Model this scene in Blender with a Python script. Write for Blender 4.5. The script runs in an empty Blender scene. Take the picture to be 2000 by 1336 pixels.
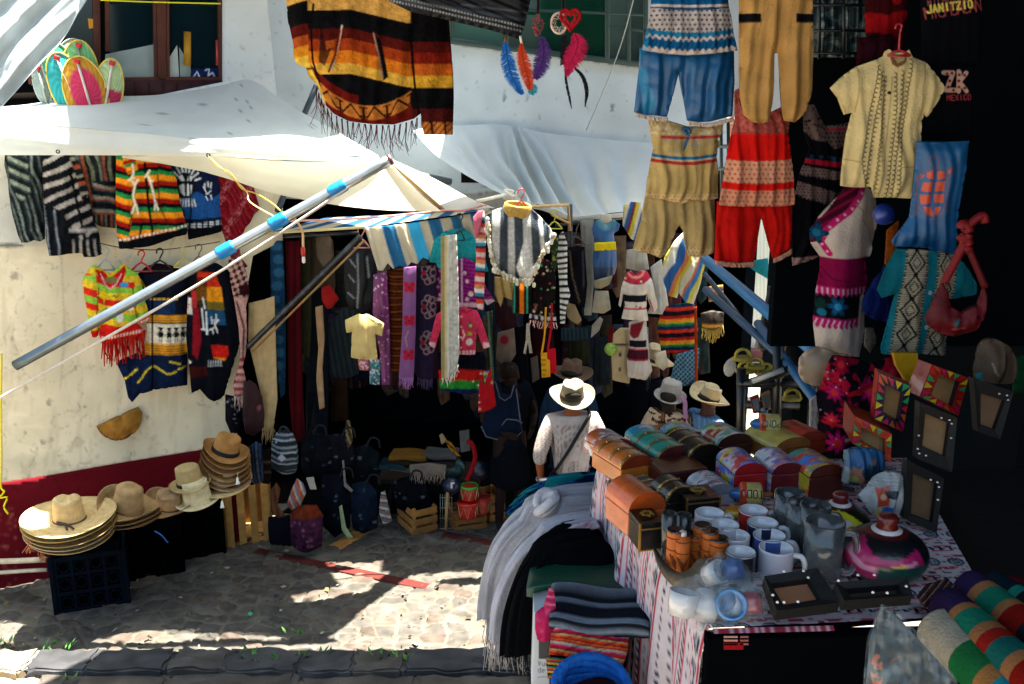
import bpy, bmesh, math, random
import numpy as np
from mathutils import Vector, Matrix, Euler
from mathutils.geometry import delaunay_2d_cdt
R = math.radians
S = bpy.context.scene
C = S.collection
# ---------------------------------------------------------------- camera, world, sun, exposure
CAMZ, PITCH, F = 4.0, R(14.8), 1944.0
cd = bpy.data.cameras.new('camera'); cam = bpy.data.objects.new('camera', cd); C.objects.link(cam)
cam.location = (0, 0, CAMZ); cam.rotation_euler = (math.pi/2-PITCH, 0, 0)
cd.sensor_width = 36; cd.lens = 36*F/2000; cd.clip_start = .05; cd.clip_end = 400
S.camera = cam
SUN_EL, SUN_AZ = R(81), R(65)
w = bpy.data.worlds.new("World"); S.world = w; w.use_nodes = True
nt = w.node_tree; bg = nt.nodes['Background']; sk = nt.nodes.new('ShaderNodeTexSky')
sk.sky_type = 'NISHITA'; sk.dust_density = 5; sk.air_density = .8; sk.ozone_density = .25; sk.sun_disc = False; sk.sun_elevation = SUN_EL; sk.sun_rotation = SUN_AZ
tn = nt.nodes.new('ShaderNodeMix'); tn.data_type = 'RGBA'; tn.blend_type = 'MULTIPLY'; tn.inputs[0].default_value = 1; tn.inputs[7].default_value = (.84, 1, 1.0, 1)
nt.links.new(sk.outputs[0], tn.inputs[6]); nt.links.new(tn.outputs[2], bg.inputs[0]); bg.inputs[1].default_value = .072
sl = bpy.data.lights.new('sun', 'SUN'); sl.energy = 5; sl.angle = R(.5); sl.color = (1, .95, .84)
so = bpy.data.objects.new('sun', sl); C.objects.link(so)
sd = Vector((math.cos(SUN_EL)*math.sin(SUN_AZ), math.cos(SUN_EL)*math.cos(SUN_AZ), math.sin(SUN_EL)))
so.location = sd*50; so.rotation_euler = sd.to_track_quat('Z', 'Y').to_euler()
S.view_settings.view_transform = 'Standard'; S.view_settings.look = 'None'
S.view_settings.exposure = 3.12; S.view_settings.gamma = 1
S.cycles.max_bounces = 8; S.cycles.transparent_max_bounces = 16
try: S.cycles.use_denoising = True
except Exception: pass
# ---------------------------------------------------------------- projection helpers
CP, SP = math.cos(PITCH), math.sin(PITCH)
def rays(X, Y):
    X = (np.asarray(X, float)-1000)/F; Y = -(np.asarray(Y, float)-668)/F
    return np.stack([X, CP+Y*SP, -SP+Y*CP], -1)
def at(px, py, Yd):
    d = rays(px, py); d = d*(Yd/d[1]); return Vector((d[0], d[1], d[2]+CAMZ))
def onz(px, py, z):
    d = rays(px, py); d = d*((z-CAMZ)/d[2]); return Vector((d[0], d[1], z))
class PL:                       # an upright (or tilted) plane through a point
    def __init__(s, px, py, Yd, yaw=0, tilt=0, o=None):
        s.o = np.array(o if o is not None else at(px, py, Yd)); a = R(yaw); t = R(tilt)
        s.u = np.array((math.cos(a), math.sin(a), 0)); n0 = np.array((math.sin(a), -math.cos(a), 0)); z = np.array((0, 0, 1.))
        s.n = n0*math.cos(t)+z*math.sin(t); s.w = z*math.cos(t)-n0*math.sin(t)
    def map(s, X, Y):
        d = rays(X, Y); t = ((s.o-np.array((0, 0, CAMZ)))@s.n)/(d@s.n)
        return d*t[..., None]+np.array((0, 0, CAMZ))
    def p(s, x, y): return Vector(s.map(np.array([x]), np.array([y]))[0])
    def scale(s): return float(np.linalg.norm(s.o-np.array((0, 0, CAMZ))))/F
LWY = 25.8
LWN = Vector((math.sin(R(LWY)), -math.cos(R(LWY)), 0)); LWU = Vector((math.cos(R(LWY)), math.sin(R(LWY)), 0)); LW0 = Vector((-4.16, 7.3, 0))
def LW(off=.06): return PL(0, 0, 0, LWY, 0, LW0+LWN*off+Vector((0, 0, 2)))
# ---------------------------------------------------------------- colour
def lin(c):
    c = np.asarray(c, float); return np.where(c <= .04045, c/12.92, ((c+.055)/1.055)**2.4)
def hx(h):
    if isinstance(h, str): return lin(np.array([int(h[i:i+2], 16)/255 for i in (0, 2, 4)]))
    return np.asarray(h, float)
# ---------------------------------------------------------------- materials (node based; colour attribute + noise)
MATS = {}
def vmat(name, rough=.9, spec=.25, bump=(60, .25), var=.18, vs=9., transl=0, metal=0, sheen=0, weave=0, trans=0, alpha=1, rings=0, coat=0):
    m = bpy.data.materials.new(name); m.use_nodes = True; t = m.node_tree; n = t.nodes; L = t.links.new
    b = n['Principled BSDF']; out = n['Material Output']
    a = n.new('ShaderNodeAttribute'); a.attribute_name = 'Col'
    tc = n.new('ShaderNodeTexCoord'); no = n.new('ShaderNodeTexNoise'); no.inputs['Scale'].default_value = vs; no.inputs['Detail'].default_value = 6
    L(tc.outputs['Object'], no.inputs['Vector'])
    mr = n.new('ShaderNodeMapRange'); mr.inputs[1].default_value = .25; mr.inputs[2].default_value = .75; mr.inputs[3].default_value = 1-var; mr.inputs[4].default_value = 1+var*.6
    L(no.outputs[0], mr.inputs[0])
    mx = n.new('ShaderNodeMix'); mx.data_type = 'RGBA'; mx.blend_type = 'MULTIPLY'; mx.inputs[0].default_value = 1
    L(a.outputs[0], mx.inputs[6]); L(mr.outputs[0], mx.inputs[7]); L(mx.outputs[2], b.inputs['Base Color'])
    b.inputs['Roughness'].default_value = rough; b.inputs['Specular IOR Level'].default_value = spec; b.inputs['Metallic'].default_value = metal
    b.inputs['Sheen Weight'].default_value = sheen; b.inputs['Transmission Weight'].default_value = trans; b.inputs['Alpha'].default_value = alpha
    b.inputs['Coat Weight'].default_value = coat
    h = None
    if bump:
        nb = n.new('ShaderNodeTexNoise'); nb.inputs['Scale'].default_value = bump[0]; nb.inputs['Detail'].default_value = 4; L(tc.outputs['Object'], nb.inputs['Vector']); h = nb.outputs[0]
        if weave:
            for ax in ('X', 'Z'):
                wv = n.new('ShaderNodeTexWave'); wv.bands_direction = ax; wv.inputs['Scale'].default_value = weave; wv.inputs['Distortion'].default_value = 1.5
                L(tc.outputs['Object'], wv.inputs['Vector']); ad = n.new('ShaderNodeMath'); ad.operation = 'ADD'; L(h, ad.inputs[0]); L(wv.outputs['Fac'], ad.inputs[1]); h = ad.outputs[0]
        if rings:
            wv = n.new('ShaderNodeTexWave'); wv.wave_type = 'RINGS'; wv.rings_direction = 'Z'; wv.inputs['Scale'].default_value = rings; wv.inputs['Distortion'].default_value = 1.2
            L(tc.outputs['Object'], wv.inputs['Vector']); ad = n.new('ShaderNodeMath'); ad.operation = 'ADD'; L(h, ad.inputs[0]); L(wv.outputs['Fac'], ad.inputs[1]); h = ad.outputs[0]
        bp = n.new('ShaderNodeBump'); bp.inputs['Strength'].default_value = bump[1]; bp.inputs['Distance'].default_value = .006
        L(h, bp.inputs['Height']); L(bp.outputs[0], b.inputs['Normal'])
    if transl:
        tr = n.new('ShaderNodeBsdfTranslucent'); L(mx.outputs[2], tr.inputs[0]); ms = n.new('ShaderNodeMixShader'); ms.inputs[0].default_value = transl
        L(b.outputs[0], ms.inputs[1]); L(tr.outputs[0], ms.inputs[2]); L(ms.outputs[0], out.inputs[0])
    MATS[name] = m; return m
vmat('cloth', 1, .03, (160, .5), .2, 14)
vmat('knit', 1, .02, (110, .9), .35, 45)
vmat('thin', .85, .2, (140, .25), .12, 12, transl=.35)
vmat('satin', .45, .4, (60, .2), .12, 8)
vmat('tarp', .55, .35, (26, .3), .1, 3.5, transl=.4)
vmat('straw', .8, .25, (110, .4), .22, 20, weave=40, rings=34)
vmat('wood', .7, .3, (40, .4), .35, 12)
vmat('lacquer', .34, .4, (60, .3), .3, 26, coat=.25)
vmat('metal', .38, .5, (40, .12), .2, 12, metal=.85)
vmat('paintmetal', .4, .5, (40, .1), .15, 10)
vmat('plastic', .35, .5, (30, .08), .1, 6)
vmat('rope', .9, .1, (200, .5), .15, 30)
vmat('plaster', 1, .03, (7, .9), .16, 1.6)
vmat('stone', .92, .2, (22, 1.), .35, 6)
vmat('ceramic', .12, .5, (12, .02), .04, 5, coat=.4)
vmat('glass', .04, .5, None, .02, 5, trans=1)
vmat('frost', .12, .5, None, .02, 5, trans=.92)
vmat('polybag', .1, .8, (26, 1.), .1, 6, alpha=.12)
vmat('pane', .06, .6, (3, .02), .2, 2)
vmat('leather', .55, .2, (90, .35), .2, 12)
vmat('skin', .7, .15, (60, .1), .08, 12)
vmat('dark', 1, .01, (30, .3), .3, 5)
vmat('feather', .8, .2, (120, .3), .15, 20)
vmat('leaf', .6, .3, (60, .2), .3, 20)
# ---------------------------------------------------------------- tagging
def tag(o, label=None, cat=None, group=None, kind=None):
    if label: o['label'] = label
    if cat: o['category'] = cat
    if group: o['group'] = group
    if kind: o['kind'] = kind
    return o
def thing(name, loc, label, cat, group=None, rz=0):
    o = bpy.data.objects.new(name, None); C.objects.link(o); o.location = loc; o.rotation_euler = (0, 0, rz); o.empty_display_size = .05
    bpy.context.view_layer.update() if False else None
    return tag(o, label, cat, group)
def link(me, name, mat, parent=None, loc=None):
    o = bpy.data.objects.new(name, me); C.objects.link(o)
    me.materials.append(MATS[mat] if isinstance(mat, str) else mat)
    if loc is not None: o.location = loc
    if parent is not None:
        o.parent = parent
    return o
def wmat(o):                    # world matrix without a depsgraph update
    m = Matrix.LocRotScale(o.location, o.rotation_euler, o.scale)
    return wmat(o.parent) @ m if o.parent else m
def mesh_of(V, Fc, col, name, smooth=True):
    me = bpy.data.meshes.new(name); me.from_pydata([tuple(v) for v in V], [], [tuple(f) for f in Fc])
    ca = me.color_attributes.new('Col', 'FLOAT_COLOR', 'POINT')
    a = np.ones((len(V), 4), np.float32); a[:, :3] = col; ca.data.foreach_set('color', a.ravel())
    if smooth: me.polygons.foreach_set('use_smooth', [True]*len(me.polygons))
    me.update(); return me
def world_link(V, Fc, col, name, mat, parent=None, smooth=True, origin=None):
    V = np.asarray(V, float)
    if parent is not None:
        mi = np.array(wmat(parent).inverted()); L = V@mi[:3, :3].T+mi[:3, 3]
        og = L.mean(0) if origin is None else np.array(origin); o = link(mesh_of(L-og, Fc, col, name, smooth), name, mat, parent, og)
    else:
        og = V.mean(0) if origin is None else np.array(origin); o = link(mesh_of(V-og, Fc, col, name, smooth), name, mat, None, og)
    return o
# ---------------------------------------------------------------- mesh collector
class MB:
    def __init__(s): s.V = []; s.F = []; s.K = []; s.n = 0
    def add(s, V, Fc, col):
        V = np.asarray(V, float); s.V.append(V); s.F += [tuple(i+s.n for i in f) for f in Fc]
        c = hx(col); s.K.append(np.broadcast_to(c, (len(V), 3)) if c.ndim == 1 else c); s.n += len(V); return s
    def box(s, c, size, col, M=None, bev=.0):
        hx_, hy, hz = [d/2 for d in size]; b = min(bev, hx_*.9, hy*.9, hz*.9)
        if b <= 0:
            V = np.array([(x, y, z) for x in (-hx_, hx_) for y in (-hy, hy) for z in (-hz, hz)]); Fc = [(0, 1, 3, 2), (4, 6, 7, 5), (0, 4, 5, 1), (2, 3, 7, 6), (0, 2, 6, 4), (1, 5, 7, 3)]
        else:
            bm = bmesh.new(); bmesh.ops.create_cube(bm, size=1); bmesh.ops.scale(bm, vec=(hx_*2, hy*2, hz*2), verts=bm.verts)
            bmesh.ops.bevel(bm, geom=bm.edges[:], offset=b, segments=2, affect='EDGES', profile=.5); bm.verts.index_update()
            V = np.array([v.co[:] for v in bm.verts]); Fc = [[v.index for v in f.verts] for f in bm.faces]; bm.free()
        if M is not None: V = V@np.array(M.to_3x3()).T
        return s.add(V+np.array(c), Fc, col)
    def tube(s, P, r, col, n=8, caps=True, closed=False):
        P = [Vector(p) for p in P]; m = len(P); V = []; r = r if hasattr(r, '__len__') else [r]*m
        up = Vector((0, 0, 1))
        for i, p in enumerate(P):
            a = P[i-1] if (i or closed) else p; b = P[(i+1) % m] if (i < m-1 or closed) else p
            t = (b-a).normalized() if (b-a).length > 1e-9 else Vector((1, 0, 0)); u = t.cross(up)
            if u.length < .05: u = t.cross(Vector((0, 1, 0)))
            u.normalize(); v = u.cross(t)
            for k in range(n):
                an = 2*math.pi*k/n; V.append(p+(u*math.cos(an)+v*math.sin(an))*r[i])
        Fc = []
        for i in range(m if closed else m-1):
            j = (i+1) % m
            for k in range(n): Fc.append((i*n+k, i*n+(k+1) % n, j*n+(k+1) % n, j*n+k))
        if caps and not closed: Fc += [tuple(range(n))[::-1], tuple((m-1)*n+k for k in range(n))]
        return s.add([tuple(v) for v in V], Fc, col if not callable(col) else col(m, n))
    def lathe(s, prof, col, n=32, c=(0, 0, 0), M=None, fn=None):      # prof: [(r, z[, colour])]
        V = []; K = []; m = len(prof)
        for q in prof:
            for k in range(n):
                a = 2*math.pi*k/n; V.append((q[0]*math.cos(a), q[0]*math.sin(a), q[1]))
                K.append(hx(q[2]) if len(q) > 2 else hx(col))
        V = np.array(V)
        if fn: V = fn(V)
        if M is not None: V = V@np.array(M.to_3x3()).T
        Fc = [(i*n+k, i*n+(k+1) % n, (i+1)*n+(k+1) % n, (i+1)*n+k) for i in range(m-1) for k in range(n)]
        return s.add(V+np.array(c), Fc, np.array(K))
    def grid(s, G, col):        # G: (m,n,3) array of points
        G = np.asarray(G); m, n = G.shape[:2]
        Fc = [(i*n+j, i*n+j+1, (i+1)*n+j+1, (i+1)*n+j) for i in range(m-1) for j in range(n-1)]
        c = hx(col) if not (isinstance(col, np.ndarray) and col.ndim == 3) else col.reshape(-1, 3)
        return s.add(G.reshape(-1, 3), Fc, c)
    def build(s, name, mat, parent=None, smooth=True, world=True, origin=None):
        V = np.concatenate(s.V); K = np.concatenate(s.K)
        if world: return world_link(V, s.F, K, name, mat, parent, smooth, origin)
        return link(mesh_of(V, s.F, K, name, smooth), name, mat, parent)
def smooth_by_angle(o, deg=35):
    me = o.data; bm = bmesh.new(); bm.from_mesh(me)
    for e in bm.edges:
        if len(e.link_faces) == 2 and e.calc_face_angle(0) > R(deg): e.smooth = False
    bm.to_mesh(me); bm.free(); return o
def copy_tree(o, parent=None):
    c = o.copy(); C.objects.link(c)
    if parent is not None: c.parent = parent
    for ch in [x for x in bpy.data.objects if x.parent == o]: copy_tree(ch, c)
    return c
def crom(P, k, closed=False):   # Catmull-Rom
    P = np.asarray(P, float); m = len(P); out = []
    for i in range(m if closed else m-1):
        a, b, c, d = (P[(i-1) % m] if closed or i else P[0]*2-P[1]), P[i], P[(i+1) % m], (P[(i+2) % m] if closed or i < m-2 else P[-1]*2-P[-2])
        for t in np.arange(k)/k: out.append(.5*(2*b+(c-a)*t+(2*a-5*b+4*c-d)*t*t+(3*b-a-3*c+d)*t**3))
    if not closed: out.append(P[-1])
    return np.array(out)
def pp(s): return np.array([[float(v) for v in q.split(',')] for q in s.split()])
def inside(X, Y, P):
    r = np.zeros(X.shape, bool); n = len(P)
    for i in range(n):
        (x1, y1), (x2, y2) = P[i], P[i-1]
        if y1 == y2: continue
        r ^= ((y1 > Y) != (y2 > Y)) & (X < (x2-x1)*(Y-y1)/(y2-y1)+x1)
    return r
def segdist(X, Y, P, closed=True):
    d = np.full(X.shape, 1e9); n = len(P)
    for i in range(n if closed else n-1):
        (x1, y1), (x2, y2) = P[i], P[(i+1) % n]; dx, dy = x2-x1, y2-y1; q = dx*dx+dy*dy
        t = np.clip(((X-x1)*dx+(Y-y1)*dy)/(q if q else 1), 0, 1); d = np.minimum(d, (X-x1-t*dx)**2+(Y-y1-t*dy)**2)
    return np.sqrt(d)
def vnoise(X, Y, s, seed):      # smooth value noise, 0..1
    r = np.random.RandomState(seed); T = r.rand(64, 64); x = np.asarray(X)/s+1000; y = np.asarray(Y)/s+1000
    xi = np.floor(x).astype(int); yi = np.floor(y).astype(int); fx = x-xi; fy = y-yi; fx = fx*fx*(3-2*fx); fy = fy*fy*(3-2*fy)
    g = lambda a, b: T[a % 64, b % 64]
    return (g(xi, yi)*(1-fx)+g(xi+1, yi)*fx)*(1-fy)+(g(xi, yi+1)*(1-fx)+g(xi+1, yi+1)*fx)*fy
def fbm(X, Y, s, seed):
    X, Y = np.asarray(X)*.8+np.asarray(Y)*.6, np.asarray(Y)*.8-np.asarray(X)*.6
    return .5*vnoise(X, Y, s, seed)+.3*vnoise(X*.7+Y*.7, Y*.7-X*.7, s*.47, seed+1)+.2*vnoise(X, Y, s*.23, seed+2)
# ---------------------------------------------------------------- pattern painter in cloth coordinates
FONT = {'M': '0,0 0,6 2,3 4,6 4,0', 'I': '2,0 2,6', 'C': '4,1 3,0 1,0 0,1 0,5 1,6 3,6 4,5', 'H': '0,0 0,6/4,0 4,6/0,3 4,3', 'O': '1,0 3,0 4,1 4,5 3,6 1,6 0,5 0,1 1,0',
 'A': '0,0 2,6 4,0/1,2 3,2', 'N': '0,0 0,6 4,0 4,6', 'J': '0,1 1,0 3,0 4,1 4,6', 'T': '2,0 2,6/0,6 4,6', 'Z': '0,6 4,6 0,0 4,0', 'E': '4,0 0,0 0,6 4,6/0,3 3,3', 'X': '0,0 4,6/0,6 4,0',
 'D': '0,0 0,6 3,6 4,5 4,1 3,0 0,0', 'L': '0,6 0,0 4,0', 'V': '0,6 2,0 4,6', 'u': '0,4 0,1 1,0 3,0 4,1/4,4 4,0', 'e': '0,2 4,2 4,3 3,4 1,4 0,3 0,1 1,0 3,0', 'd': '4,6 4,0/4,3 3,4 1,4 0,3 0,1 1,0 3,0 4,1',
 'P': '0,0 0,6 3,6 4,5 4,4 3,3 0,3', 'R': '0,0 0,6 3,6 4,5 4,4 3,3 0,3/2,3 4,0', 'S': '0,1 1,0 3,0 4,1 4,2 0,4 0,5 1,6 3,6 4,5', '2': '0,5 1,6 3,6 4,5 4,4 0,0 4,0', 'U': '0,6 0,1 1,0 3,0 4,1 4,6', 'K': '0,0 0,6/4,6 0,3 4,0', 'P2': ''}
class Pt:
    def __init__(s, X, Y, base='808080'): s.X, s.Y = X, Y; s.C = np.broadcast_to(hx(base), X.shape+(3,)).copy(); s.rng = np.random.RandomState(int(abs(X.sum()+Y.sum())) % 99991)
    def m(s, mask, col, a=1.):
        c = hx(col); mk = np.asarray(mask, float)*a; s.C = s.C*(1-mk[..., None])+c*mk[..., None]; return s
    def rot(s, ang, x0=0, y0=0):
        c, q = math.cos(R(ang)), math.sin(R(ang)); return (s.X-x0)*c+(s.Y-y0)*q, -(s.X-x0)*q+(s.Y-y0)*c
    def stripes(s, spec, ang=0, off=0, mask=None, wob=0):     # spec 'width:hex ...' repeated along the direction normal to ang
        _, v = s.rot(ang)
        if wob: v = v+wob*(vnoise(s.X, s.Y, 30, 3)-.5)
        sp = [q.split(':') for q in spec.split()]; per = sum(float(a) for a, _ in sp); v = (v-off) % per; a = 0
        mask = np.ones(s.X.shape, bool) if mask is None else mask
        for wd, col in sp:
            if col != '-': s.m(mask & (v >= a) & (v < a+float(wd)), col)
            a += float(wd)
        return s
    def bands(s, spec, ang=0, mask=None, curve=None):          # spec 'v0,v1:hex' absolute bands
        _, v = s.rot(ang)
        if curve is not None: v = v+curve
        mask = np.ones(s.X.shape, bool) if mask is None else mask
        for q in spec.split():
            r, col = q.split(':'); a, b = r.split(','); s.m(mask & (v >= float(a)) & (v < float(b)), col)
        return s
    def poly(s, P, col, a=1): return s.m(inside(s.X, s.Y, pp(P) if isinstance(P, str) else P), col, a)
    def line(s, P, wd, col, a=1): return s.m(segdist(s.X, s.Y, pp(P) if isinstance(P, str) else P, False) < wd/2, col, a)
    def circ(s, x, y, r, col, ry=None): return s.m(((s.X-x)/r)**2+((s.Y-y)/(ry or r))**2 < 1, col)
    def box(s, x0, y0, x1, y1): return (s.X >= x0) & (s.X < x1) & (s.Y >= y0) & (s.Y < y1)
    def text(s, t, x, y, h, col, wd=1.6, ang=0, sp=.9, flip=1):
        ca, sa = math.cos(R(ang)), math.sin(R(ang)); k = h/6
        for i, ch in enumerate(t):
            for st in FONT.get(ch, '').split('/'):
                if st:
                    q = pp(st); qx = (q[:, 0]*k*.8+i*h*sp)*flip; qy = -q[:, 1]*k*flip; s.line(np.stack([x+qx*ca-qy*sa, y+qx*sa+qy*ca], 1), wd, col)
        return s
    def lace(s, mask, col, hole, per=7, r=2.): 
        s.m(mask, col); u = (s.X+(np.floor(s.Y/per) % 2)*per/2) % per-per/2; v = s.Y % per-per/2
        return s.m(mask & (u*u+v*v < r*r), hole)
    def flower(s, x, y, r, col, col2, cen, n=7):
        a = np.arctan2(s.Y-y, s.X-x); d = np.hypot(s.X-x, s.Y-y); k = r*(.78+.22*np.cos(a*n))
        s.m(d < k, col); s.m((d < k) & (np.abs(d-k*.9) < r*.09), col2); s.m((d < k*.85) & (np.abs(np.sin(a*n/2)) < .16), col2); return s.m(d < r*.32, cen)
    def speck(s, n, cols, r=(1, 3), mask=None, asp=1):
        x0, x1, y0, y1 = getattr(s, 'bb', (s.X.min(), s.X.max(), s.Y.min(), s.Y.max()))
        for i in range(n):
            x, y = s.rng.uniform(x0, x1), s.rng.uniform(y0, y1); rr = s.rng.uniform(*r); k = ((s.X-x)/rr/asp)**2+((s.Y-y)/rr)**2 < 1
            s.m(k if mask is None else k & mask, cols[s.rng.randint(len(cols))])
        return s
    def noise(s, sc, a, seed=1): s.C = s.C*(1+a*(vnoise(s.X, s.Y, sc, seed)-.5)[..., None]*2); return s
# ---------------------------------------------------------------- cloth from an outline on an upright plane
def cloth(name, outline, pl, paint, label=None, cat=None, group=None, mat='cloth', parent=None, step=3., puff=7., fold=.1, fw=None, skew=0, dens=5, sm=0, holes=(), edge=7., fseed=None, foldtop=.35, off=0, thick=.002):
    P = pp(outline) if isinstance(outline, str) else np.asarray(outline, float)
    if sm: P = crom(P, sm, True)
    B = []
    for i in range(len(P)):
        a, b = P[i], P[(i+1) % len(P)]; k = max(1, int(np.hypot(*(b-a))/(step*1.15)))
        for t in range(k): B.append(a+(b-a)*t/k)
    B = np.array(B); x0, y0 = P.min(0); x1, y1 = P.max(0)
    gx, gy = np.meshgrid(np.arange(x0, x1, step), np.arange(y0, y1, step*.95)); gx = gx+((np.arange(gx.shape[0]) % 2)*step*.5)[:, None]
    gx, gy = gx.ravel(), gy.ravel(); ok = inside(gx, gy, B); gx, gy = gx[ok], gy[ok]; d = segdist(gx, gy, P); ok = d > step*.6; gx, gy = gx[ok], gy[ok]
    pts = [Vector(q) for q in B]+[Vector(q) for q in zip(gx, gy)]
    nb = len(B); res = delaunay_2d_cdt(pts, [(i, (i+1) % nb) for i in range(nb)], [], 1, 1e-6)
    V2 = np.array([v[:] for v in res[0]]); T = [tuple(f) for f in res[2]]
    X, Y = V2[:, 0], V2[:, 1]; W = pl.map(X, Y); sc = pl.scale()
    seed = fseed if fseed is not None else int(x0*7+y0*13) % 9973; rg = np.random.RandomState(seed)
    bw = x1-x0; fw = fw or max(12, min(bw/3.2, 42)); t = np.clip((Y-y0)/(y1-y0+1e-6), 0, 1)
    ph = rg.rand(6)*6.28; xs = X+skew*(Y-y0)+fw*.7*(vnoise(X, Y, fw*2.2, seed)-.5)
    fo = (.62*np.sin(6.283*xs/fw+ph[0])+.38*np.sin(6.283*xs/(fw*.57)+ph[1]+.01*Y))*(foldtop+(1-foldtop)*t)+.9*(vnoise(X, Y, fw*1.1, seed+5)-.5)+.45*(np.abs(vnoise(X+Y*.5, Y*.8-X*.3, fw*.55, seed+9)-.5)-.25)
    d = segdist(X, Y, P); pf = puff*sc*(1-np.exp(-d/edge))
    Tn = np.array(T); ea = np.r_[Tn[:, 0], Tn[:, 1], Tn[:, 2]]; eb = np.r_[Tn[:, 1], Tn[:, 2], Tn[:, 0]]; dg = np.bincount(ea, minlength=len(X))+np.bincount(eb, minlength=len(X)); inn = d > 1e-6
    for _ in range(int(min(40, puff*1.2)) if puff > 3 else 0):
        av = (np.bincount(ea, pf[eb], len(X))+np.bincount(eb, pf[ea], len(X)))/np.maximum(dg, 1); pf = np.where(inn, av, pf)
    fo = fo*fold*fw*sc*(1-np.exp(-d/5))
    W1 = W+np.outer(pf+fo+off*sc, pl.n); W2 = W+np.outer(-pf*.6+fo+off*sc-thick, pl.n)
    if callable(paint):
        acc = 0
        for dx, dy in ((-.3, -.1), (.1, -.3), (.3, .1), (-.1, .3)):
            p = Pt(X+dx*step, Y+dy*step); p.rng = np.random.RandomState(seed); p.bb = (x0, x1, y0, y1); paint(p); acc = acc+p.C
        p.C = acc/4
    else: p = Pt(X, Y, paint)
    K = p.C; nv = len(V2)
    cnt = {}
    for f in T:
        for a, b in ((f[0], f[1]), (f[1], f[2]), (f[2], f[0])): cnt[(a, b)] = 1
    # screen y points down, so flip to face the viewer
    A, Bk = [(f[0], f[2], f[1]) for f in T], [tuple(i+nv for i in f) for f in T]
    rim = [(a, b, b+nv, a+nv) for (a, b) in cnt if (b, a) not in cnt]
    V = np.concatenate([W1, W2]); KK = np.clip(np.concatenate([K, K*.9]), 0, 1)
    o = world_link(V, A+Bk+rim, KK, name, mat, parent)
    if label: tag(o, label, cat, group)
    return o
def fringe(name, line, length, col, pl, parent=None, n=40, w=1.6, mat='rope', jit=.25, seed=1, spread=2, off=0, tie=False, label=None):
    Lp = crom(pp(line) if isinstance(line, str) else line, 12); s = np.r_[0, np.cumsum(np.hypot(*np.diff(Lp, axis=0).T))]
    rg = random.Random(seed); mb = MB(); sc = pl.scale(); cols = col if isinstance(col, (list, tuple)) else [col]
    for i in range(n):
        q = (i+.5)/n*s[-1]
        if tie: q = (round(q/(s[-1]/n*4))*(s[-1]/n*4)*.75+q*.25)
        x, y = np.interp(q, s, Lp[:, 0]), np.interp(q, s, Lp[:, 1]); L = length*(1+rg.uniform(-jit, jit)); dx = rg.gauss(0, spread); dx2 = dx+rg.gauss(0, spread)
        xs = np.array([x, x+dx*.4, x+dx, x+dx2]); ys = np.array([y-1, y+L*.33, y+L*.66, y+L]); W = pl.map(xs, ys)+pl.n*(sc*(off+rg.uniform(0, 2)))
        mb.tube(W, [w*sc*.6, w*sc*.55, w*sc*.5, w*sc*.35], cols[i % len(cols)], n=4)
    o = mb.build(name, mat, parent)
    if label: o['label'] = label
    return o
def rope(name, pts, r, col, label=None, cat='rope', mat='rope', parent=None, k=8, group=None):
    P = crom(np.array([tuple(p) for p in pts]), k) if len(pts) > 2 else [Vector(p) for p in pts]
    o = MB().tube(P, r, col, n=6).build(name, mat, parent)
    if label: tag(o, label, cat, group)
    return o
def hanger(pl, x, y, w=34, h=30, col='c0c0c0', label=None, r=1.6, parent=None, hook=18):
    sc = pl.scale(); q = lambda a, b: pl.p(a, b)+Vector(pl.n)*sc*2
    mb = MB(); hk = [(x-7, y-hook+5), (x-5, y-hook-3), (x+2, y-hook-5), (x+6, y-hook+1), (x+3, y-hook+8), (x, y-4), (x, y)]
    mb.tube([q(*a) for a in crom(hk, 4)], r*sc*.8, col, n=6); mb.tube([q(x-w/2, y+h*.8), q(x-w*.2, y+h*.22), q(x, y), q(x+w*.2, y+h*.22), q(x+w/2, y+h*.8)], r*sc, col, n=6)
    mb.tube([q(x-w/2, y+h*.8), q(x+w/2, y+h*.8)], r*sc*.8, col, n=6)
    o = mb.build('clothes_hanger', 'plastic', parent)
    if label: tag(o, label, 'hanger')
    return o
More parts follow.
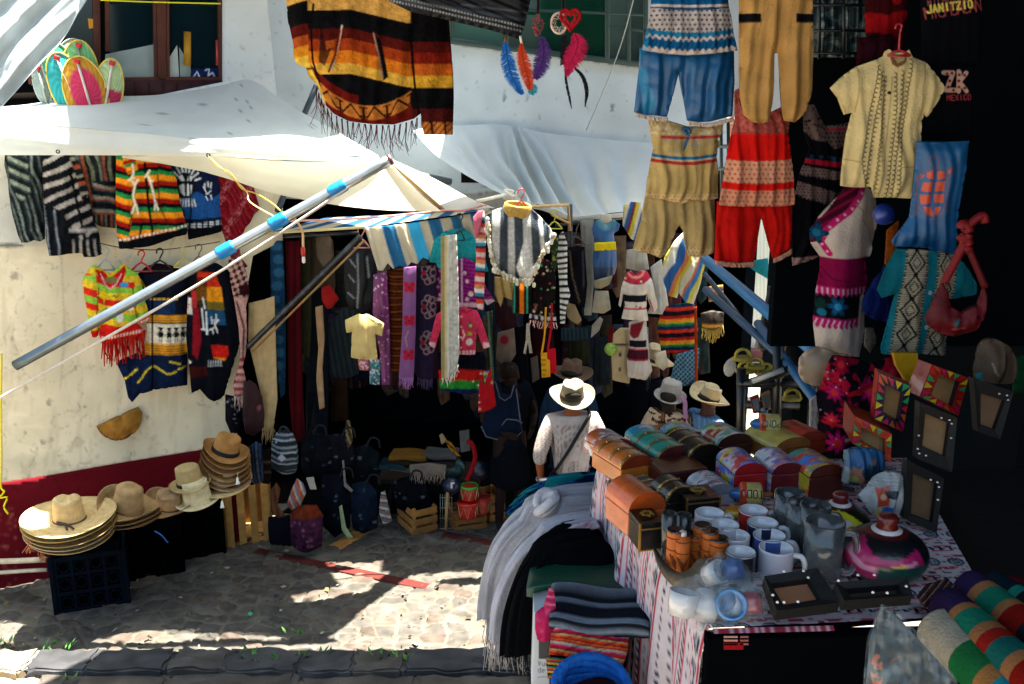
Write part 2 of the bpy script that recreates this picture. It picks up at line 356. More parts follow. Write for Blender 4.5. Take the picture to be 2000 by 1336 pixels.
# ================================================================ SETTING
def ground_sheet():
    rg = np.random.RandomState(5); x0, x1, y0, y1, st = -4.9, 1.1, 6.2, 9.4, .013
    nx, ny = int((x1-x0)/st), int((y1-y0)/st); X, Y = np.meshgrid(np.linspace(x0, x1, nx), np.linspace(y0, y1, ny))
    g = .165; wx = X+.05*(vnoise(X, Y, .22, 1)-.5); wy = (Y+.05*(vnoise(X, Y, .22, 2)-.5))*1.25
    ci, cj = np.floor(wx/g).astype(int), np.floor(wy/g).astype(int); H = rg.rand(97, 89, 4)
    F1 = np.full(X.shape, 9.); F2 = F1.copy(); ID = np.zeros(X.shape+(4,))
    for a in (-1, 0, 1):
        for b in (-1, 0, 1):
            h = H[(ci+a) % 97, (cj+b) % 89]; d = np.hypot((ci+a+.04+.92*h[..., 0])*g-wx, (cj+b+.04+.92*h[..., 1])*g-wy)
            n = d < F1; F2 = np.where(n, F1, np.minimum(F2, d)); ID[n] = h[n]; F1 = np.where(n, d, F1)
    e = F2-F1; st_ = np.clip((e-.004-.02*vnoise(X, Y, .05, 31))/.010, 0, 1); st_ = st_*st_*(3-2*st_)
    big = (ID[..., 2] > .12); st_ = st_*np.where(big, 1, .25)
    z = st_*(.006+.016*ID[..., 3])*(.55+.9*vnoise(X, Y, .07, 8))+.012*vnoise(X, Y, .9, 3)+.007*vnoise(X, Y, .035, 4)+.004*vnoise(X, Y, .016, 5)-.01
    k = (.75+.5*ID[..., 2])[..., None]; stone = hx('47433e')*k*(.75+.5*vnoise(X, Y, .045, 12))[..., None]; mort = hx('59544a')*(.8+.4*vnoise(X, Y, .12, 14))[..., None]
    t = ID[..., 3][..., None]; stone = stone*np.where(t > .8, np.array([1.05, .9, .84]), np.array([1, 1, 1]))
    col = mort*(1-st_[..., None])+stone*st_[..., None]
    dm = vnoise(X, Y, .02, 21) > .93; col[dm] *= .5
    o = MB().grid(np.stack([X, Y, z], -1), col).build('street', 'stone'); tag(o, kind='structure')
ground_sheet()
g = MB(); g.box((0, 40, -.06), (160, 160, .08), '7d7365'); tag(g.build('ground', 'stone', smooth=False), kind='structure')
# kerb of big dark stones, two uneven rows; left end coloured paler for sunlight
def boulder(mb, c, s, col, seed):
    rg = np.random.RandomState(seed); bm = bmesh.new(); bmesh.ops.create_cube(bm, size=2); bmesh.ops.bevel(bm, geom=bm.edges[:], offset=.13, segments=2, affect='EDGES')
    bmesh.ops.subdivide_edges(bm, edges=bm.edges[:], cuts=5, use_grid_fill=True); bm.verts.index_update(); V = np.array([v.co[:] for v in bm.verts]); Fc = [[v.index for v in f.verts] for f in bm.faces]; bm.free()
    n = vnoise(V[:, 0]*1.7+V[:, 2], V[:, 1]*1.7-V[:, 2], .5, seed % 50)[:, None]-.5; W = V*np.array(s)/2; V = V*(1+.2*n)*np.array(s)/2+np.array(c); V[:, 2] += .045*(fbm(W[:, 0]+seed, W[:, 1], .09, 3)-.5)+.022*(vnoise(W[:, 0]+seed, W[:, 1], .03, 7)-.5); V[:, 1] += .03*(fbm(W[:, 0]+seed, W[:, 2], .12, 5)-.5)
    K = hx(col)*(.6+.8*vnoise(V[:, 0], V[:, 1], .07, seed % 40))[:, None]; mb.add(V, Fc, K)
kb = MB(); rg = random.Random(3); x = -5.0; i = 0
while x < 1.3:
    L = rg.uniform(.34, .7); c = rg.choice(['3a393a', '413e3b', '45403c', '353537']) if x > -3.6 else rg.choice(['8d8372', '857a68'])
    boulder(kb, (x+L/2, 6.14+rg.uniform(-.02, .02), -.01), (L+.02, .27, .2), c, i); x += L; i += 1
x = -5.2
while x < 1.3:
    L = rg.uniform(.45, .95); boulder(kb, (x+L/2, 5.79+rg.uniform(-.02, .02), -.03), (L+.05, .48, .16), rg.choice(['443e39', '3d3835', '48423c', '393634']) if x > -3.4 else rg.choice(['9a8a6c', '93886f']), i+50); x += L; i += 1
kb.box((-2, 5.9, -.05), (8, .7, .1), '6b6252'); kb.box((-2, 5.2, -.03), (8, 1.2, .1), '5a5248')
tag(smooth_by_angle(kb.build('kerb', 'stone'), 28), kind='structure')
# painted red doorstep strips in front of the shop
kr = MB()
def strip(p, q, wd, h, col):
    p, q = Vector(p), Vector(q); d = (q-p); L = d.length; a = math.atan2(d.y, d.x); kr.box((p+q)/2+Vector((0, 0, h/2)), (L, wd, h), col, Matrix.Rotation(a, 3, 'Z'), .006)
a1, a2, a3, a4 = onz(500, 1068, .05), onz(836, 1138, .05), onz(838, 1030, .05), onz(975, 1056, .05)
for p, q in ((a1, a2), (a3, a4)): strip((p.x, p.y, 0), (q.x, q.y, 0), .10, .018, '4c1d19')
tag(kr.build('doorstep', 'stone'), kind='structure')
wd = MB(); rg = random.Random(11)
for (x, y) in [(8, 1264), (128, 1266), (470, 1285), (495, 1290), (535, 1296), (760, 1290), (735, 1288), (790, 1293), (640, 1283), (590, 1288), (580, 1240), (90, 1268), (130, 1330)]:
    p = onz(x, y, .05)
    for k in range(12):
        a = rg.uniform(0, 6.28); L = rg.uniform(.02, .055); b = p+Vector((rg.gauss(0, .035), rg.gauss(0, .02), rg.uniform(0, .02))); e = Vector((math.cos(a), math.sin(a), 1.1))*L; s = Vector((-math.sin(a), math.cos(a), 0))*L*.28
        wd.add([b, b+e*.5+s, b+e, b+e*.5-s], [(0, 1, 2, 3)], rg.choice(['3d6b2a', '4d7d33', '2f5522']))
tag(wd.build('weeds', 'leaf', smooth=False), kind='stuff')
lt = MB(); rg = random.Random(17)
for k in range(150):
    p = Vector((rg.uniform(-4, .2), rg.uniform(6.3, 8.0), .03)); a = rg.uniform(0, 6.28); L = rg.uniform(.006, .022); u = Vector((math.cos(a), math.sin(a), rg.uniform(-.2, .4)))*L; v = Vector((-math.sin(a), math.cos(a), rg.uniform(0, .3)))*L*rg.uniform(.25, .7)
    lt.add([p-u-v, p+u-v, p+u+v, p-u+v*1.2], [(0, 1, 2, 3)], rg.choice(['8a8478', '3a3026', '6a5a3c', '2a2620', '9a9488']))
tag(lt.build('litter', 'cloth', smooth=False), kind='stuff')
cap = MB(); p = onz(489, 1200, .03); cap.lathe([(0, .012, '1f9a68'), (.016, .012, '1f9a68'), (.018, .008, '1f9a68'), (.018, 0, '178057')], '1f9a68', 20, p); tag(cap.build('bottle_cap', 'plastic'), 'green plastic bottle cap lying on the cobbles', 'bottle cap')

# ---------------------------------------------------------------- left house
house = thing('plaster_house', LW0, 'white plastered house with a dark red band and a wooden upper window', 'house')
def wall_paint(p):
    p.C = hx('ded1b2')*np.ones_like(p.C); p.noise(90, .1, 3); p.noise(25, .06, 4)
    p.m(p.Y < 300, 'b9c2c6'); up = (p.Y < 478+8*(vnoise(p.X, p.Y, 25, 5)-.5)+(p.X-30)*-.02) & (p.X < 140); p.m(up, 'b4bcc0', .55)  # bluish top over cream base paints sky light and awning glow
    p.m((np.abs(p.Y-478-8*(vnoise(p.X, p.Y, 14, 6)-.5)) < 3.5) & (p.X < 45), '3c3c40', .8)
    for x, y, r in [(27, 538, 9), (78, 637, 3), (50, 758, 4), (96, 787, 6), (50, 845, 4), (83, 865, 5), (100, 858, 5), (24, 660, 4), (288, 815, 4), (8, 788, 4)]:
        p.m((np.hypot(p.X-x, (p.Y-y)*.8) < r*(.1+1.5*fbm(p.X, p.Y, 5, 7))), '6a6258', .55)
    p.m((fbm(p.X, p.Y, 9, 9) > .81), '8a8274', .45)
    p.m((fbm(p.X*2.2, p.Y*.35, 30, 12) > .63) & (p.Y > 560), 'c4b698', .4); p.m((p.Y > 800) & (fbm(p.X, p.Y, 22, 15)+(p.Y-930)*.0022 > .58), 'b0a488', .4); p.m(np.abs(fbm(p.X, p.Y, 70, 22)-.5) < .0035, '8d8472', .8)
    for q in ('75,875 60,910 52,960', '120,500 126,640 118,760', '330,430 336,470 330,500'): p.line(q, 2.2, '9d9383', .6)
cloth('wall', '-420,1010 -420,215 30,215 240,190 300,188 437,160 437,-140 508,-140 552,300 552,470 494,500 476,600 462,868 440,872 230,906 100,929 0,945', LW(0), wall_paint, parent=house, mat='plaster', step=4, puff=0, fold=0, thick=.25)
def dado_paint(p):
    p.C = hx('5a1018')*np.ones_like(p.C); p.noise(50, .2, 5); p.m((vnoise(p.X, p.Y, 6, 8) > .8) & (p.X < 35) & (p.Y > 990), 'a8574e', .7)  # lighter flecks at lower left paint in the sunlit end
    p.m(vnoise(p.X, p.Y, 9, 4) > .9, '3d0c10', .6)
cloth('dado', '-420,1010 0,945 100,929 230,906 440,872 462,868 470,1068 440,1070 200,1110 0,1158 -420,1260', LW(.012), dado_paint, parent=house, mat='plaster', step=6, puff=0, fold=0, thick=.24)
L0 = LW(.0); L1 = LW(-.1); L2 = LW(-.5)
def pbar(mb, pl, a, b, wd, dp, col):    # a bar lying on a plane between two picture points
    p, q = pl.p(*a), pl.p(*b); d = q-p; n = Vector(pl.n); s = d.cross(n).normalized(); M = Matrix((d.normalized(), s, n)).transposed(); mb.box((p+q)/2, (d.length+wd*.0, wd, dp), col, M, min(wd, dp)*.15)
fr = MB()
for a, b, wdt in [((186, -150), (190, 160), .05), ((312, -150), (316, 160), .075), ((432, -150), (434, 158), .06), ((236, 158), (434, 156), .05), ((60, 160), (186, 158), .06), ((60, -150), (64, 165), .06), ((300, -150), (303, 157), .02), ((326, -150), (328, 157), .02), ((208, -150), (210, 100), .03)]: pbar(fr, L1, a, b, wdt, .07, '4a2418')
fr.build('window_frame', 'wood', house)
def slabp(mb, pl, P, col, th=.01):
    P = pp(P) if isinstance(P, str) else P; a = pl.map(P[:, 0], P[:, 1]); b = a-pl.n*th; n = len(P); mb.add(np.r_[a, b], [tuple(range(n))[::-1], tuple(range(n, 2*n))]+[(i, (i+1) % n, (i+1) % n+n, i+n) for i in range(n)], col)
pb = MB(); slabp(pb, LW(-.06), '230,158 437,156 437,190 230,196', '3a1618', .05)
for x in (262, 290, 318, 346, 374, 402): pbar(pb, LW(-.055), (x, 160), (x, 190), .008, .006, '1c0a0b')
pb.build('sill_panel', 'wood', house)
bx = MB(); slabp(bx, LW(-.9), '-500,-260 520,-260 520,220 -500,220', '0c1013', .02); slabp(bx, LW(-.45), '-500,200 520,165 520,175 -500,225', '14100e', .02); bx.build('room_wall', 'dark', house)
for P in ('64,-150 188,-150 188,158 64,160', '214,-150 300,-150 304,156 214,156', '330,-150 430,-150 430,155 330,156'):
    q = MB(); slabp(q, LW(-.115), P, '0a1c22', .006); q.build('window_pane', 'pane', house, smooth=False)
for nm, P, cl, lab, d in [('reflection', '206,106 304,86 306,152 204,156', 'aab8b4', 'pale panel standing in for a reflection in the left window pane', -.1),
                         ('reflection', '331,112 346,88 350,150 331,155', 'c4d0cc', 'narrow pale panel standing in for a reflection in the right window pane', -.1), ('reflection', '350,92 372,128 374,150 352,154', '9fb0ac', 'triangular pale panel standing in for a reflection at the right window pane', -.105)]:
    q = MB(); slabp(q, LW(d), P, cl, .008); tag(q.build(nm, 'thin', smooth=False), lab, 'reflection')  # pale shapes added for reflections in the window glass
q = MB(); q.tube([LW(-.1).p(366, 62), LW(-.1).p(366, 128)], .028, 'a87a1c', n=12); tag(q.build('wooden_figure', 'wood'), 'ochre wooden bat standing behind the window glass', 'figure')
q = MB(); slabp(q, LW(-.09), '172,36 188,38 188,54 174,56', 'd09018', .03); tag(q.build('yellow_box', 'plastic', smooth=False), 'small yellow box beside the window post', 'box')
q = MB(); q.tube([LW(-.09).p(424, 78), LW(-.09).p(425, 128)], .012, 'a03a34', n=10); tag(q.build('red_bottle', 'plastic'), 'slim red bottle at the right edge of the window', 'bottle')
def gp(p):
    p.C = hx('14224a')*np.ones_like(p.C)
    for q in ('378,150 384,140 390,152', '400,138 408,134 406,148 414,142 420,152'): p.line(q, 2, 'c8d4e0')
cloth('bag', '374,134 428,132 430,154 372,155', LW(-.095), gp, 'navy bag with white scrawls on the window sill', 'bag', step=2)
# unseen eave added above the picture, sized to shade the awning cloth
def shade_eave(parent, x0, x1, out, z, base=LW0, u=LWU, n=LWN, th=.1):
    p = [base+u*x0-n*.3, base+u*x1-n*.3, base+u*x1+n*out, base+u*x0+n*out]; V = [(a.x, a.y, z) for a in p]+[(a.x, a.y, z+th) for a in p]
    MB().add(V, [(3, 2, 1, 0), (4, 5, 6, 7), (0, 1, 5, 4), (1, 2, 6, 5), (2, 3, 7, 6), (3, 0, 4, 7)], '6d4a38').build('shade_eave', 'wood', parent, smooth=False)
shade_eave(house, 1.15, 3.35, 1.2, 5.35)
uw = MB()
for a, b in ((-3, 2.36),):
    p = [LW0+LWU*a, LW0+LWU*b, LW0+LWU*b-LWN*.3, LW0+LWU*a-LWN*.3]; V = [(q.x, q.y, 5.15) for q in p]+[(q.x, q.y, 6.4) for q in p]; uw.add(V, [(0, 1, 5, 4), (1, 2, 6, 5), (2, 3, 7, 6), (3, 0, 4, 7), (0, 3, 2, 1), (4, 5, 6, 7)], 'c9c2b2')
uw.build('upper_wall', 'plaster', house, smooth=False)

# ---------------------------------------------------------------- rear building over the shop
RB = PL(900, 300, 9.3, 3); rear = thing('rear_building', RB.o*np.array((1, 1, 0)), 'pale blue white rendered building with green grilled windows above the stalls', 'building')
def rear_paint(p):
    p.C = hx('b3bfc6')*np.ones_like(p.C); p.noise(120, .1, 3); p.noise(30, .07, 4)
    p.m(fbm(p.X, p.Y, 8, 9) > .79, '6e7478', .6)
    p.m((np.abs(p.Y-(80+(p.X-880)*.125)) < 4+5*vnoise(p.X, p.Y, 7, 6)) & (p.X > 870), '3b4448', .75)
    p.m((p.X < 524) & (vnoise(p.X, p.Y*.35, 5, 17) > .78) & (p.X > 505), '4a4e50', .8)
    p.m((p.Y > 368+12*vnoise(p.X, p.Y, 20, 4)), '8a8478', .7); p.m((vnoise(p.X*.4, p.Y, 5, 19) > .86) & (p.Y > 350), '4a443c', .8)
    for x, y in [(985, 190), (1195, 210), (1030, 190), (1205, 320), (745, 90), (905, 110), (1100, 320)]: p.m(np.hypot((p.X-x)*1.8, p.Y-y) < 11*vnoise(p.X, p.Y, 4, 3), '5f666a', .8)
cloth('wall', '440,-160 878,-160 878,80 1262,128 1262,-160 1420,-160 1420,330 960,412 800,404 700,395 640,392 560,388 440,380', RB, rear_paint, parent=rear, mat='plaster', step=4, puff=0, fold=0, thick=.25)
bk = MB()
B1 = PL(900, 300, 9.22, 3)
for a, b, wdt in [((878, -160), (878, 82), .06), ((990, -160), (990, 94), .03), ((1186, -160), (1186, 120), .045), ((1228, -160), (1228, 124), .035), ((870, 79), (1262, 127), .05), ((880, 12), (1262, 30), .025), ((1100, -160), (1100, 108), .025), ((1186, 52), (1262, 62), .025), ((1260, -160), (1260, 125), .05)]: pbar(bk, B1, a, b, wdt, .04, '123230')
bk.build('window_grille', 'paintmetal', rear)
for i, P in enumerate(('880,-160 988,-160 988,94 880,80', '992,-160 1184,-160 1184,118 992,94', '1188,-160 1262,-160 1262,126 1188,119')):
    q = MB(); slabp(q, PL(900, 300, 9.45, 3), P, ['1e5a4c', '11382c', '4a5f5c'][i], .01); q.build('window_pane', 'pane', rear, smooth=False)
q = MB(); slabp(q, PL(900, 300, 9.9, 3), '860,-200 1300,-200 1300,140 860,140', '0c2a26', .02); q.build('room_wall', 'dark', rear)
q = MB(); V = []
p0 = RB.o; q.box((0.4, 9.55, 6.2), (7.0, .3, 1.6), 'b3bfc6'); q.build('upper_wall', 'plaster', rear, smooth=False)
def rear_shade_eave(x0, x1, y0, z): MB().box(((x0+x1)/2, (y0+9.5)/2, z), (x1-x0, 9.5-y0, .1), '6d4a38').build('shade_eave', 'wood', rear)  # unseen eave added to shade the grey awning
rear_shade_eave(-.3, 3.2, 7.95, 5.6)
# shop interior under the building, its darkness put into near-black colours
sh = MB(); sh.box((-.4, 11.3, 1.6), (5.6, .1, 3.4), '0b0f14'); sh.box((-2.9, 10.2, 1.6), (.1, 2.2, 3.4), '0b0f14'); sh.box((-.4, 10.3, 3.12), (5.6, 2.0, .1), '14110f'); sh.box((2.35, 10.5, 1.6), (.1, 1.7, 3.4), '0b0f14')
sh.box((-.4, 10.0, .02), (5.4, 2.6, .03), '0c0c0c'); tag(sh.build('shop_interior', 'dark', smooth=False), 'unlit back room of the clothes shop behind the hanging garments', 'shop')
# far street on the right: corrugated shutter, house fronts
fs = thing('street_house', (2.9, 14.5, 0), 'pale corrugated house front with a dark red plinth at the street end', 'house')
def corr(p): p.C = hx('b8bfb6')*np.ones_like(p.C); p.noise(40, .12, 2); p.m((p.X % 7) < 1.6, '7a817c', .7)
cloth('shutter', '1330,430 1620,430 1620,700 1330,690', PL(1420, 600, 14.3, -4), corr, parent=fs, mat='plaster', step=3, puff=0, fold=0, thick=.1)
q = MB(); slabp(q, PL(1420, 690, 14.1, -4), '1330,682 1620,690 1620,716 1330,712', '5a3438', .3); q.build('plinth', 'stone', fs, smooth=False)
q = MB(); slabp(q, PL(1420, 500, 14.4, -4), '1230,-200 2300,-200 2300,480 1230,480', '7a7f80', .3); q.build('upper_wall', 'plaster', fs, smooth=False)
q = MB(); q.tube([PL(1400, 600, 13.9).p(1399, 560), PL(1400, 600, 13.9).p(1402, 725)], .02, '8a6a50'); tag(q.build('post', 'wood'), 'thin post on the far pavement in front of the corrugated shutter', 'post')
bh = thing('brick_house', at(1320, 300, 12.5), 'orange brick house front seen between the hanging trousers', 'house')
def brick(p):
    p.C = hx('d8cfc6')*np.ones_like(p.C); r = np.floor(p.Y/9.5); p.m(((p.Y % 9.5) > 2.2) & (((p.X+(r % 2)*13) % 26) > 2.2), 'a8492c'); p.noise(12, .15, 3)
cloth('wall', '1280,60 1420,60 1420,300 1280,300', PL(1320, 200, 12.5, 0), brick, parent=bh, mat='plaster', step=2.2, puff=0, fold=0, thick=.2)
def brick2(p):
    p.C = hx('c9bfb2')*np.ones_like(p.C); r = np.floor(p.Y/8); p.m(((p.Y % 8) > 1.6) & (((p.X+(r % 2)*9) % 18) > 1.6), 'b06a44'); p.noise(12, .15, 3)
cloth('window_wall', '1420,230 1640,230 1640,330 1420,330', PL(1520, 300, 12.4, 0), brick2, parent=bh, mat='plaster', step=3, puff=0, fold=0, thick=.2)

# ---------------------------------------------------------------- unseen roof over the near stall (above the picture), its outline shaped to cast shade
rf = thing('stall_roof', (1.5, 4.5, 5.4), 'large unseen stall roof shaped to shade the near kerb and hanging clothes', 'roof')
V = [(-2.0, 6.74), (6, 6.74), (6, .2), (-2.6, .2), (-2.45, 6.2)]
q = MB(); n = 5; q.add([(x, y, 5.45) for x, y in V]+[(x, y, 5.55) for x, y in V], [tuple(range(n)), tuple(range(n, 2*n))[::-1]]+[(i, (i+1) % n, (i+1) % n+n, i+n) for i in range(n)], '26282a'); q.build('roof_panel', 'dark', rf, smooth=False)
# terrace under the near stall
q = MB(); q.box((1.9, 1.2, 1.15), (3.4, 2.7, 2.3), '3a3632'); tag(q.build('terrace', 'stone', smooth=False), kind='structure')
q = MB(); q.box((2.05, 1.6, 3.6), (.1, 4.2, 3.6), '0a0c0f'); tag(q.build('stall_side_wall', 'dark', smooth=False), 'black side partition of the near souvenir stall', 'partition')  # near-black colour stands in for the stall's deep shade

# ---------------------------------------------------------------- awning cloths
def patch(rows, ku=6, kv=6, wr=None):
    Rr = np.array([[tuple(p) for p in r] for r in rows]); A = np.stack([crom(r, ku) for r in Rr]); G = np.stack([crom(A[:, j], kv) for j in range(A.shape[1])], 1)
    return G
def wr_noise(G, amp, sx, sy, seed, n):
    m, k = G.shape[:2]; J, I = np.meshgrid(np.arange(k), np.arange(m)); w_ = (vnoise(J/sx, I/sy, 1., seed)-.5)+.5*(vnoise(J/sx*2.3, I/sy*2.3, 1., seed+1)-.5); return G+np.array(n)*(w_*amp)[..., None]
tp = thing('white_awning', at(400, 250, 7), 'big white awning cloth stretched from the plaster wall to the metal pole', 'awning')
lw = LW(.03)
back = [lw.p(*q) for q in ((-260, 232), (-60, 213), (60, 203), (150, 190), (300, 187), (420, 170), (465, 160), (500, 160))]+[at(565, 203, 8.0), at(645, 247, 7.5), at(738, 303, 7.0)]
front = [at(q[0], q[1], q[2]+.2-.36*min(1, max(0, q[0]/750))) for q in ((-260, 222, 6.75), (-60, 226, 6.8), (60, 238, 6.85), (150, 250, 6.88), (300, 263, 6.9), (420, 277, 6.92), (490, 286, 6.92), (545, 293, 6.92), (620, 302, 6.93), (690, 307, 6.94), (752, 312, 6.95))]
mid = [(a*.45+b*.55)+Vector((0, 0, -.03)) for a, b in zip(back, front)]
G = wr_noise(patch([back, mid, front], 8, 14), .022, 12, 9, 4, (0, 0, 1))
K = hx('c6d0d3')*np.ones(G.shape[:2]+(1,)); rgn = np.random.RandomState(2)
for k in range(26): K[rgn.randint(K.shape[0]), rgn.randint(K.shape[1])] *= .45
MB().grid(G, K).build('top_sheet', 'tarp', tp)
low = [at(q[0], q[1], q[2]+.2-.36*min(1, max(0, q[0]/750))) for q in ((-260, 304, 6.72), (-60, 303, 6.78), (60, 303, 6.83), (150, 303, 6.86), (300, 304, 6.88), (420, 306, 6.9), (490, 309, 6.9), (545, 312, 6.9), (620, 315, 6.91), (690, 317, 6.92), (752, 315, 6.94))]
midv = [(a+b)/2+Vector((0, -.03, 0)) for a, b in zip(front, low)]
G = wr_noise(patch([front, midv, low], 8, 6), .03, 12, 5, 9, (0, 1, 0)); MB().grid(G, 'd9dad2').build('valance', 'tarp', tp)
up2 = [at(q[0], q[1], q[2]+.2-.36*min(1, max(0, q[0]/750))) for q in ((238, 303.5, 6.9), (300, 305, 6.9), (420, 307, 6.92), (545, 313, 6.93), (690, 317, 6.95), (758, 313, 6.96))]
lo2 = [at(q[0], q[1], q[2]+.2-.36*min(1, max(0, q[0]/750))) for q in ((240, 305, 6.92), (330, 321, 7.0), (440, 348, 7.1), (560, 383, 7.3), (730, 407, 7.5), (862, 412, 7.7))]
md2 = [a*.5+b*.5+Vector((0, 0, -.02)) for a, b in zip(up2, lo2)]
G = wr_noise(patch([up2, md2, lo2], 10, 8), .02, 14, 6, 3, (0, .7, .7)); MB().grid(G, 'ddd6c0').build('under_flap', 'tarp', tp)  # cream tint put in for sun coming through the cloth
r1 = [at(756, 313, 6.85), at(792, 345, 7.23), at(830, 380, 7.59), at(864, 412, 7.86)]
r2 = [at(762, 312, 6.87), at(828, 345, 7.38), at(880, 378, 7.69), at(915, 410, 7.99)]
r3 = [at(768, 312, 6.88), at(850, 350, 7.38), at(920, 388, 7.84), at(966, 406, 8.14)]
MB().grid(patch([r1, r2, r3], 6, 6), 'dfe2e0').build('corner_flap', 'tarp', tp)
hem = MB(); hem.tube([at(748, 310, 6.82), at(800, 352, 7.25), at(868, 412, 7.84)], .014, 'b59a63', n=6); hem.build('hem', 'tarp', tp)
for x, y in ((113, 296), (407, 303)):
    q = MB(); pl = PL(x, y, 6.95 if x < 200 else 6.86); c = pl.p(x, y); q.tube([c+Vector((0, 0, 0))+Vector((math.cos(a)*.011, 0, math.sin(a)*.011)) for a in np.linspace(0, 6.28, 17)[:-1]], .0045, '2a2a2a', n=6, closed=True); q.build('grommet', 'metal', tp)

t2 = thing('grey_awning', at(1080, 330, 8.6), 'grey white awning cloth gathered to a point on the rear wall', 'awning')
topr = [at(*q) for q in ((806, 256, 9.0), (850, 246, 9.15), (900, 243, 9.18), (965, 244, 9.2), (1004, 247, 9.2), (1012, 247, 9.2), (1060, 257, 9.2), (1150, 269, 9.2), (1225, 277, 9.2), (1292, 283, 9.2))]
botr = [at(*q) for q in ((982, 379, 8.1), (997, 384, 8.1), (1012, 391, 8.1), (1035, 397, 8.1), (1062, 402, 8.12), (1112, 420, 8.15), (1150, 420, 8.15), (1195, 417, 8.15), (1240, 410, 8.15), (1294, 394, 8.15))]
rows = []
for t in (0, .3, .6, .88, 1):
    sag = -.10*math.sin(math.pi*t); rows.append([a*(1-t)+b*t+Vector((0, 0, sag*(.5 if j in (0, 5) else 1))) for j, (a, b) in enumerate(zip(topr, botr))])
rows[1][0] = at(850, 302, 8.75); rows[2][0] = at(905, 340, 8.45); rows[3][0] = at(960, 370, 8.2)
G = patch(rows, 10, 10); m, k = G.shape[:2]; J, I = np.meshgrid(np.arange(k)/k, np.arange(m)/m)
fold = .10*np.sin(J*62+2*vnoise(J, I, .3, 4))*np.sin(np.pi*np.clip(I*1.05, 0, 1))**.6*np.exp(-((J-.5)/.28)**2)+.02*(vnoise(J*9, I*3, 1, 6)-.5)
G = G+np.stack([fold*0, -fold*.5, fold], -1); MB().grid(G, 'd0d9db').build('top_sheet', 'tarp', t2)
fl = [a+Vector((0, -.01, -.001)) for a in botr[:]]; fl2 = [a+Vector((0, .03, -.045)) for a in botr]; MB().grid(patch([fl, fl2], 6, 3), 'dcdcd4').build('hem', 'tarp', t2)
def shade_(p):
    p.C = hx('c2ccd0')*np.ones_like(p.C); p.noise(22, .1, 8)
cloth('grey_tarpaulin', '-60,-60 172,-60 170,0 150,30 133,62 112,92 84,120 56,150 28,182 4,208 -60,240', PL(60, 100, 6.55, 14, 18), shade_, 'crumpled grey white tarpaulin hanging in the upper corner of the wooden window', 'tarpaulin', mat='tarp', step=4, puff=0, fold=.2, fw=74, skew=.9, foldtop=.8)
aw = thing('striped_awning', at(830, 470, 7.9), 'blue and white striped awning with a scalloped front over the shop', 'awning')
A0 = PL(835, 470, 7.95, 8)
def stp(p):
    p.C = hx('cdc4ae')*np.ones_like(p.C); u = p.X-(p.Y-420)*.30-(p.X-715)*0
    for i, (a, b) in enumerate(((738, 765), (790, 815), (832, 857), (878, 898), (918, 936))): p.m((u >= a) & (u < b), '2a6f9e' if i != 1 else '3bb0e0')
    p.m(p.Y > 512-(p.X-745)*.33, 'ded6c6', .0)
cloth('valance', '712,445 800,436 880,424 958,410 965,452 950,462 925,470 905,478 893,476 885,488 868,484 858,500 848,497 838,508 826,503 815,516 803,512 795,523 780,519 768,525 757,514 748,529 738,528', A0, stp, parent=aw, mat='thin', step=2.5, puff=1, fold=.16, fw=26, skew=-.3)
rowa = [at(*q) for q in ((520, 455, 8.2), (600, 449, 8.0), (712, 444, 7.92))]; rowb = [at(640, 424, 9.15), at(700, 422, 9.15), at(770, 419, 9.15)]; rowc = [at(712, 444, 7.92), at(830, 428, 7.93), at(958, 410, 7.95)]; rowd = [at(770, 419, 9.15), at(860, 410, 9.15), at(960, 400, 9.15)]
G = patch([rowa, rowb], 20, 4); Kk = np.array([hx('b9ae98') if (j // 7) % 2 else hx('1f4f78') for j in range(G.shape[1])])[None].repeat(G.shape[0], 0); MB().grid(G, Kk).build('roof_sheet', 'thin', aw)
G = patch([rowc, rowd], 30, 4); Kk = np.array([hx('b9ae98') if (j // 6) % 2 else hx('1f4f78') for j in range(G.shape[1])])[None].repeat(G.shape[0], 0); MB().grid(G, Kk).build('roof_sheet', 'thin', aw)
MB().tube([at(515, 456, 8.22), at(610, 450, 8.0), at(712, 444, 7.91)], .012, 'c9bb8a', n=6).build('edge_cord', 'rope', aw)

# ---------------------------------------------------------------- poles and ropes
pe0, pe1 = at(30, 714, 6.55), at(766, 310, 6.74)
mp = thing('metal_pole', pe0, 'long galvanised pole with blue tape bands slanting across the plaster wall', 'pole')
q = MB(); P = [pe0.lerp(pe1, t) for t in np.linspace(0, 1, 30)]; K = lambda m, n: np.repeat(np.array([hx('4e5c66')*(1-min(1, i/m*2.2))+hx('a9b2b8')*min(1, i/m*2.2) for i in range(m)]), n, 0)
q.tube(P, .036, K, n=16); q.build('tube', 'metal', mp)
for x, y in ((446, 483), (548, 426), (662, 363)):
    t = (x-30)/736; a, b = pe0.lerp(pe1, t-.022), pe0.lerp(pe1, t+.022); rr = random.Random(x)
    pts = [a.lerp(b, s) for s in np.linspace(0, 1, 14)]; MB().tube(pts, [.039+.008*math.sin(3.14*i/13)**.4+rr.uniform(-.0015, .0015) for i in range(14)], '0f78b8', n=16).build('tape_band', 'plastic', mp)
MB().tube([pe1.lerp(pe0, .008), pe1], [.038, .036], '5a2a30', n=14).build('end_cap', 'plastic', mp)
dp = thing('dark_pole', at(483, 678, 7.9), 'chipped black pole with a thin wooden stick tied along it', 'pole')
a, b = at(484, 678, 7.95), at(704, 462, 7.78); Kd = lambda m, n: np.repeat(np.array([hx('14181c')*(1+2.5*(vnoise(np.array([i*3.]), np.array([2.]), 2, 4) > .72)) for i in range(m)]), n, 0)
MB().tube([a.lerp(b, t) for t in np.linspace(0, 1, 60)], .024, Kd, n=12).build('tube', 'paintmetal', dp)
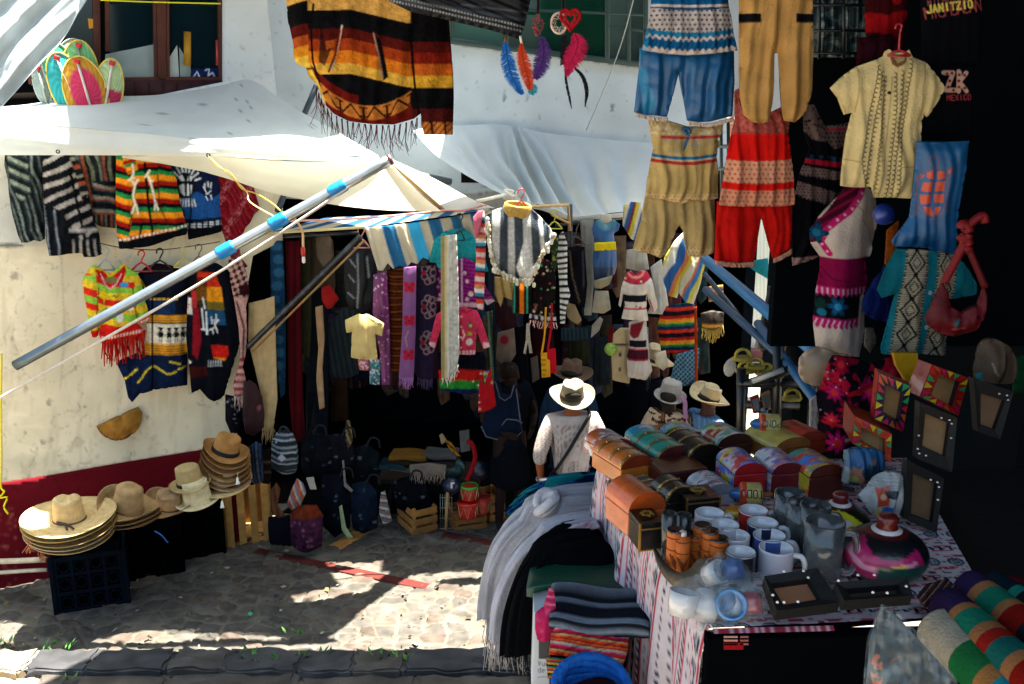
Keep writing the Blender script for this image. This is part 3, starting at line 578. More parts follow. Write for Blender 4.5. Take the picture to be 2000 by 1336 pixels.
MB().tube([a+Vector((.045, -.02, -.03)), b+Vector((.03, -.02, -.03))], .009, '8a6a40', n=8).build('stick', 'wood', dp)
rope('white_rope', [at(-30, 792, 6.5), at(0, 777, 6.55), at(380, 560, 6.6), at(600, 420, 6.66), at(752, 314, 6.72)], .011, 'cfc3b4', 'twisted white cord running below the metal pole', 'cord')
rope('pink_rope', [at(560, 432, 7.4), at(700, 427, 7.6), at(800, 418, 7.7), at(868, 411, 7.72), at(905, 411, 7.85), at(950, 400, 8.0)], .008, 'c98a80', 'faded pink cord strung above the striped awning', 'cord')
rope('knotted_rope', [at(930, 393, 7.95), at(955, 388, 7.95), at(985, 381, 8.05), at(1003, 375, 8.08), at(985, 372, 8.06), at(1003, 384, 8.06), at(1012, 376, 8.05)], .015, 'ddd8cc', 'white knotted cord tying the two awnings together', 'cord')
rope('yellow_string', [at(407, 306, 6.85), at(425, 325, 6.84), at(452, 340, 6.84), at(472, 368, 6.84), at(500, 378, 6.83), at(530, 396, 6.72), at(548, 412, 6.66)], .005, 'c9a548', 'yellow cord looped from the awning grommet to the pole', 'cord')
rope('yellow_string', [at(407, 306, 6.85), at(436, 332, 6.86), at(480, 372, 6.86), at(490, 396, 6.75), at(548, 430, 6.66)], .005, 'd8c078', 'second pale yellow cord hanging slack beside the awning grommet', 'cord')
rope('beige_string', [at(575, 425, 6.9), at(590, 450, 7.2), at(592, 478, 7.3), at(593, 505, 7.3)], .009, 'd9b48c', 'short beige cord dangling below the pole with a red bead end', 'cord')
q = MB(); q.lathe([(0, .04), (.016, .03), (.018, 0), (.014, -.03), (0, -.04)], 'b81c18', 12, at(592, 492, 7.29)); q.lathe([(0, .03), (.012, .02), (.013, -.02), (0, -.03)], 'd8d4cc', 12, at(593, 507, 7.29)); tag(q.build('bead', 'plastic'), 'red and white bead on the dangling beige cord', 'bead')
rope('yellow_rope', [at(3, 690, 7.1), at(2, 800, 7.1), at(3, 900, 7.1), at(2, 950, 7.1), at(8, 960, 7.05), at(0, 972, 7.05), at(14, 972, 7.05), at(8, 990, 7.05), at(16, 1004, 7.05)], .007, 'd8cc1c', 'bright yellow rope hanging down the red wall band', 'rope')
rope('yellow_line', [lw.p(196, 0), lw.p(300, 4), lw.p(431, 7)], .006, 'd6d028', 'thin yellow line stretched across the wooden window', 'rope')
rope('thin_wire', [at(1240, -10, 8.2), at(1205, 110, 8.6), at(1145, 255, 9.1)], .005, '9aa0a2', 'thin wire slanting across the rear wall', 'wire')
q = MB(); q.tube([at(590, 233, 8.7), at(618, 168, 8.8)], .026, '2a3a44', n=8); tag(q.build('bracket', 'paintmetal'), 'dark steel bracket sticking out of the rear wall behind the poncho', 'bracket')
q = MB(); q.tube([at(542, 412, 8.2), at(560, 368, 8.4)], .026, '1f2a34', n=8); tag(q.build('brace', 'paintmetal'), 'short dark steel brace under the white awning', 'brace')
q = MB(); q.tube([at(770, 332, 8.6), at(880, 355, 8.9)], .03, '55646c', n=8); tag(q.build('roof_rail', 'paintmetal'), 'grey steel rail between the two awnings', 'rail')
# loose poles on the ground by the red wall
for i, (x0, y0, x1, y1) in enumerate(((-40, 1098, 90, 1093), (-40, 1121, 92, 1113))):
    q = MB(); q.tube([at(x0, y0, 7.0), at(x1-46, y1+2, 7.02), at(x1, y1, 7.02)], .022-.006*i, 'b9aa90', n=10); tag(q.build('wooden_pole', 'wood'), ['thicker pale pole lying against the red wall beside the black crate', 'thinner pale pole lying below another by the black crate'][i], 'pole', 'poles by the black crate')
# ================================================================ GARMENTS ON THE PLASTER WALL
W1, W2_, W3 = LW(.07), LW(.14), LW(.2)
Z = np.zeros
def fill(p, c): p.C = hx(c)*np.ones_like(p.C); return p
def g_jacket(p):
    fill(p, '16191c'); p.stripes('7:16191c 5:6f7a74 6:1b2226 4:59635f 5:20282c', 72, 3, wob=8)
    p.m((p.Y < 395) & (p.X < 60), '1a1f22', .5); mk = inside(p.X, p.Y, pp('14,304 52,304 60,375 40,395 20,360')); p.stripes('9:1a1e20 7:7f897c 4:3b4442', 24, 2, mk); p.noise(6, .3, 3)
cloth('striped_jacket', '10,298 78,298 83,340 84,392 88,466 66,469 42,474 30,440 20,400 15,350', W1, g_jacket, 'grey and charcoal striped jacket, first garment hanging on the plaster wall', 'jacket', 'jackets hanging on the plaster wall', 'knit', sm=2, puff=10)
def g_multi(p):
    fill(p, '1c2022'); p.stripes('12:1c2022 7:6b705f 5:14181a 6:8c4a34 4:2a3a42 6:7a7d6c', 78, 1, wob=8); mk = p.Y > 352; p.stripes('11:15191c 6:7c8174 3:9a4030 4:2b3c44', 8, 5, mk & (p.X > 180), 8)
    p.m(p.Y > 418, '24282a'); p.stripes('5:24282a 4:8a4a34 7:1a1e20 3:6f7468', 88, 0, p.Y > 418); p.noise(6, .3, 4)
cloth('striped_jacket', '128,298 228,298 228,360 226,446 198,443 182,434 158,380', W1, g_multi, 'dark jacket with orange grey and teal stripes beside the rasta striped hoodie', 'jacket', 'jackets hanging on the plaster wall', 'knit', puff=10)
def g_black(p):
    fill(p, '101216'); sl = inside(p.X, p.Y, pp('84,298 130,298 150,330 172,385 186,448 160,470 138,440 120,410 86,400'))
    p.stripes('14:101216 9:9b948e', -24, 6, sl, 5); p.m((np.abs(p.X-142-.22*(p.Y-360)) < 3) & (p.Y > 330) & (p.Y < 470), '0b0d10')
    sl2 = inside(p.X, p.Y, pp('132,298 166,298 172,330 180,372 160,392 150,350')); p.stripes('12:14171a 6:8d8878 8:14171a 7:a4442c 2:2c5a50', -10, 0, sl2, 4)
    lo = inside(p.X, p.Y, pp('86,400 120,414 130,505 92,505')); p.stripes('9:101216 4:777f8a 6:15181d', 84, 2, lo, 5)
    p.m(p.box(134, 444, 205, 452), 'a09a98'); p.stripes('9:101216 5:8b8684', 86, 4, p.box(134, 466, 205, 500), 5); p.noise(6, .25, 5)
cloth('striped_hoodie', '80,298 134,298 152,312 166,350 178,400 182,432 192,448 200,496 182,502 164,502 160,494 130,496 96,500 90,470 87,420 83,360', W2_, g_black, 'black hooded pullover with broken pale stripes on the plaster wall', 'hoodie', 'jackets hanging on the plaster wall', 'knit', puff=13)
def g_rasta(p):
    fill(p, '8f1812'); sp = '8:8f1812 7:101014 8:1f7a3c 10:e08a1c 2:c8641a'
    p.stripes(sp, 0, 4, wob=5); L = inside(p.X, p.Y, pp('224,298 258,298 258,400 250,470 224,460')); p.stripes(sp, 14, 12, L, 4); Rr = inside(p.X, p.Y, pp('306,298 340,310 352,375 372,440 366,455 330,440 310,380')); p.stripes(sp, 6, 2, Rr, 4)
    p.line('281,318 288,400 301,485', 5, '0c0c10'); p.line('275,435 270,470', 4, '0c0c10'); p.line('258,345 262,400 250,440', 2.5, '4c120c'); p.line('306,340 310,400 328,440', 2.5, '4c120c')
    p.m(inside(p.X, p.Y, pp('240,300 262,300 268,330 248,340')), 'd8801c'); p.stripes('7:8f1812 6:1f7a3c 8:e08a1c', -20, 0, inside(p.X, p.Y, pp('238,298 264,298 264,325 250,338 240,320')))
    for q in ('257,320 259,338 254,348 262,360 258,380 262,398 256,414', '250,350 260,346', '264,398 268,416', '262,360 268,350', '290,332 286,340 291,352 296,352', '291,352 297,375 302,395 300,408', '302,395 307,408', '286,338 282,344'): p.line(q, 4.6, 'd9d3b8')
    p.m((p.Y-.0 > 466-(p.X-232)*.22) & (p.Y < 471-(p.X-232)*.22) & ((p.X % 8) < 5), 'd8d0c0'); p.m(p.Y > 472-(p.X-232)*.22, '0c0e14')
cloth('striped_hoodie', '228,300 262,298 306,306 330,316 344,350 350,392 358,420 366,448 364,458 345,462 300,479 262,484 233,486 229,462 226,420 226,345', W3, g_rasta, 'red green orange and black striped hoodie with white llama figures', 'hoodie', 'jackets hanging on the plaster wall', 'knit', puff=14, step=2.5)
def g_blue(p):
    fill(p, '121a38'); p.m(p.Y > 380+6*np.sin(p.X/9), '1d4a86'); p.m(p.Y > 428-(p.X-350)*.06, '10182e'); p.m(p.Y > 446-(p.X-360)*.10, '0a0c12')
    for k in range(9): a = R(200+k*18); p.line(np.array([(361+19*math.cos(a), 358+24*math.sin(a)), (361+30*math.cos(a), 358+38*math.sin(a))]), 3.2, 'cfd4d8')
    p.circ(361, 362, 19, '11141c', 24)
    for q in ('346,345 354,340 359,352 352,352', '366,340 376,345 371,353 364,352', '349,362 358,358 360,382 352,376', '364,358 374,362 372,378 364,382'): p.poly(q, 'cfd4d8')
    for k in range(7): p.line(np.array([(347+k*5, 388), (344+k*6, 402)]), 2.6, 'cfd4d8')
    for q in ('396,364 402,378 410,372', '398,358 398,366', '404,354 405,364', '411,356 410,366', '400,382 404,390', '410,380 412,388'): p.line(q, 2.6, 'cfd4d8')
    p.m((np.abs(p.Y-440+(p.X-380)*.12) < 5) & ((p.X % 12) < 8) & ((p.Y % 5) < 3.4), 'b8c0c8'); p.line('367,340 372,410 366,465', 3, '0a0c12')
cloth('zip_jacket', '330,316 372,322 424,338 430,380 432,428 433,452 402,460 368,468 366,446 356,412 346,380 340,345', LW(.12), g_blue, 'navy and blue jacket with a white sun face, between rasta hoodie and red shawl', 'jacket', 'jackets hanging on the plaster wall', 'knit', puff=11, step=2.5)
def g_red(p):
    fill(p, '74121c'); p.stripes('5:74121c 2:8e2a34 4:5f0e16', 60, 0, wob=20)
    p.m((vnoise(p.X, p.Y, 2.2, 7) > .66) & (((p.X+p.Y*.5) % 44) < 16), 'b06a70', .8)
cloth('red_shawl', '414,338 452,346 493,358 500,380 508,408 496,420 488,436 480,444 472,460 466,478 472,505 484,520 470,530 454,512 446,486 436,458 430,440', LW(.1), g_red, 'dark red patterned shawl with a ragged edge next to the blue jacket', 'shawl', mat='knit', puff=9, fold=.2, skew=-.4)
# --- second row
def g_kid(p):
    fill(p, 'c9a425'); sp = '13:c8251c 13:d9b32a 14:86b93e 12:d9b32a 13:c8251c 12:86b93e 13:d9b32a'
    p.stripes(sp, 8, 545, wob=10); L = inside(p.X, p.Y, pp('158,540 186,535 192,600 196,655 178,655')); p.stripes('13:86b93e 14:d9b32a 14:c8251c 13:86b93e 13:c8251c 13:d9b32a', 12, 6, L); Rr = inside(p.X, p.Y, pp('262,540 284,560 296,632 276,634 264,590')); p.stripes('13:86b93e 14:d9b32a 12:86b93e 13:c8251c', -14, 6, Rr)
    p.line('192,560 188,610 194,650', 2.5, '5a3a14'); p.line('258,560 262,596 268,625', 2.5, '5a3a14')  # dark lines paint the shade between sleeves and body
    p.poly('184,524 204,530 214,544 228,530 244,518 246,530 236,552 216,562 196,552', 'b81a18'); p.circ(216, 545, 13, '6b6a3a', 6); p.line('196,534 206,556 214,562 226,552 236,534', 2.6, 'e0a0a0')
    p.circ(241, 554, 9, '3a8fc4', 5); p.circ(202, 574, 7, 'e5c418'); p.line('190,574 214,574', 2, 'e5c418'); p.line('202,562 202,588', 2, 'e5c418'); p.line('217,577 222,574 226,578 231,574', 2, '2a3a20')
    p.circ(233, 618, 7, 'e4ded4', 9); p.circ(234, 606, 4, 'e4ded4'); p.circ(254, 600, 5, 'e4ded4'); p.poly('200,604 208,598 212,606 204,612', '1f7a4a'); p.m(p.Y > 642-(p.X-200)*.2, 'b81a18'); 
    p.m(p.Y < 0, 'b81a18'); p.m((np.abs(p.Y-660+(p.X-200)*.2) < 3.2) & ((p.X % 6) < 3.5), 'e8c8c0')
    p.m((np.abs(p.Y-631+(p.X-270)*.4) < 3) & (p.X > 268) & ((p.X % 5) < 3), 'e8c8c0')
kid = cloth('child_sweater', '182,518 194,522 214,534 228,524 243,515 250,522 268,534 276,552 284,590 292,618 286,628 274,634 270,612 272,634 282,650 240,662 198,670 194,640 192,655 180,658 172,620 164,575 161,548 168,534', W3, g_kid, 'small sweater striped red yellow and lime green with a fringed hem', 'sweater', 'sweaters hanging below on the plaster wall', 'knit', sm=2, puff=14, step=2.5)
fringe('fringe', '200,664 240,656 284,645', 44, ['b81a18', 'c8352a', '98120f'], W3, kid, 46, 2.4, 'knit', .3, 3)
def g_navy(p):
    fill(p, '10131f'); p.poly('280,575 320,582 340,580 340,610 282,612', '182c50')
    p.m(p.box(292, 580, 345, 584) & ((p.X % 9) < 7), 'd2a42a'); p.m(p.box(268, 612, 374, 628) | p.box(268, 668, 374, 690), 'd08d28'); p.m((p.box(268, 612, 374, 690)) & (np.abs((p.Y-612) % 5) < 1.1) & ((p.Y < 628) | (p.Y > 668)), '4a3214'); p.m(p.box(268, 630, 374, 668), 'dcd3bd')
    for x in (274, 312, 328, 342, 356, 366):
        p.circ(x, 640, 3.2, '15151a'); p.circ(x, 637.5, 5.5, '15151a', 1.4); p.poly(np.array([(x-4, 644), (x+4, 644), (x+5, 655), (x-5, 655)]), '15151a'); p.line(np.array([(x-2, 655), (x-2, 665)]), 1.8, '15151a'); p.line(np.array([(x+2, 655), (x+2, 665)]), 1.8, '15151a'); p.line(np.array([(x-8, 652), (x, 645), (x+8, 652)]), 1.6, '15151a')
    p.m(p.Y > 690, '111d38'); p.line('243,738 256,728 266,718', 3.4, 'd8c02c'); p.line('268,744 278,730 286,718 297,712', 3.4, 'd8c02c'); p.line('300,712 312,720 326,728 342,722', 3.4, 'd8c02c'); p.line('345,718 362,714', 3.4, 'd8c02c'); p.line('330,703 350,708', 3.6, 'd8c02c')
    p.m(((p.X+p.Y) % 6 < 1.2) & (p.Y > 695), '111d38'); p.line('296,575 296,760', 4, '08090d'); p.line('274,545 282,560', 3, 'b0a02c'); p.poly('286,514 306,510 336,516 330,532 296,534', '1e1014')
    p.noise(8, .2, 3)
cloth('pullover', '268,536 286,520 304,514 334,518 352,526 372,540 374,600 368,640 366,690 366,752 330,756 300,760 274,768 258,786 250,776 244,744 228,710 240,700 280,686 288,650 284,595 274,562', LW(.13), g_navy, 'navy pullover with a cream band of dancing black figures', 'pullover', 'sweaters hanging below on the plaster wall', 'knit', puff=14, step=2.5)
def g_rain(p):
    fill(p, '0d0f16'); sv = inside(p.X, p.Y, pp('386,512 410,516 430,560 440,640 444,690 436,702 414,696 404,640 380,580'))
    p.bands('500,528:b83018 528,556:d98a1c 556,572:6a5a20 572,600:1d4468 600,640:0d0f16 640,664:c02018 664,682:d98a1c 682,700:4a4420 700,720:c8881e', 4, sv)
    p.m(sv & (p.X < 402) & (p.Y > 540), '0d0f16', .8); p.poly('352,578 372,580 374,612 354,612', 'd8d0c4'); p.line('362,586 362,606', 2.4, 'b8202a'); p.line('356,594 368,594', 2, 'b8202a'); p.line('357,602 367,600', 2, 'b8202a'); p.poly('372,564 382,566 383,600 374,598', 'a82a2a')
    for q in ('416,622 418,636 408,640', '410,616 412,628', '420,612 420,626', '424,622 418,630', '412,640 414,648', '420,638 422,646', '394,580 398,600', '392,600 396,640', '400,606 402,650', '388,640 404,642'): p.line(q, 3, 'd0d4d4')
    p.poly('376,600 386,600 392,660 384,700 374,690', '7c1420'); p.poly('362,698 374,706 364,712', 'd8ccc0'); p.m(p.box(404, 700, 432, 712) & ((p.X+p.Y) % 5 < 2.2), 'b8bcc0'); p.poly('366,715 400,712 404,730 372,738', '341010'); p.noise(7, .2, 9)
cloth('zip_jacket', '370,538 388,518 402,512 424,514 446,528 458,560 468,610 474,650 458,700 446,740 438,772 420,784 406,778 390,760 374,768 370,720 364,660 366,600', W3, g_rain, 'black jacket with rainbow sleeves hanging right of the navy pullover', 'jacket', 'sweaters hanging below on the plaster wall', 'knit', puff=14, step=2.5)
def g_hound(p):
    fill(p, 'b98e84'); u = np.floor((p.X+p.Y*.4)/8)+np.floor((p.Y-p.X*.3)/9); p.m((u % 2 == 0) & (p.Y < 580), '2a1014'); p.m(p.box(440, 555, 492, 575) & (p.X > 466), '2a1014'); p.line('462,590 476,640 474,700', 4, '4a1c22'); p.m((p.Y > 700) & ((p.Y % 14) < 6), '7a2430')
    p.m((p.X < 452) & (p.Y > 600), '3a141a'); p.noise(6, .2, 3)
sc1 = cloth('knit_scarf', '446,508 470,500 482,535 488,570 480,600 482,650 480,690 474,716 480,740 476,772 458,776 456,750 466,716 470,690 466,640 458,590 450,550', LW(.24), g_hound, 'pink and maroon checked knit scarf looped beside the beige scarf', 'scarf', mat='knit', puff=8)
fringe('fringe', '457,774 478,771', 26, 'b79a90', LW(.24), sc1, 9, 2.6, 'knit')
cloth('shoulder_bag', '476,748 488,742 500,750 512,775 516,805 512,838 496,852 480,846 474,815', LW(.26), lambda p: (fill(p, '2a1015'), p.circ(505, 795, 5, '7a3a40')), 'dark maroon cloth bag hanging below the checked scarf', 'bag', mat='leather', puff=20, edge=14)
cloth('cord_bag', '440,770 462,775 474,800 470,840 452,850 440,820', LW(.16), lambda p: (fill(p, '15131a'), p.speck(14, ['9aa0a4', '5a5a60'], (1, 2.5))), 'small black bag with pale tassels beneath the rainbow jacket', 'bag', mat='knit', puff=14)
def g_beige(p): fill(p, 'b59b70'); p.noise(40, .08, 4)
bs = cloth('long_scarf', '486,592 516,585 536,578 538,640 540,720 542,780 536,820 524,842 516,838 512,780 498,720 484,660', PL(510, 700, 8.1, 10), g_beige, 'plain beige long scarf hanging at the corner of the plaster wall', 'scarf', 'scarves hanging in the shop mouth', 'cloth', fold=.1)
fringe('fringe', '512,838 536,820', 30, 'b09468', PL(510, 700, 8.1, 10), bs, 16, 2)
for i, (x, y, c, lab, w, h) in enumerate([(206, 506, '8fa0a4', 'pale blue plastic hanger holding the child sweater', 36, 26), (276, 512, 'b81c22', 'red plastic hanger beside the black one on the wall line', 42, 22), (312, 508, '15161a', 'black plastic hanger above the navy pullover', 52, 26), (357, 506, 'c8b428', 'yellow wire hanger on the wall line', 36, 20), (388, 500, '4a3a2c', 'thin brown wire hanger at the right end of the wall line', 30, 20)]):
    hanger(LW(.16), x, y, w, h, c, lab, 1.9 if i < 3 else 1.2)
rope('wall_line', [LW(.15).p(*q) for q in ((190, 474), (240, 484), (310, 488), (380, 480), (430, 472))], .004, '3a3226', 'thin line on the plaster wall that carries the hangers', 'line')
# --- hand fans at the window
FP = LW(.10)
for i, (x, y, rx, ry, ang, c, c2, lab, d) in enumerate([
  (98, 135, 22, 70, 14, '5c7a6c', '40524c', 'dark grey green woven fan leaning at the window post', .05), (82, 168, 12, 34, 8, '8a9a94', '5f6e6a', 'small grey woven fan at the left end of the row', .07), (140, 122, 24, 38, -14, 'a8b0a0', '8a6a60', 'pale brown woven fan behind the green ones', .06), (126, 152, 27, 62, 18, '3aa07c', '1f6a58', 'deep green woven fan behind the lighter green fan', .09),
  (158, 152, 29, 60, -2, '7cc083', '4aa070', 'light green woven fan with a white handle', .12), (136, 174, 29, 60, 16, '2f9fa0', '1b7f90', 'teal woven fan in front of the green fans', .15), (168, 180, 34, 58, 10, 'd0355f', 'c8902c', 'bright pink woven fan with a yellow border', .18), (210, 178, 24, 54, -14, 'b8d09a', 'c8355f', 'pale yellow green fan with a pink lower half at the right end', .16)]):
    pl = LW(d); cx = np.array(pl.p(x, y)); s = pl.scale()*1.02; ca, sa = math.cos(R(ang)), math.sin(R(ang)); nr, na = 9, 36; G = []; K = []
    for ir in range(nr):
        for ia in range(na):
            rr = (ir/(nr-1)); a = 2*math.pi*ia/na; u = rx*rr*math.cos(a); v = ry*rr*math.sin(a)*(1 if math.sin(a) > 0 else .86); U, Vv = u*ca-v*sa, u*sa+v*ca
            G.append(cx+np.array(LWU)*U*s+np.array((0, 0, 1))*Vv*s+np.array(LWN)*s*(6*(1-rr*rr)))
            q = hx(c) if not (i == 6 and rr > .72 or i == 7 and v < 4) else hx(c2); q = q*(1 if (ia+ir) % 2 else .72); K.append(q)
    f = thing('hand_fan', cx, lab, 'fan', 'woven hand fans at the window')
    mb = MB(); mb.add(G, [(a*na+b, a*na+(b+1) % na, (a+1)*na+(b+1) % na, (a+1)*na+b) for a in range(nr-1) for b in range(na)], np.array(K)); mb.build('blade', 'straw', f)
    ring = [Vector(G[(nr-1)*na+b]) for b in range(na)]; MB().tube(ring, 1.5*s, 'd8c05a' if i > 3 else 'a8b0a0', n=6, closed=True).build('rim', 'straw', f)
    tp_ = Vector(cx)+(LWU*(-sa)+Vector((0, 0, 1))*ca)*ry*.86*s; bt = Vector(cx)-(LWU*(-sa)+Vector((0, 0, 1))*ca)*ry*s
    hb = MB(); hb.tube([tp_+LWN*s*3, Vector(cx)+LWN*s*8, bt+LWN*s*3], 2.2*s, 'cfc4b4' if i > 3 else '9a9a8c', n=6); hb.box(tp_+LWN*s*4, (9*s, 6*s, 7*s), 'b8202a', Matrix.Rotation(R(20), 3, 'Y'), 1.2*s); hb.build('handle', 'wood', f)
# ================================================================ HATS AND CRATES
def hat(name, c, Rb, rc, hc, col, band, label, group=None, curl=.0, curlax=0, tilt=(0, 0, 0), pinch=.25, droop=0, sq=.88, top=1, edge=None, bandw=.22, cat='hat', bow=False, dome=0):
    n = 56; prof = []
    def K(c_, f): return tuple(hx(c_)*f)
    rg = random.Random(int(c[0]*1000) % 999)
    rings = []
    for i in range(15): r = Rb-(Rb-rc)*i/14; rings.append((r, 0, 'brim'))
    for i in range(1, 9): t = i/8; rings.append((rc*(1-.14*t), hc*t*.93, 'crown'))
    for i in range(1, 7): t = i/6; rings.append((rc*(.86*(1-t**1.6)+.0), hc*(.93+.07*math.sin(t*1.57)+dome*math.sin(t*1.57)), 'top'))
    V = []; Kc = []
    ct, st = math.cos(curlax), math.sin(curlax)
    for r, z, kind in rings:
        f = .86+.2*rg.random()
        for k in range(n):
            a = 2*math.pi*k/n; x, y = r*math.cos(a), r*math.sin(a)*(sq if kind != 'brim' else sq+(1-sq)*(r-rc)/(Rb-rc)*.6); zz = z
            lx, ly = x*ct+y*st, -x*st+y*ct
            if kind == 'brim':
                q = (r-rc)/(Rb-rc); zz += curl*q**1.5*(lx/Rb)**2*Rb-droop*q*q*(ly/Rb)**2*Rb
                if edge: zz += edge*max(0, q-.82)*Rb
            elif kind == 'top' or z > hc*.55:
                h = max(0, (z-hc*.55)/(hc*.45)); dpt = pinch*hc*h*math.exp(-((lx)/(rc*.26))**2)*(1 if ly > -rc*.9 else 0); zz -= dpt; 
                if abs(lx) > 0: sgn = -1 if ly > 0 else 1; y2 = 1-.12*h*pinch/.25*math.exp(-((ly-rc*.5)/(rc*.35))**2); x *= y2 if pinch else 1
            V.append((x, y, zz)); Kc.append(hx(col)*f*(.95+.1*((k*7) % 5)/5))
    V = np.array(V); Fc = [(i*n+k, i*n+(k+1) % n, (i+1)*n+(k+1) % n, (i+1)*n+k) for i in range(len(rings)-1) for k in range(n)]
    V2 = V.copy(); V2[:, 2] -= .006; Fc2 = [tuple(j+len(V) for j in f[::-1]) for f in Fc]; rim = [(k+len(V), (k+1) % n+len(V), (k+1) % n, k) for k in range(n)]
    o = link(mesh_of(np.r_[V, V2], Fc+Fc2+rim, np.r_[np.array(Kc), np.array(Kc)*.85], name), name, 'straw', None, c); o.rotation_euler = tilt; tag(o, label, cat, group)
    if band:
        mb = MB(); pts = [(V[15*n+k]*np.array((1.02, 1.02, 1)), V[(15+2)*n+k]*np.array((1.03, 1.03, 1))) for k in range(n)]
        hb = hc*bandw; A = [(rc*1.015*math.cos(2*math.pi*k/n), rc*sq*1.015*math.sin(2*math.pi*k/n), .004) for k in range(n)]; B = [(a[0]*.97, a[1]*.97, hb) for a in A]; A2 = [(a[0]*1.02, a[1]*1.02, .004) for a in A]; B2 = [(a[0]*.99, a[1]*.99, hb) for a in A]
        mb.add(A2+B2+B+A, [(i, (i+1) % n, n+(i+1) % n, n+i) for i in range(n)]+[(n+i, n+(i+1) % n, 2*n+(i+1) % n, 2*n+i) for i in range(n)], band)
        if bow: mb.tube([(rc*.1, -rc*sq*1.05, .02), (rc*.5, -rc*sq*1.2, .01), (rc*.9, -rc*1.5, .02)], .008, band, n=6); mb.tube([(-rc*.4, -rc*sq*1.0, .03), (rc*.1, -rc*sq*1.06, .02), (rc*.5, -rc*1.5, .012)], .008, band, n=6)
        b = link(mesh_of(np.concatenate(mb.V), mb.F, np.concatenate(mb.K), 'hat_band'), 'hat_band', 'leather', o)
    return o
SG = 'sombreros stacked on the crates'
hc0 = at(136, 1014, 6.7)
hat('sombrero', hc0, .33, .115, .175, 'c9ab76', '4a3424', 'straw sombrero with a leather cord bow, topmost of the leftmost stack', SG, curl=.14, curlax=.2, tilt=(R(4), 0, 0), pinch=.1, droop=-.05, edge=.12, bow=True, dome=.1, bandw=.08)
for i, (dz, nm) in enumerate(((.035, 'second'), (.075, 'third'), (.105, 'fourth'), (.13, 'lowest'))):
    hat('sombrero', hc0-Vector((-.008*(i % 2)+.004, .004*i, dz)), .328-.006*i, .115, .05, ['c2a05c', 'b48f56', 'c2a878', 'b89a66'][i], None, nm+' straw sombrero in the leftmost stack with only its brim showing', SG, curl=.14, curlax=.2+.1*i, tilt=(R(4), R(i-1), 0), pinch=.3, droop=-.05, edge=.12)
for i, (x, y, dx) in enumerate(((60, 1055, -8), (78, 1072, 4))):
    q = MB(); rr = random.Random(i)
    for k in range(9): p0_ = at(x+rr.gauss(0, 2), y, 6.45); q.tube([p0_, p0_+Vector((rr.gauss(0, .01)+dx*.001, 0, -.04)), p0_+Vector((rr.gauss(0, .02)+dx*.002, 0, -.085-.02*rr.random()))], .003, 'a8684c', n=4)
    tag(q.build('tassel', 'rope'), ['larger brown tassel hanging from the leftmost sombrero stack', 'smaller brown tassel under the leftmost sombrero stack'][i], 'tassel')
hc1 = at(250, 1000, 6.95)
hat('sombrero', hc1+Vector((0, 0, .03)), .225, .115, .19, 'a8875a', '6a5034', 'tan straw hat with braided brim edge, topmost of the second stack', SG, curl=.4, curlax=-.5, tilt=(R(8), R(14), 0), pinch=.05, edge=.1, bandw=.1, dome=.12)
for i, (dz, nm) in enumerate(((.03, 'middle'), (.06, 'lowest'))): hat('sombrero', hc1+Vector((.015, -.01, .03-dz)), .225, .115, .05, ['8d6e44', '7d5f3a'][i], None, nm+' straw hat of the second stack under a tan braided one', SG, curl=.4, curlax=-.5, tilt=(R(8), R(14), 0), edge=.1)
rope('blue_string', [at(302, 1037, 6.8), at(316, 1046, 6.79), at(328, 1060, 6.79)], .005, '2a4f8a', 'thin blue string hanging from the second hat stack', 'string')
hat('straw_hat', at(330, 988, 7.25), .19, .105, .13, 'b08d64', '5a4028', 'cowboy hat of woven straw with a stitched crown between the stacks', SG, curl=.45, curlax=-.4, tilt=(R(10), R(10), 0), pinch=.2, bandw=.08)
hat('straw_hat', at(372, 945, 7.3), .165, .105, .16, 'b69a66', '15120f', 'flat topped straw boater with a black band on top of a cream hat', SG, curl=.12, curlax=.4, tilt=(R(6), R(-6), 0), pinch=0, bandw=.2)
hat('straw_hat', at(386, 976, 7.28), .185, .115, .18, 'd0bf94', None, 'cream straw hat under the black banded boater', SG, curl=.12, tilt=(R(6), R(-4), 0), pinch=0)
hat('straw_hat', at(436, 948, 7.45), .22, .12, .14, 'c4a876', '17120f', 'wide cream straw hat with a black band on the crate end', SG, curl=.1, tilt=(R(5), 0, 0), pinch=.15)
ht = at(436, 918, 7.5)
for i in range(6):
    hat('panama_hat', ht+Vector((.028-.006*i+.004*(i % 2), 0, .16-.045*i+.0)), .185+.006*i, .11, .15 if i == 0 else .07, ['a87840', '9c6c38', 'a5774a', '8f6434', 'a67c50', 'b08a5c'][i], '14110f' if i in (0, 1, 3) else '4a3018', ['brown straw hat with black band, topmost of the tilted stack', 'second brown hat from the top of the tilted stack', 'third brown hat from the top of the tilted stack', 'fourth hat of the tilted stack with a beaded dark band', 'fifth hat from the top of the tilted stack', 'lowest hat of the tilted stack with white tassels'][i], 'hats in the tilted stack', curl=.25, curlax=.3, tilt=(R(6), R(20-i), 0), pinch=.12, bandw=.25)
for i, (x, y) in enumerate(((464, 938), (434, 984))):
    q = MB(); c = at(x, y, 7.2); q.lathe([(0, .03), (.008, .02), (.014, -.02), (.018, -.03), (0, -.03)], 'd8d2c4', 10, c); q.tube([c+Vector((0, 0, .02)), c+Vector((.01, .0, .07))], .003, 'c8a860', n=4)
    tag(q.build('hat_tassel', 'cloth'), ['white tassel dangling on the tilted hat stack', 'white tassel dangling below the cream straw hats'][i], 'tassel')
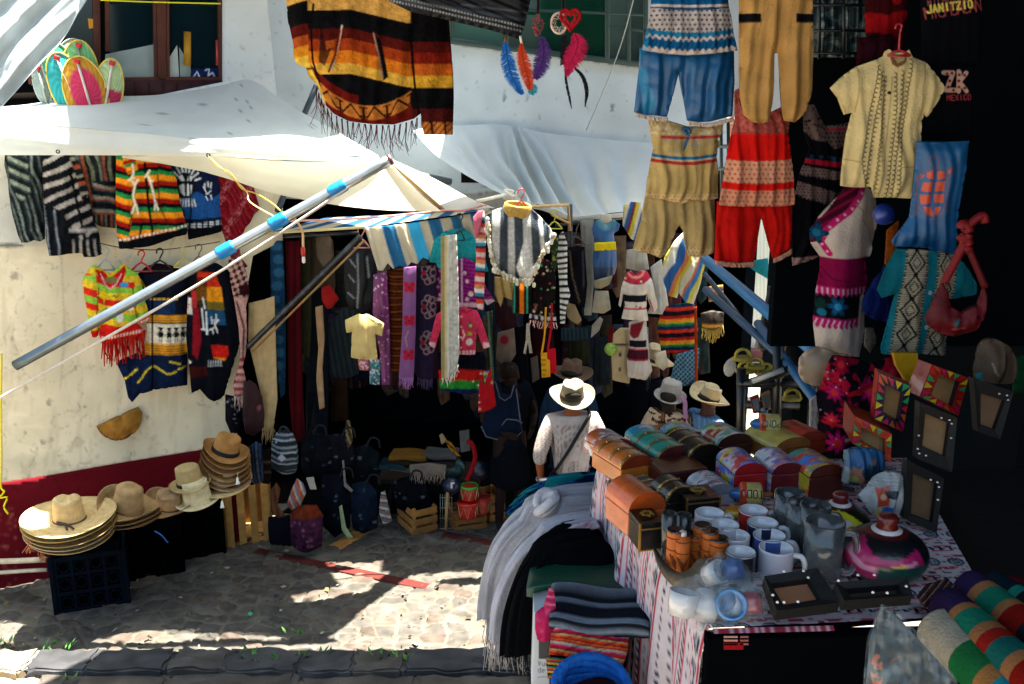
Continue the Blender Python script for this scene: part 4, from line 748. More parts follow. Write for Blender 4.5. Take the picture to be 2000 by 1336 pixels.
cloth('straw_hat', '188,832 205,825 235,812 270,795 278,806 274,828 257,848 232,859 210,855 196,846', LW(.03), lambda p: (fill(p, '96661f'), p.noise(6, .12, 2), p.line('190,836 206,853 230,858 256,847', 3, '2a2018')), 'tan straw hat turned sideways on the plaster wall', 'hat', mat='straw', puff=40, edge=22, fold=0, step=2.5)
def crate_plastic(c, w, d, h, rz, label, col, group=None, front=True):
    t = thing('plastic_crate', c, label, 'crate', group, rz); k = len(bpy.data.objects)
    for nm, (ox, oy, L, ax) in {'front_panel': (0, -d/2, w, 0), 'back_panel': (0, d/2, w, 0), 'side_panel': (-w/2, 0, d, 1), 'side_panel.001': (w/2, 0, d, 1)}.items():
        mb = MB(); M = Matrix.Rotation(math.pi/2*ax, 3, 'Z')
        def b(u, z, su, sz, th=.02): cc = M@Vector((u, 0, z)); mb.box((ox+cc.x, oy+cc.y, cc.z), (su, th, sz), col, M, .004)
        for z in (.02, h*.35, h*.68, h-.02): b(0, z, L-.04, .03)
        for u in np.linspace(-L/2+.03, L/2-.03, 5): b(u, h/2, .025, h-.02, .018)
        for u in np.linspace(-L/2+.03, L/2-.03, 5)[:-1]+L/8-.007:
            for z in (h*.19, h*.52, h*.83): mb.tube([M@Vector((math.cos(a)*.04, 0, math.sin(a)*.045))+Vector((ox, oy, z))+M@Vector((u, 0, 0)) for a in np.linspace(0, 6.28, 13)[:-1]], .006, col, n=5, closed=True)
        o = link(mesh_of(np.concatenate(mb.V), mb.F, np.concatenate(mb.K), 'panel', False), nm.split('.')[0], 'dark', t)
    for sx in (-1, 1):
        for sy in (-1, 1): mb = MB(); mb.box((sx*w/2, sy*d/2, h/2), (.035, .035, h), col, None, .005); link(mesh_of(np.concatenate(mb.V), mb.F, np.concatenate(mb.K), 'post', False), 'corner_post', 'dark', t)
    mb = MB(); mb.box((0, 0, h*.45), (w-.07, d-.07, h*.82), '040507'); link(mesh_of(np.concatenate(mb.V), mb.F, np.concatenate(mb.K), 'dark_filler', False), 'dark_filler', 'dark', t)  # added near-black box so the crate's inside reads as shade
    mb = MB(); mb.box((0, 0, .012), (w-.04, d-.04, .02), col); link(mesh_of(np.concatenate(mb.V), mb.F, np.concatenate(mb.K), 'base', False), 'base', 'plastic', t)
    return t
cc = onz(178, 1172, .0); crate_plastic(Vector((cc.x, cc.y+.06, .0)), .52, .42, .47, R(20), 'navy black plastic bottle crate under the leftmost sombrero stack', '0a1119', 'crates under the hats')
cc = onz(285, 1120, .0); crate_plastic(Vector((cc.x, cc.y+.1, .0)), .5, .4, .5, R(24), 'dark plastic crate under the second hat stack', '030406', 'crates under the hats')
cc = onz(365, 1085, .0); crate_plastic(Vector((cc.x, cc.y+.12, .0)), .5, .4, .56, R(26), 'black plastic crate under the boater hats', '030406', 'crates under the hats')
def crate_wood(c, w, d, h, rz, label, col='9a7038', vert=False, ns=3, group='wooden crates in the shop'):
    t = thing('wooden_crate', c, label, 'crate', group, rz); rg = random.Random(int(abs(c.x)*100))
    def mk(nm, items):
        mb = MB()
        for cen, sz in items: mb.box(cen, sz, hx(col)*(.75+.5*rg.random()), None, .003)
        link(mesh_of(np.concatenate(mb.V), mb.F, np.concatenate(mb.K), nm, False), nm, 'wood', t)
    for sy, nm in ((-1, 'front_panel'), (1, 'back_panel')):
        mk(nm, [((0, sy*d/2, h*(i+.5)/ns), (w, .012, h/ns*.72)) for i in range(ns)] if not vert else [((-w/2+w*(i+.5)/ns, sy*d/2, h/2), (w/ns*.6, .012, h)) for i in range(ns)])
    for sx in (-1, 1): mk('side_panel', [((sx*w/2, 0, h*(i+.5)/ns), (.012, d, h/ns*.72)) for i in range(ns)] if not vert else [((sx*w/2, -d/2+d*(i+.5)/ns, h/2), (.012, d/ns*.6, h)) for i in range(ns)])
    for sx in (-1, 1):
        for sy in (-1, 1): mk('corner_post', [((sx*(w/2-.022), sy*(d/2-.022), h/2), (.03, .03, h+.004))])
    mk('base', [((0, 0, .012), (w-.03, d-.03, .012))]); return t
cc = onz(478, 1068, 0); crate_wood(Vector((cc.x-.05, cc.y+.25, 0)), .42, .45, .56, R(22), 'upright wooden crate with vertical slats at the end of the hats', 'a8793c', True, 4)
# ================================================================ GARMENTS HANGING IN THE SHOP MOUTH
def P_(x, y, Yd, yaw=0): return PL(x, y, Yd, yaw)
def sol(c, n=.12, s=14): return lambda p: (fill(p, c), p.noise(s, n, 3))
def it(name, outline, Yd, paint, label, cat, group=None, mat='cloth', yaw=0, **k):
    P = pp(outline); c = P.mean(0); return cloth(name, P, PL(c[0], c[1], Yd, yaw), sol(paint) if isinstance(paint, str) else paint, label, cat, group, mat, **k)
GA, GS = 'clothes hanging in the dark shop', 'scarves hanging in the shop mouth'
it('petal_scarf', '528,470 552,470 556,560 558,680 556,770 548,778 540,700 530,600', 8.35, lambda p: (fill(p, '1a3a56'), [p.circ(541+5*math.sin(k), 480+k*26, 11, '2c5878', 9) for k in range(12)]), 'dark blue scarf of petal tufts beside the beige scarf', 'scarf', GS, 'knit')
it('long_cloth', '558,470 586,470 588,640 592,780 596,860 574,868 564,760', 8.4, lambda p: (fill(p, '4c0f15'), p.stripes('9:4c0f15 5:360a10', 90)), 'deep red long cloth hanging beside the blue petal scarf', 'cloth', GA)
it('long_cloth', '584,465 606,462 608,640 604,700 586,690', 8.5, '2a2a1c', 'olive brown cloth hanging behind the deep red one', 'cloth', GA)
it('dark_jacket', '600,462 612,455 640,455 650,470 655,560 648,600 640,560 612,562 604,540', 8.6, lambda p: (fill(p, '3a3128'), p.poly('618,458 646,456 652,500 634,520 622,500', '66584a')), 'brown jacket with a beige lining high in the dark shop', 'jacket', GA, 'cloth', puff=14)
it('dark_trousers', '598,560 640,560 642,700 640,860 624,866 614,780 600,860', 8.7, '12161c', 'black trousers hanging behind the slanting dark pole', 'trousers', GA)
it('grey_coat', '642,640 668,600 700,600 705,690 700,730 668,740 645,735', 8.75, lambda p: (fill(p, '1d2428'), p.stripes('8:1d2428 3:2c3438', 80)), 'dark grey checked coat behind the yellow polo shirt', 'coat', GA, puff=14)
it('red_pouch', '628,562 644,556 662,584 648,602 640,604 630,588', 8.2, '8c1c1c', 'small red folded pouch hanging behind the dark pole', 'pouch', None, puff=10)
it('bag_strap', '616,600 630,596 634,660 630,720 634,796 624,800 618,740 622,680', 8.25, '9a7c5c', 'tan hanging sash below the red pouch', 'sash', None)
it('leather_vest', '676,486 692,476 712,474 730,488 738,540 736,600 706,612 680,602 672,540', 8.1, lambda p: (fill(p, '0c0f16'), [p.line(q, 2.4, '9aa2aa', .75) for q in ('684,505 692,514 697,520', '682,535 694,548', '680,570 694,580', '700,494 702,560 699,600', '718,500 722,540')]), 'black leather vest with painted pale highlights on a pink hanger', 'vest', GA, 'leather', puff=14)  # thin pale lines paint highlights on the leather
hanger(PL(706, 480, 8.05), 706, 466, 34, 22, 'd08a80', 'pink hanger hooked at the awning corner', 1.6)
it('polo_shirt', '674,625 700,613 708,615 716,613 750,632 746,657 733,652 735,680 737,702 686,698 688,648 677,650', 7.75, lambda p: (fill(p, 'c2ab70'), p.line('709,616 710,640', 2, '8a7848'), p.line('698,613 709,617 718,613', 4, 'b09a60')), 'small pale yellow polo shirt under the dark pole end', 'shirt', GA, puff=12)
def sequin(c, d):
    def f(p): fill(p, c); p.noise(10, .3, 4); p.speck(60, [d, 'e8c0e0'], (.8, 1.8))
    return f
it('sequin_scarf', '730,536 756,530 760,610 763,700 761,752 746,752 742,690 728,612', 7.95, sequin('5e1a56', 'b060a0'), 'magenta scarf with sequins beside the yellow polo', 'scarf', GS, 'satin', step=2.2)
it('sequin_scarf', '698,696 722,700 722,724 702,722', 8.0, sequin('8a3a34', 'c08070'), 'short coral sequin scarf end below the yellow polo', 'scarf', GS, 'satin', step=2.2)
it('sequin_scarf', '722,700 744,702 742,752 722,750', 7.98, sequin('16565c', '7ac0c4'), 'teal sequin scarf end below the yellow polo', 'scarf', GS, 'satin', step=2.2)
it('knit_shawl', '755,528 788,524 789,620 787,724 757,726 757,620', 8.0, lambda p: (fill(p, '3c1c10'), p.stripes('5:3c1c10 3:7a3c1a 4:2a140c 2:5a2a14', 0, 0, wob=4)), 'brown banded knit shawl beside the lilac butterfly scarf', 'shawl', GS, 'knit', step=2.2)
def lilac(p):
    fill(p, '8a5a92')
    for x, y in ((800, 560), (800, 625), (798, 692)):
        for dx, dy in ((-6, -5), (6, -5), (-5, 5), (5, 5)): p.circ(x+dx, y+dy, 5.5, 'b81a3a')
        p.circ(x, y, 2.5, '7a1028')
    p.line('798,645 792,660 796,676', 1.6, 'c8a080')
s_ = it('butterfly_scarf', '788,522 813,520 812,640 808,738 779,738 786,640', 7.9, lilac, 'lilac scarf with red butterflies and a fringe', 'scarf', GS, 'thin', step=2.2)
fringe('fringe', '780,737 808,737', 20, '9a6aa2', PL(798, 640, 7.9), s_, 18, 1.5)
def lacep(p):
    fill(p, '241838'); p.noise(10, .2, 3)
    for x, y in ((838, 532), (838, 598), (836, 668)):
        for k in range(7): a = k*.9; p.m(np.abs(np.hypot(p.X-x-9*math.cos(a), p.Y-y-17*math.sin(a))-6) < 1.2, '9a7a80')
        p.circ(x-10, y, 4.5, '9a1c30')
s_ = it('lace_scarf', '812,522 852,518 852,640 846,742 814,738', 8.0, lacep, 'dark purple scarf with pale curling lace flowers', 'scarf', GS, 'thin', step=2)
fringe('fringe', '815,738 846,741', 18, '4a3a5a', PL(832, 640, 8.0), s_, 18, 1.4)
it('teal_sweater', '838,512 848,468 868,452 886,448 906,445 926,462 948,508 954,530 940,534 930,508 932,522 856,524 852,514', 7.95, lambda p: (fill(p, '1e8088'), p.line('868,452 888,458 908,446', 4, '14606a'), p.line('906,470 928,462', 2, '125a62')), 'teal sweater on a black hanger behind the white shawl', 'sweater', GA, 'knit', puff=12)
hanger(PL(896, 450, 7.8), 898, 448, 20, 26, '101216', 'black ring hanger above the teal sweater', 1.6, hook=26)
def magenta(p):
    fill(p, '6a1258'); p.stripes('5:6a1258 2:8a2a78', 10, 0); p.line('902,506 903,598', 3, 'b89ab8'); p.speck(8, ['c8a8c0'], (2, 4), p.box(895, 520, 926, 596)); p.m((p.Y > 590) & (p.X < 940), 'c8a8b8'); p.m((p.X > 945) & (p.Y > 584), 'c8a8b8'); p.circ(920, 572, 5, 'd0c0b8')
it('child_jacket', '893,510 905,502 926,512 938,536 952,566 966,588 952,596 938,574 940,599 893,601', 7.9, magenta, 'magenta knitted child jacket with pale buttons, above the pink cardigan', 'jacket', GA, 'knit', puff=12, step=2.2)
it('child_jacket', '846,528 862,520 862,588 842,588', 8.05, lambda p: (fill(p, '6a1258'), p.speck(10, ['c8a8c0'], (1.5, 3)), p.m(p.Y > 581, 'c8a8b8')), 'magenta sleeve of a second jacket left of the white shawl', 'jacket', GA, 'knit', puff=10)
def pinkc(p):
    fill(p, 'b8304e'); p.m((p.Y > 683) & (p.X > 858) & (p.X < 932) & ((p.X % 7) < 5), 'd8a8b0'); p.m(((p.X > 944) | (p.X < 850)) & (p.Y > 668), 'd8a8b0'); p.line('900,604 902,690', 2.5, '8a1c38'); p.circ(918, 634, 6, '6a4a5a'); p.circ(919, 634, 3, 'c8b83a'); p.circ(917, 650, 5, '9a9a2a', 4); p.circ(917, 666, 6.5, 'd8c8c0', 7); p.line('904,642 908,652 904,660', 3, 'd8a8a0'); p.line('894,602 912,610 924,603', 4, '98203c')
    for y in (616, 636, 656, 676): p.circ(901, y, 1.8, 'e0b8b8')
it('child_cardigan', '838,672 852,614 868,604 894,602 914,601 932,607 942,630 957,677 944,681 931,644 928,692 862,690 864,632 850,680', 7.85, pinkc, 'pink child cardigan with a flower and apple patch', 'cardigan', GA, 'knit', puff=12, step=2.2)
def rg(p): fill(p, '0c0e16'); c = 3*np.sin((p.X-850)/32); p.bands('722,743:a81c18 743,760:237a2c 760,770:14204a', 0, None, c); p.speck(8, ['d8c8b8'], (1.2, 2.4), p.box(860, 724, 945, 758))
it('border_sweater', '854,688 944,688 950,700 948,760 926,768 890,767 860,762', 7.95, rg, 'black sweater with red green and blue bands at its hem', 'sweater', GA, 'knit', puff=12)
it('sweater_cuff', '944,726 956,724 957,750 947,752', 7.9, lambda p: p.stripes('5:2a50a0 5:c8a82a 4:2a7a3a', 10), 'rainbow striped cuff beside the red apron', 'sleeve', None, 'knit')
it('red_apron', '936,740 946,752 958,716 966,770 969,792 958,800 934,806', 7.88, lambda p: (fill(p, '98141a'), p.speck(5, ['d8b8a8'], (1.5, 3))), 'bright red apron hanging beside the woman in navy', 'apron', GA)
def wsh(p): fill(p, 'bcbab2'); p.m(p.X < 869, '8a7a50'); p.m((p.X > 869) & (p.X < 874), 'b0a47c'); p.m((vnoise(p.X, p.Y, 4, 3) > .62) & (p.X > 878), '8e8c86', .6); p.line('884,462 886,740', 1.4, '96948c')
s_ = it('white_shawl', '861,462 876,459 892,458 895,540 897,690 893,716 884,728 876,738 862,740 861,600', 7.7, wsh, 'long white crumpled shawl hanging folded over the pink cardigan', 'shawl', GS, 'cloth', fold=.22, step=2.5)
fringe('fringe', '862,739 878,736 896,712', 15, 'c8c4b8', PL(878, 600, 7.7), s_, 16, 1.5)
it('rainbow_scarf', '929,424 938,414 946,412 949,470 946,560 944,606 933,604 926,566 930,500', 7.75, lambda p: p.stripes('9:c8b0ac 6:b8404a 7:c8804a 8:d0c8c4 6:2a7a98 5:40203a 8:b83a2a', 6, 0, wob=5), 'thin striped scarf in pink white orange and blue', 'scarf', GS, 'knit', step=2.2)
it('pink_scarf', '924,424 934,412 944,410 938,450 928,470', 7.72, 'b05a70', 'rose scarf knotted at the awning edge', 'scarf', GS)
# --- striped poncho with tassels
PO = PL(1010, 470, 7.6)
def poncho(p):
    fill(p, 'b4b2ae'); u = p.X-(p.Y-400)*.02-(p.X-1010)*(p.Y-400)*.0012
    for x, wd in ((957, 9), (985, 12), (1012, 13), (1042, 12), (1062, 8)): p.m(np.abs(u-x) < wd/2+1.5, '3c434c')
    p.noise(5, .14, 3); p.poly('1020,480 1028,458 1034,492 1042,530 1038,546 1016,542 1008,520', 'd0cdc6');  # pale patch paints a spot of sun on the poncho
po = cloth('fringed_poncho', '948,420 966,410 986,404 1010,408 1036,406 1056,424 1076,446 1080,458 1066,484 1046,512 1041,528 1040,546 1022,546 1004,541 984,534 966,522 956,500 952,480 948,450', PO, poncho, 'grey and white striped poncho with a beige collar and white tassels', 'poncho', mat='knit', puff=16, step=2.5, fold=.14)
mb = MB(); mb.lathe([(.105, -.035), (.115, 0), (.105, .05), (.095, .06), (.088, .05), (.09, -.02)], 'b08f4e', 28, PO.p(1010, 412)+Vector((0, 0, .0)), Matrix.Rotation(R(14), 3, 'X')@Matrix.Rotation(R(8), 3, 'Y')@Matrix.Diagonal((1, .6, 1))); mb.build('collar', 'knit', po)
mb = MB(); rr = random.Random(4)
for q in (crom(pp('952,424 954,450 960,490 966,520 990,536 1012,544 1040,546'), 6), crom(pp('1080,458 1068,482 1050,508 1042,530'), 6)):
    for x, y in q:
        for k in range(2):
            c = PO.p(x+rr.gauss(0, 2), y+rr.gauss(0, 2))+Vector(PO.n)*.06; r = .016*rr.uniform(.6, 1.1); mb.lathe([(0, r), (r*.8, r*.4), (r, -r*.4), (r*.7, -r*1.8), (0, -r*2)], rr.choice(['c8c0ac', 'b8ac90', 'd8d4c8', '9a8a70']), 6, c)
mb.build('tassel_trim', 'knit', po)
hanger(PO, 1018, 392, 24, 16, 'a8202a', 'red hanger inside the grey striped poncho', 1.8)
def och(p): fill(p, '181010'); p.stripes('8:c8641a 9:181010 3:2a8a70 5:181010', 90, 2); p.bands('566,574:2a9a78 584,594:b8304a', 3, (p.X % 25) < 10)
s_ = it('striped_shawl', '1004,552 1039,552 1036,612 1020,613 1001,610', 7.75, och, 'orange and black striped shawl end under the grey poncho', 'shawl', GS, 'knit', step=2)
it('cream_shawl', '966,540 1004,545 1000,586 984,580 978,600 966,575', 7.85, lambda p: (fill(p, '9a8150'), p.stripes('12:9a8150 5:6a5430', 80)), 'cream and ochre shawl ends under the left of the grey poncho', 'shawl', GS)
def ikat(p):
    fill(p, '1a1414'); p.bands('512,528:12141c 528,545:8a7a30 545,552:1a4a4a 552,566:9a8a88 566,584:1a1c28 584,606:c0a878 606,612:141014 612,628:1c2030', 6)
    p.m((((p.X+p.Y*2) % 11) < 4) & (p.Y % 22 > 8), '101014', .8); p.speck(50, ['c8b8a0', 'a84040', '3a8a5a'], (1, 2.4)); p.m((np.abs(p.Y-619-(p.X-1060)*.12) < 4) & (((p.X) % 12) < 6), 'b8b8c0')
s_ = it('woven_bag', '1046,512 1062,505 1080,512 1086,540 1083,600 1088,630 1060,632 1032,625 1040,590 1044,550', 7.9, ikat, 'patterned woven shoulder bags in black and cream hanging by the striped scarf', 'bag', None, 'knit', puff=14, step=2)
fringe('fringe', '1033,626 1087,631', 12, ['a83a40', 'c8b8b0'], PL(1060, 570, 7.88), s_, 22, 1.6)
it('striped_scarf', '1092,458 1100,452 1108,475 1108,552 1114,576 1106,600 1103,632 1094,632 1093,560 1088,505', 7.8, lambda p: (p.stripes('6:b8b8b4 5:14161c', 4, 0, wob=10)), 'black and white ringed scarf hanging beside the woven bags', 'scarf', GS, 'knit', step=2)
it('green_dotted_scarf', '1076,462 1088,456 1092,480 1086,530 1078,520', 7.85, lambda p: (fill(p, '2a3a24'), p.speck(16, ['a8a860', '5a8a4a'], (1, 2.5))), 'narrow green dotted scarf left of the black and white ringed scarf', 'scarf', GS)
hanger(PL(1085, 440, 7.9), 1083, 432, 30, 18, 'b0b03a', 'yellow green hanger beside the grey poncho', 1.6)
hanger(PL(1124, 470, 7.95), 1124, 462, 40, 20, '2a1a1c', 'dark wire hanger holding black trousers', 1.5, hook=26)
it('black_trousers', '1104,482 1142,482 1147,556 1142,602 1128,596 1112,592 1105,540', 8.0, lambda p: (fill(p, '0d0d13'), p.line('1112,490 1118,540 1132,590', 2, '6a5a48'), p.line('1138,490 1140,560', 2, '3a3a44')), 'black trousers on the dark hanger beside the grey panel cloth', 'trousers', GA)
it('panel_cloth', '1133,430 1160,428 1160,540 1155,616 1141,616 1141,560 1138,500', 8.15, lambda p: (fill(p, '8a8a84'), p.line('1141,440 1146,610', 1.5, '6a6a64')), 'plain grey white cloth panel beside the blue dress', 'cloth', GA, fold=.06)
it('suede_pouch', '1104,592 1120,588 1136,625 1128,634 1108,620', 8.1, '7a6a50', 'fawn suede pouch below the black trousers', 'pouch', None, 'leather', puff=10)
bd = it('blue_dress', '1160,434 1170,428 1184,438 1198,428 1211,438 1208,450 1199,456 1200,470 1204,492 1205,520 1200,536 1180,544 1160,546 1158,500 1161,470 1156,448', 8.1, lambda p: (fill(p, '164a7c'), p.m((np.hypot(p.X-1184, p.Y-430) < 20), '3a6a78'), p.m(p.Y > 520, '101e3c', .7)), 'blue dress with a yellow belt on a white mannequin', 'dress', None, 'satin', puff=22, edge=12)
cloth('belt', '1160,472 1201,470 1203,486 1160,488', PL(1182, 480, 8.1), sol('c8b41c'), parent=bd, puff=16, off=12); cloth('neck', '1172,418 1192,418 1196,432 1184,438 1172,432', PL(1182, 480, 8.1), sol('b8b0a4'), parent=bd, puff=12, mat='plastic')
it('canvas_bag', '1160,548 1197,538 1190,556 1174,564 1160,562', 8.05, '8a826c', 'flat beige canvas pouch under the blue dress', 'pouch', None, puff=10)
it('canvas_bag', '1162,568 1188,568 1193,604 1180,612 1156,610', 8.05, '8f8878', 'beige canvas bag hanging below the flat pouch', 'bag', None, puff=12)
def emb(p):
    fill(p, 'b8b0a6'); p.m((np.hypot((p.X-1241)/1.15, p.Y-520) < 34) & (p.Y > 528) & (p.Y < 564), '98283a'); p.m(np.abs(np.hypot((p.X-1241)/1.0, p.Y-524)-17) < 2.2, 'c87068'); p.speck(40, ['7a1420', 'c8b0a0'], (1, 2.2), p.box(1218, 540, 1268, 566)); p.m(p.box(1216, 574, 1262, 588), '14141c'); p.speck(14, ['a02030'], (1.5, 3), p.box(1220, 590, 1262, 600)); p.m(p.box(1215, 600, 1264, 603), 'a03040'); p.line('1268,585 1276,608', 3, 'a83a3a')
it('embroidered_blouse', '1214,560 1222,536 1232,528 1241,538 1252,528 1264,530 1274,548 1284,600 1276,612 1267,590 1263,575 1262,600 1266,626 1214,622 1221,596 1218,575 1212,600 1208,596', 7.9, emb, 'white blouse with a red embroidered yoke and black sash', 'blouse', 'embroidered blouses in the shop', puff=14, step=2)
it('folded_cloth', '1270,522 1292,506 1300,560 1306,600 1300,614 1264,612 1280,580', 8.0, 'a8a6a0', 'folded white cloth hanging right of the embroidered blouse', 'cloth', None)
it('white_skirt', '1224,488 1262,484 1268,526 1250,530 1222,524', 8.1, '9a968c', 'short cream skirt above the embroidered blouse', 'skirt', None)
def towel(p):
    p.stripes('16:2a5c98 8:c87a48 6:c8b83a 12:c8c4b0 5:c86a3a 10:3a78b8 9:c8c05a 12:d0ccc0', -66, 4, wob=8)
for P, l in (('1298,502 1318,470 1336,452 1350,505 1322,582 1306,578 1292,540', 'left striped beach towel in blue orange and yellow behind the beige trousers'), ('1336,470 1352,458 1374,500 1380,504 1366,560 1354,594 1338,590 1326,572', 'right striped beach towel in yellow white and blue behind the beige trousers')): it('striped_towel', P, 7.5, towel, l, 'towel', 'striped towels', 'thin', step=2.2, fold=.16)
it('striped_towel', '1218,402 1232,394 1252,396 1254,440 1246,474 1232,466 1216,440', 7.9, lambda p: p.stripes('7:c8b83a 6:d0ccc0 7:2a5c98 5:7a2a30', -75, 3), 'small yellow white and blue towel hanging at the grey awning hem', 'towel', 'striped towels', 'thin', step=2.2)
it('beige_vest', '1198,652 1212,640 1230,640 1234,700 1229,749 1196,742 1194,700', 8.0, lambda p: (fill(p, '9c8a68'), p.m(p.box(1200, 670, 1226, 674), '2a2420'), p.m(p.box(1208, 686, 1213, 696), '2a2420'), p.m(p.box(1208, 716, 1212, 724), '2a2420'), p.line('1222,645 1226,745', 1.6, '74664a')), 'beige vest with small dark buttons', 'vest', GA)
def emb2(p): fill(p, 'a89e94'); p.poly('1232,632 1258,626 1246,656 1236,660 1228,650', '6a1c24'); p.m(p.box(1226, 663, 1262, 676), '14141a'); p.m(p.box(1224, 682, 1266, 700), '4a1420'); p.m(p.box(1224, 682, 1266, 700) & (((p.X+p.Y) % 7) < 3), '101016'); p.m(p.box(1226, 679, 1264, 682) | p.box(1226, 700, 1266, 703), '98283a')
it('embroidered_blouse', '1228,630 1240,625 1262,624 1265,660 1268,700 1274,722 1262,742 1226,736 1224,700 1230,672', 7.95, emb2, 'white blouse with black and red woven bands, below the red yoke blouse', 'blouse', 'embroidered blouses in the shop', puff=12, step=2)
it('rainbow_serape', '1292,600 1320,594 1352,590 1364,640 1360,682 1326,690 1292,690 1284,640', 8.0, lambda p: p.stripes('9:14101a 6:8a1c18 5:c86a1c 4:8a8a2a 5:1a5a3a 7:14203a 6:a82a18', -3, 2, wob=3), 'dark serape with rainbow bands at the street end of the shop', 'serape', None, 'knit', step=2.2)
it('print_scarf', '1322,692 1366,680 1362,736 1340,752 1308,762 1312,730', 7.9, lambda p: (fill(p, '142a3c'), p.m((((p.X+p.Y) % 9) < 2.5) | (((p.X-p.Y) % 9) < 2), '5a7a8a')), 'dark blue scarf with a white lattice print', 'scarf', GS, step=2)
it('white_wrap', '1278,690 1300,684 1306,712 1296,724 1280,712', 7.95, 'a89c84', 'cream wrap hanging by the serape', 'shawl', GS, puff=10)
it('orange_streamer', '1356,600 1361,598 1363,744 1357,746', 7.7, '7a2c10', 'narrow orange sash hanging at the edge of the shop', 'sash', None)
s_ = it('fringed_bag', '1368,612 1390,606 1414,610 1412,634 1394,645 1372,640', 7.2, lambda p: (fill(p, '5a3a12'), p.m(p.Y < 630, '1c120a'), p.bands('634,638:c88a2a', 0)), 'small brown suede bag with a yellow fringe by the street', 'bag', None, 'leather', puff=16)
fringe('fringe', '1370,641 1394,646 1412,635', 20, 'b89a4a', PL(1390, 625, 7.2), s_, 22, 1.6)
it('woven_pouch', '1382,560 1412,556 1414,585 1384,590', 7.3, lambda p: p.stripes('5:1a4a4a 4:b8602a 4:8a8a4a 3:5a1c2a', 4), 'small striped woven pouch above the fringed bag', 'pouch', None, 'knit')
for x, c, l, y0 in ((1056, 'b8841c', 'yellow cloth bag on a long strap behind the hat man', 690), (1068, '98101c', 'red cloth bag on a long strap beside the yellow one', 682)):
    s_ = it('sling_bag', f'{x},{y0} {x+17},{y0-2} {x+19},{y0+46} {x+2},{y0+48}', 7.8, lambda p, c=c: (fill(p, c), p.stripes('8:'+c+' 2:2a1a10', 0, 3, p.X < 1066)), l, 'bag', 'sling bags in the shop', puff=8)
    rope('strap', [at(x+2, y0, 7.8), at(x+8, y0-40, 7.82), at(x+10, y0-90, 7.85)], .008, c, parent=s_)
# more garments in the depth of the shop
it('pale_tassel', '1028,632 1034,630 1036,662 1040,690 1034,690 1031,668 1027,692 1022,690 1027,664', 7.9, '9a9080', 'pair of pale tassel cords hanging before the dark shop', 'tassel', None, 'knit')
it('printed_shirt', '972,650 1004,640 1008,690 990,720 968,700', 8.4, lambda p: (fill(p, '6a5a50'), p.circ(985, 662, 9, '7a1a2a')), 'dim beige printed shirt behind the pink cardigan sleeve', 'shirt', GA, puff=12)
it('dark_shawl', '966,590 1000,600 1004,640 980,646 968,630', 8.3, '281418', 'dark maroon shawl in the shop under the cream shawl', 'shawl', GS)
it('green_ribbons', '950,610 962,606 966,760 960,800 954,760', 8.2, lambda p: p.stripes('4:1a4a40 3:7a7a5a 4:101a1a', 86), 'bundle of green and beige ribbons beside the pink cardigan', 'ribbons', None)
it('navy_net', '1096,640 1150,640 1150,664 1096,666', 8.3, lambda p: p.stripes('5:142028 3:2a3a44', 88), 'fringed navy shawl hanging dim above the brown hat', 'shawl', GS)
it('white_kerchief', '1156,636 1172,618 1178,624 1170,646 1154,660', 8.2, '8e8880', 'white kerchief corner hanging in the shop', 'kerchief', None)
it('green_red_shirt', '1190,640 1200,634 1198,668 1186,676', 8.4, '5a1214', 'dark red shirt edge beside the beige vest', 'shirt', GA)
q = MB(); q.lathe([(0, .055), (.03, .047), (.052, .02), (.055, 0), (.045, -.03), (.02, -.052), (0, -.055)], '6a8a2a', 16, at(1193, 682, 8.0)); tag(q.build('ball', 'plastic'), 'lime green ball hanging beside the beige vest', 'ball')
it('hanging_bag', '1036,700 1050,694 1054,740 1040,748', 8.1, 'b0a08a' if 0 else '3a3430', 'dim grey bag hanging left of the yellow bag', 'bag', None)
# dim garments filling the back of the shop
rr = random.Random(8); k = 0
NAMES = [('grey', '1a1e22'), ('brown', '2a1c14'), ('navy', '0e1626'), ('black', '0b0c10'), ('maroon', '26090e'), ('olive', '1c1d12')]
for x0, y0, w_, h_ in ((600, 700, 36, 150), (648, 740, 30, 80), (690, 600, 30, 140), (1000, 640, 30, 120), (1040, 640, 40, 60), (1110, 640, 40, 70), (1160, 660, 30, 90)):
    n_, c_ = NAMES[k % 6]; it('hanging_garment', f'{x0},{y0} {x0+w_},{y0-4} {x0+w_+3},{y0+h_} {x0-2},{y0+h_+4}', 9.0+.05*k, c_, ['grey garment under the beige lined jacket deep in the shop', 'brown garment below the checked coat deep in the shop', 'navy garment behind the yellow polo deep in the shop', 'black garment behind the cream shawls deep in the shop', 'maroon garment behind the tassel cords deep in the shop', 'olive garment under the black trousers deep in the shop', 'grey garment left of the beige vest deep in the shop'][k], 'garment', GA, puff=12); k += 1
# ================================================================ GOODS ON AND ABOVE THE SHOP FLOOR
def backp(name, P, Yd, paint, lab, cat='backpack', group='bags piled in the shop', puff=26, edge=14, mat='cloth', **kw): return it(name, P, Yd, paint, lab, cat, group, mat, puff=puff, edge=edge, fold=.05, **kw)
def bpat(p): fill(p, '20262c'); p.stripes('9:20262c 4:7a8288 6:30383e 3:9aa0a4', 4, 3); p.poly('546,888 554,880 562,888 554,896', 'a8b0b8'); p.speck(20, ['b8bcc0'], (1, 2), p.box(530, 855, 580, 866)); p.m(p.box(528, 905, 580, 915), '2a3238')
b_ = backp('backpack', '530,862 540,845 556,838 572,846 580,866 582,905 578,922 548,924 530,914', 8.0, bpat, 'grey and white patterned backpack beside the beige scarf fringe', step=2.2)
rope('strap', [at(545, 846, 7.95), at(550, 834, 7.93), at(560, 836, 7.93), at(565, 846, 7.95)], .01, '2a3036', parent=b_)
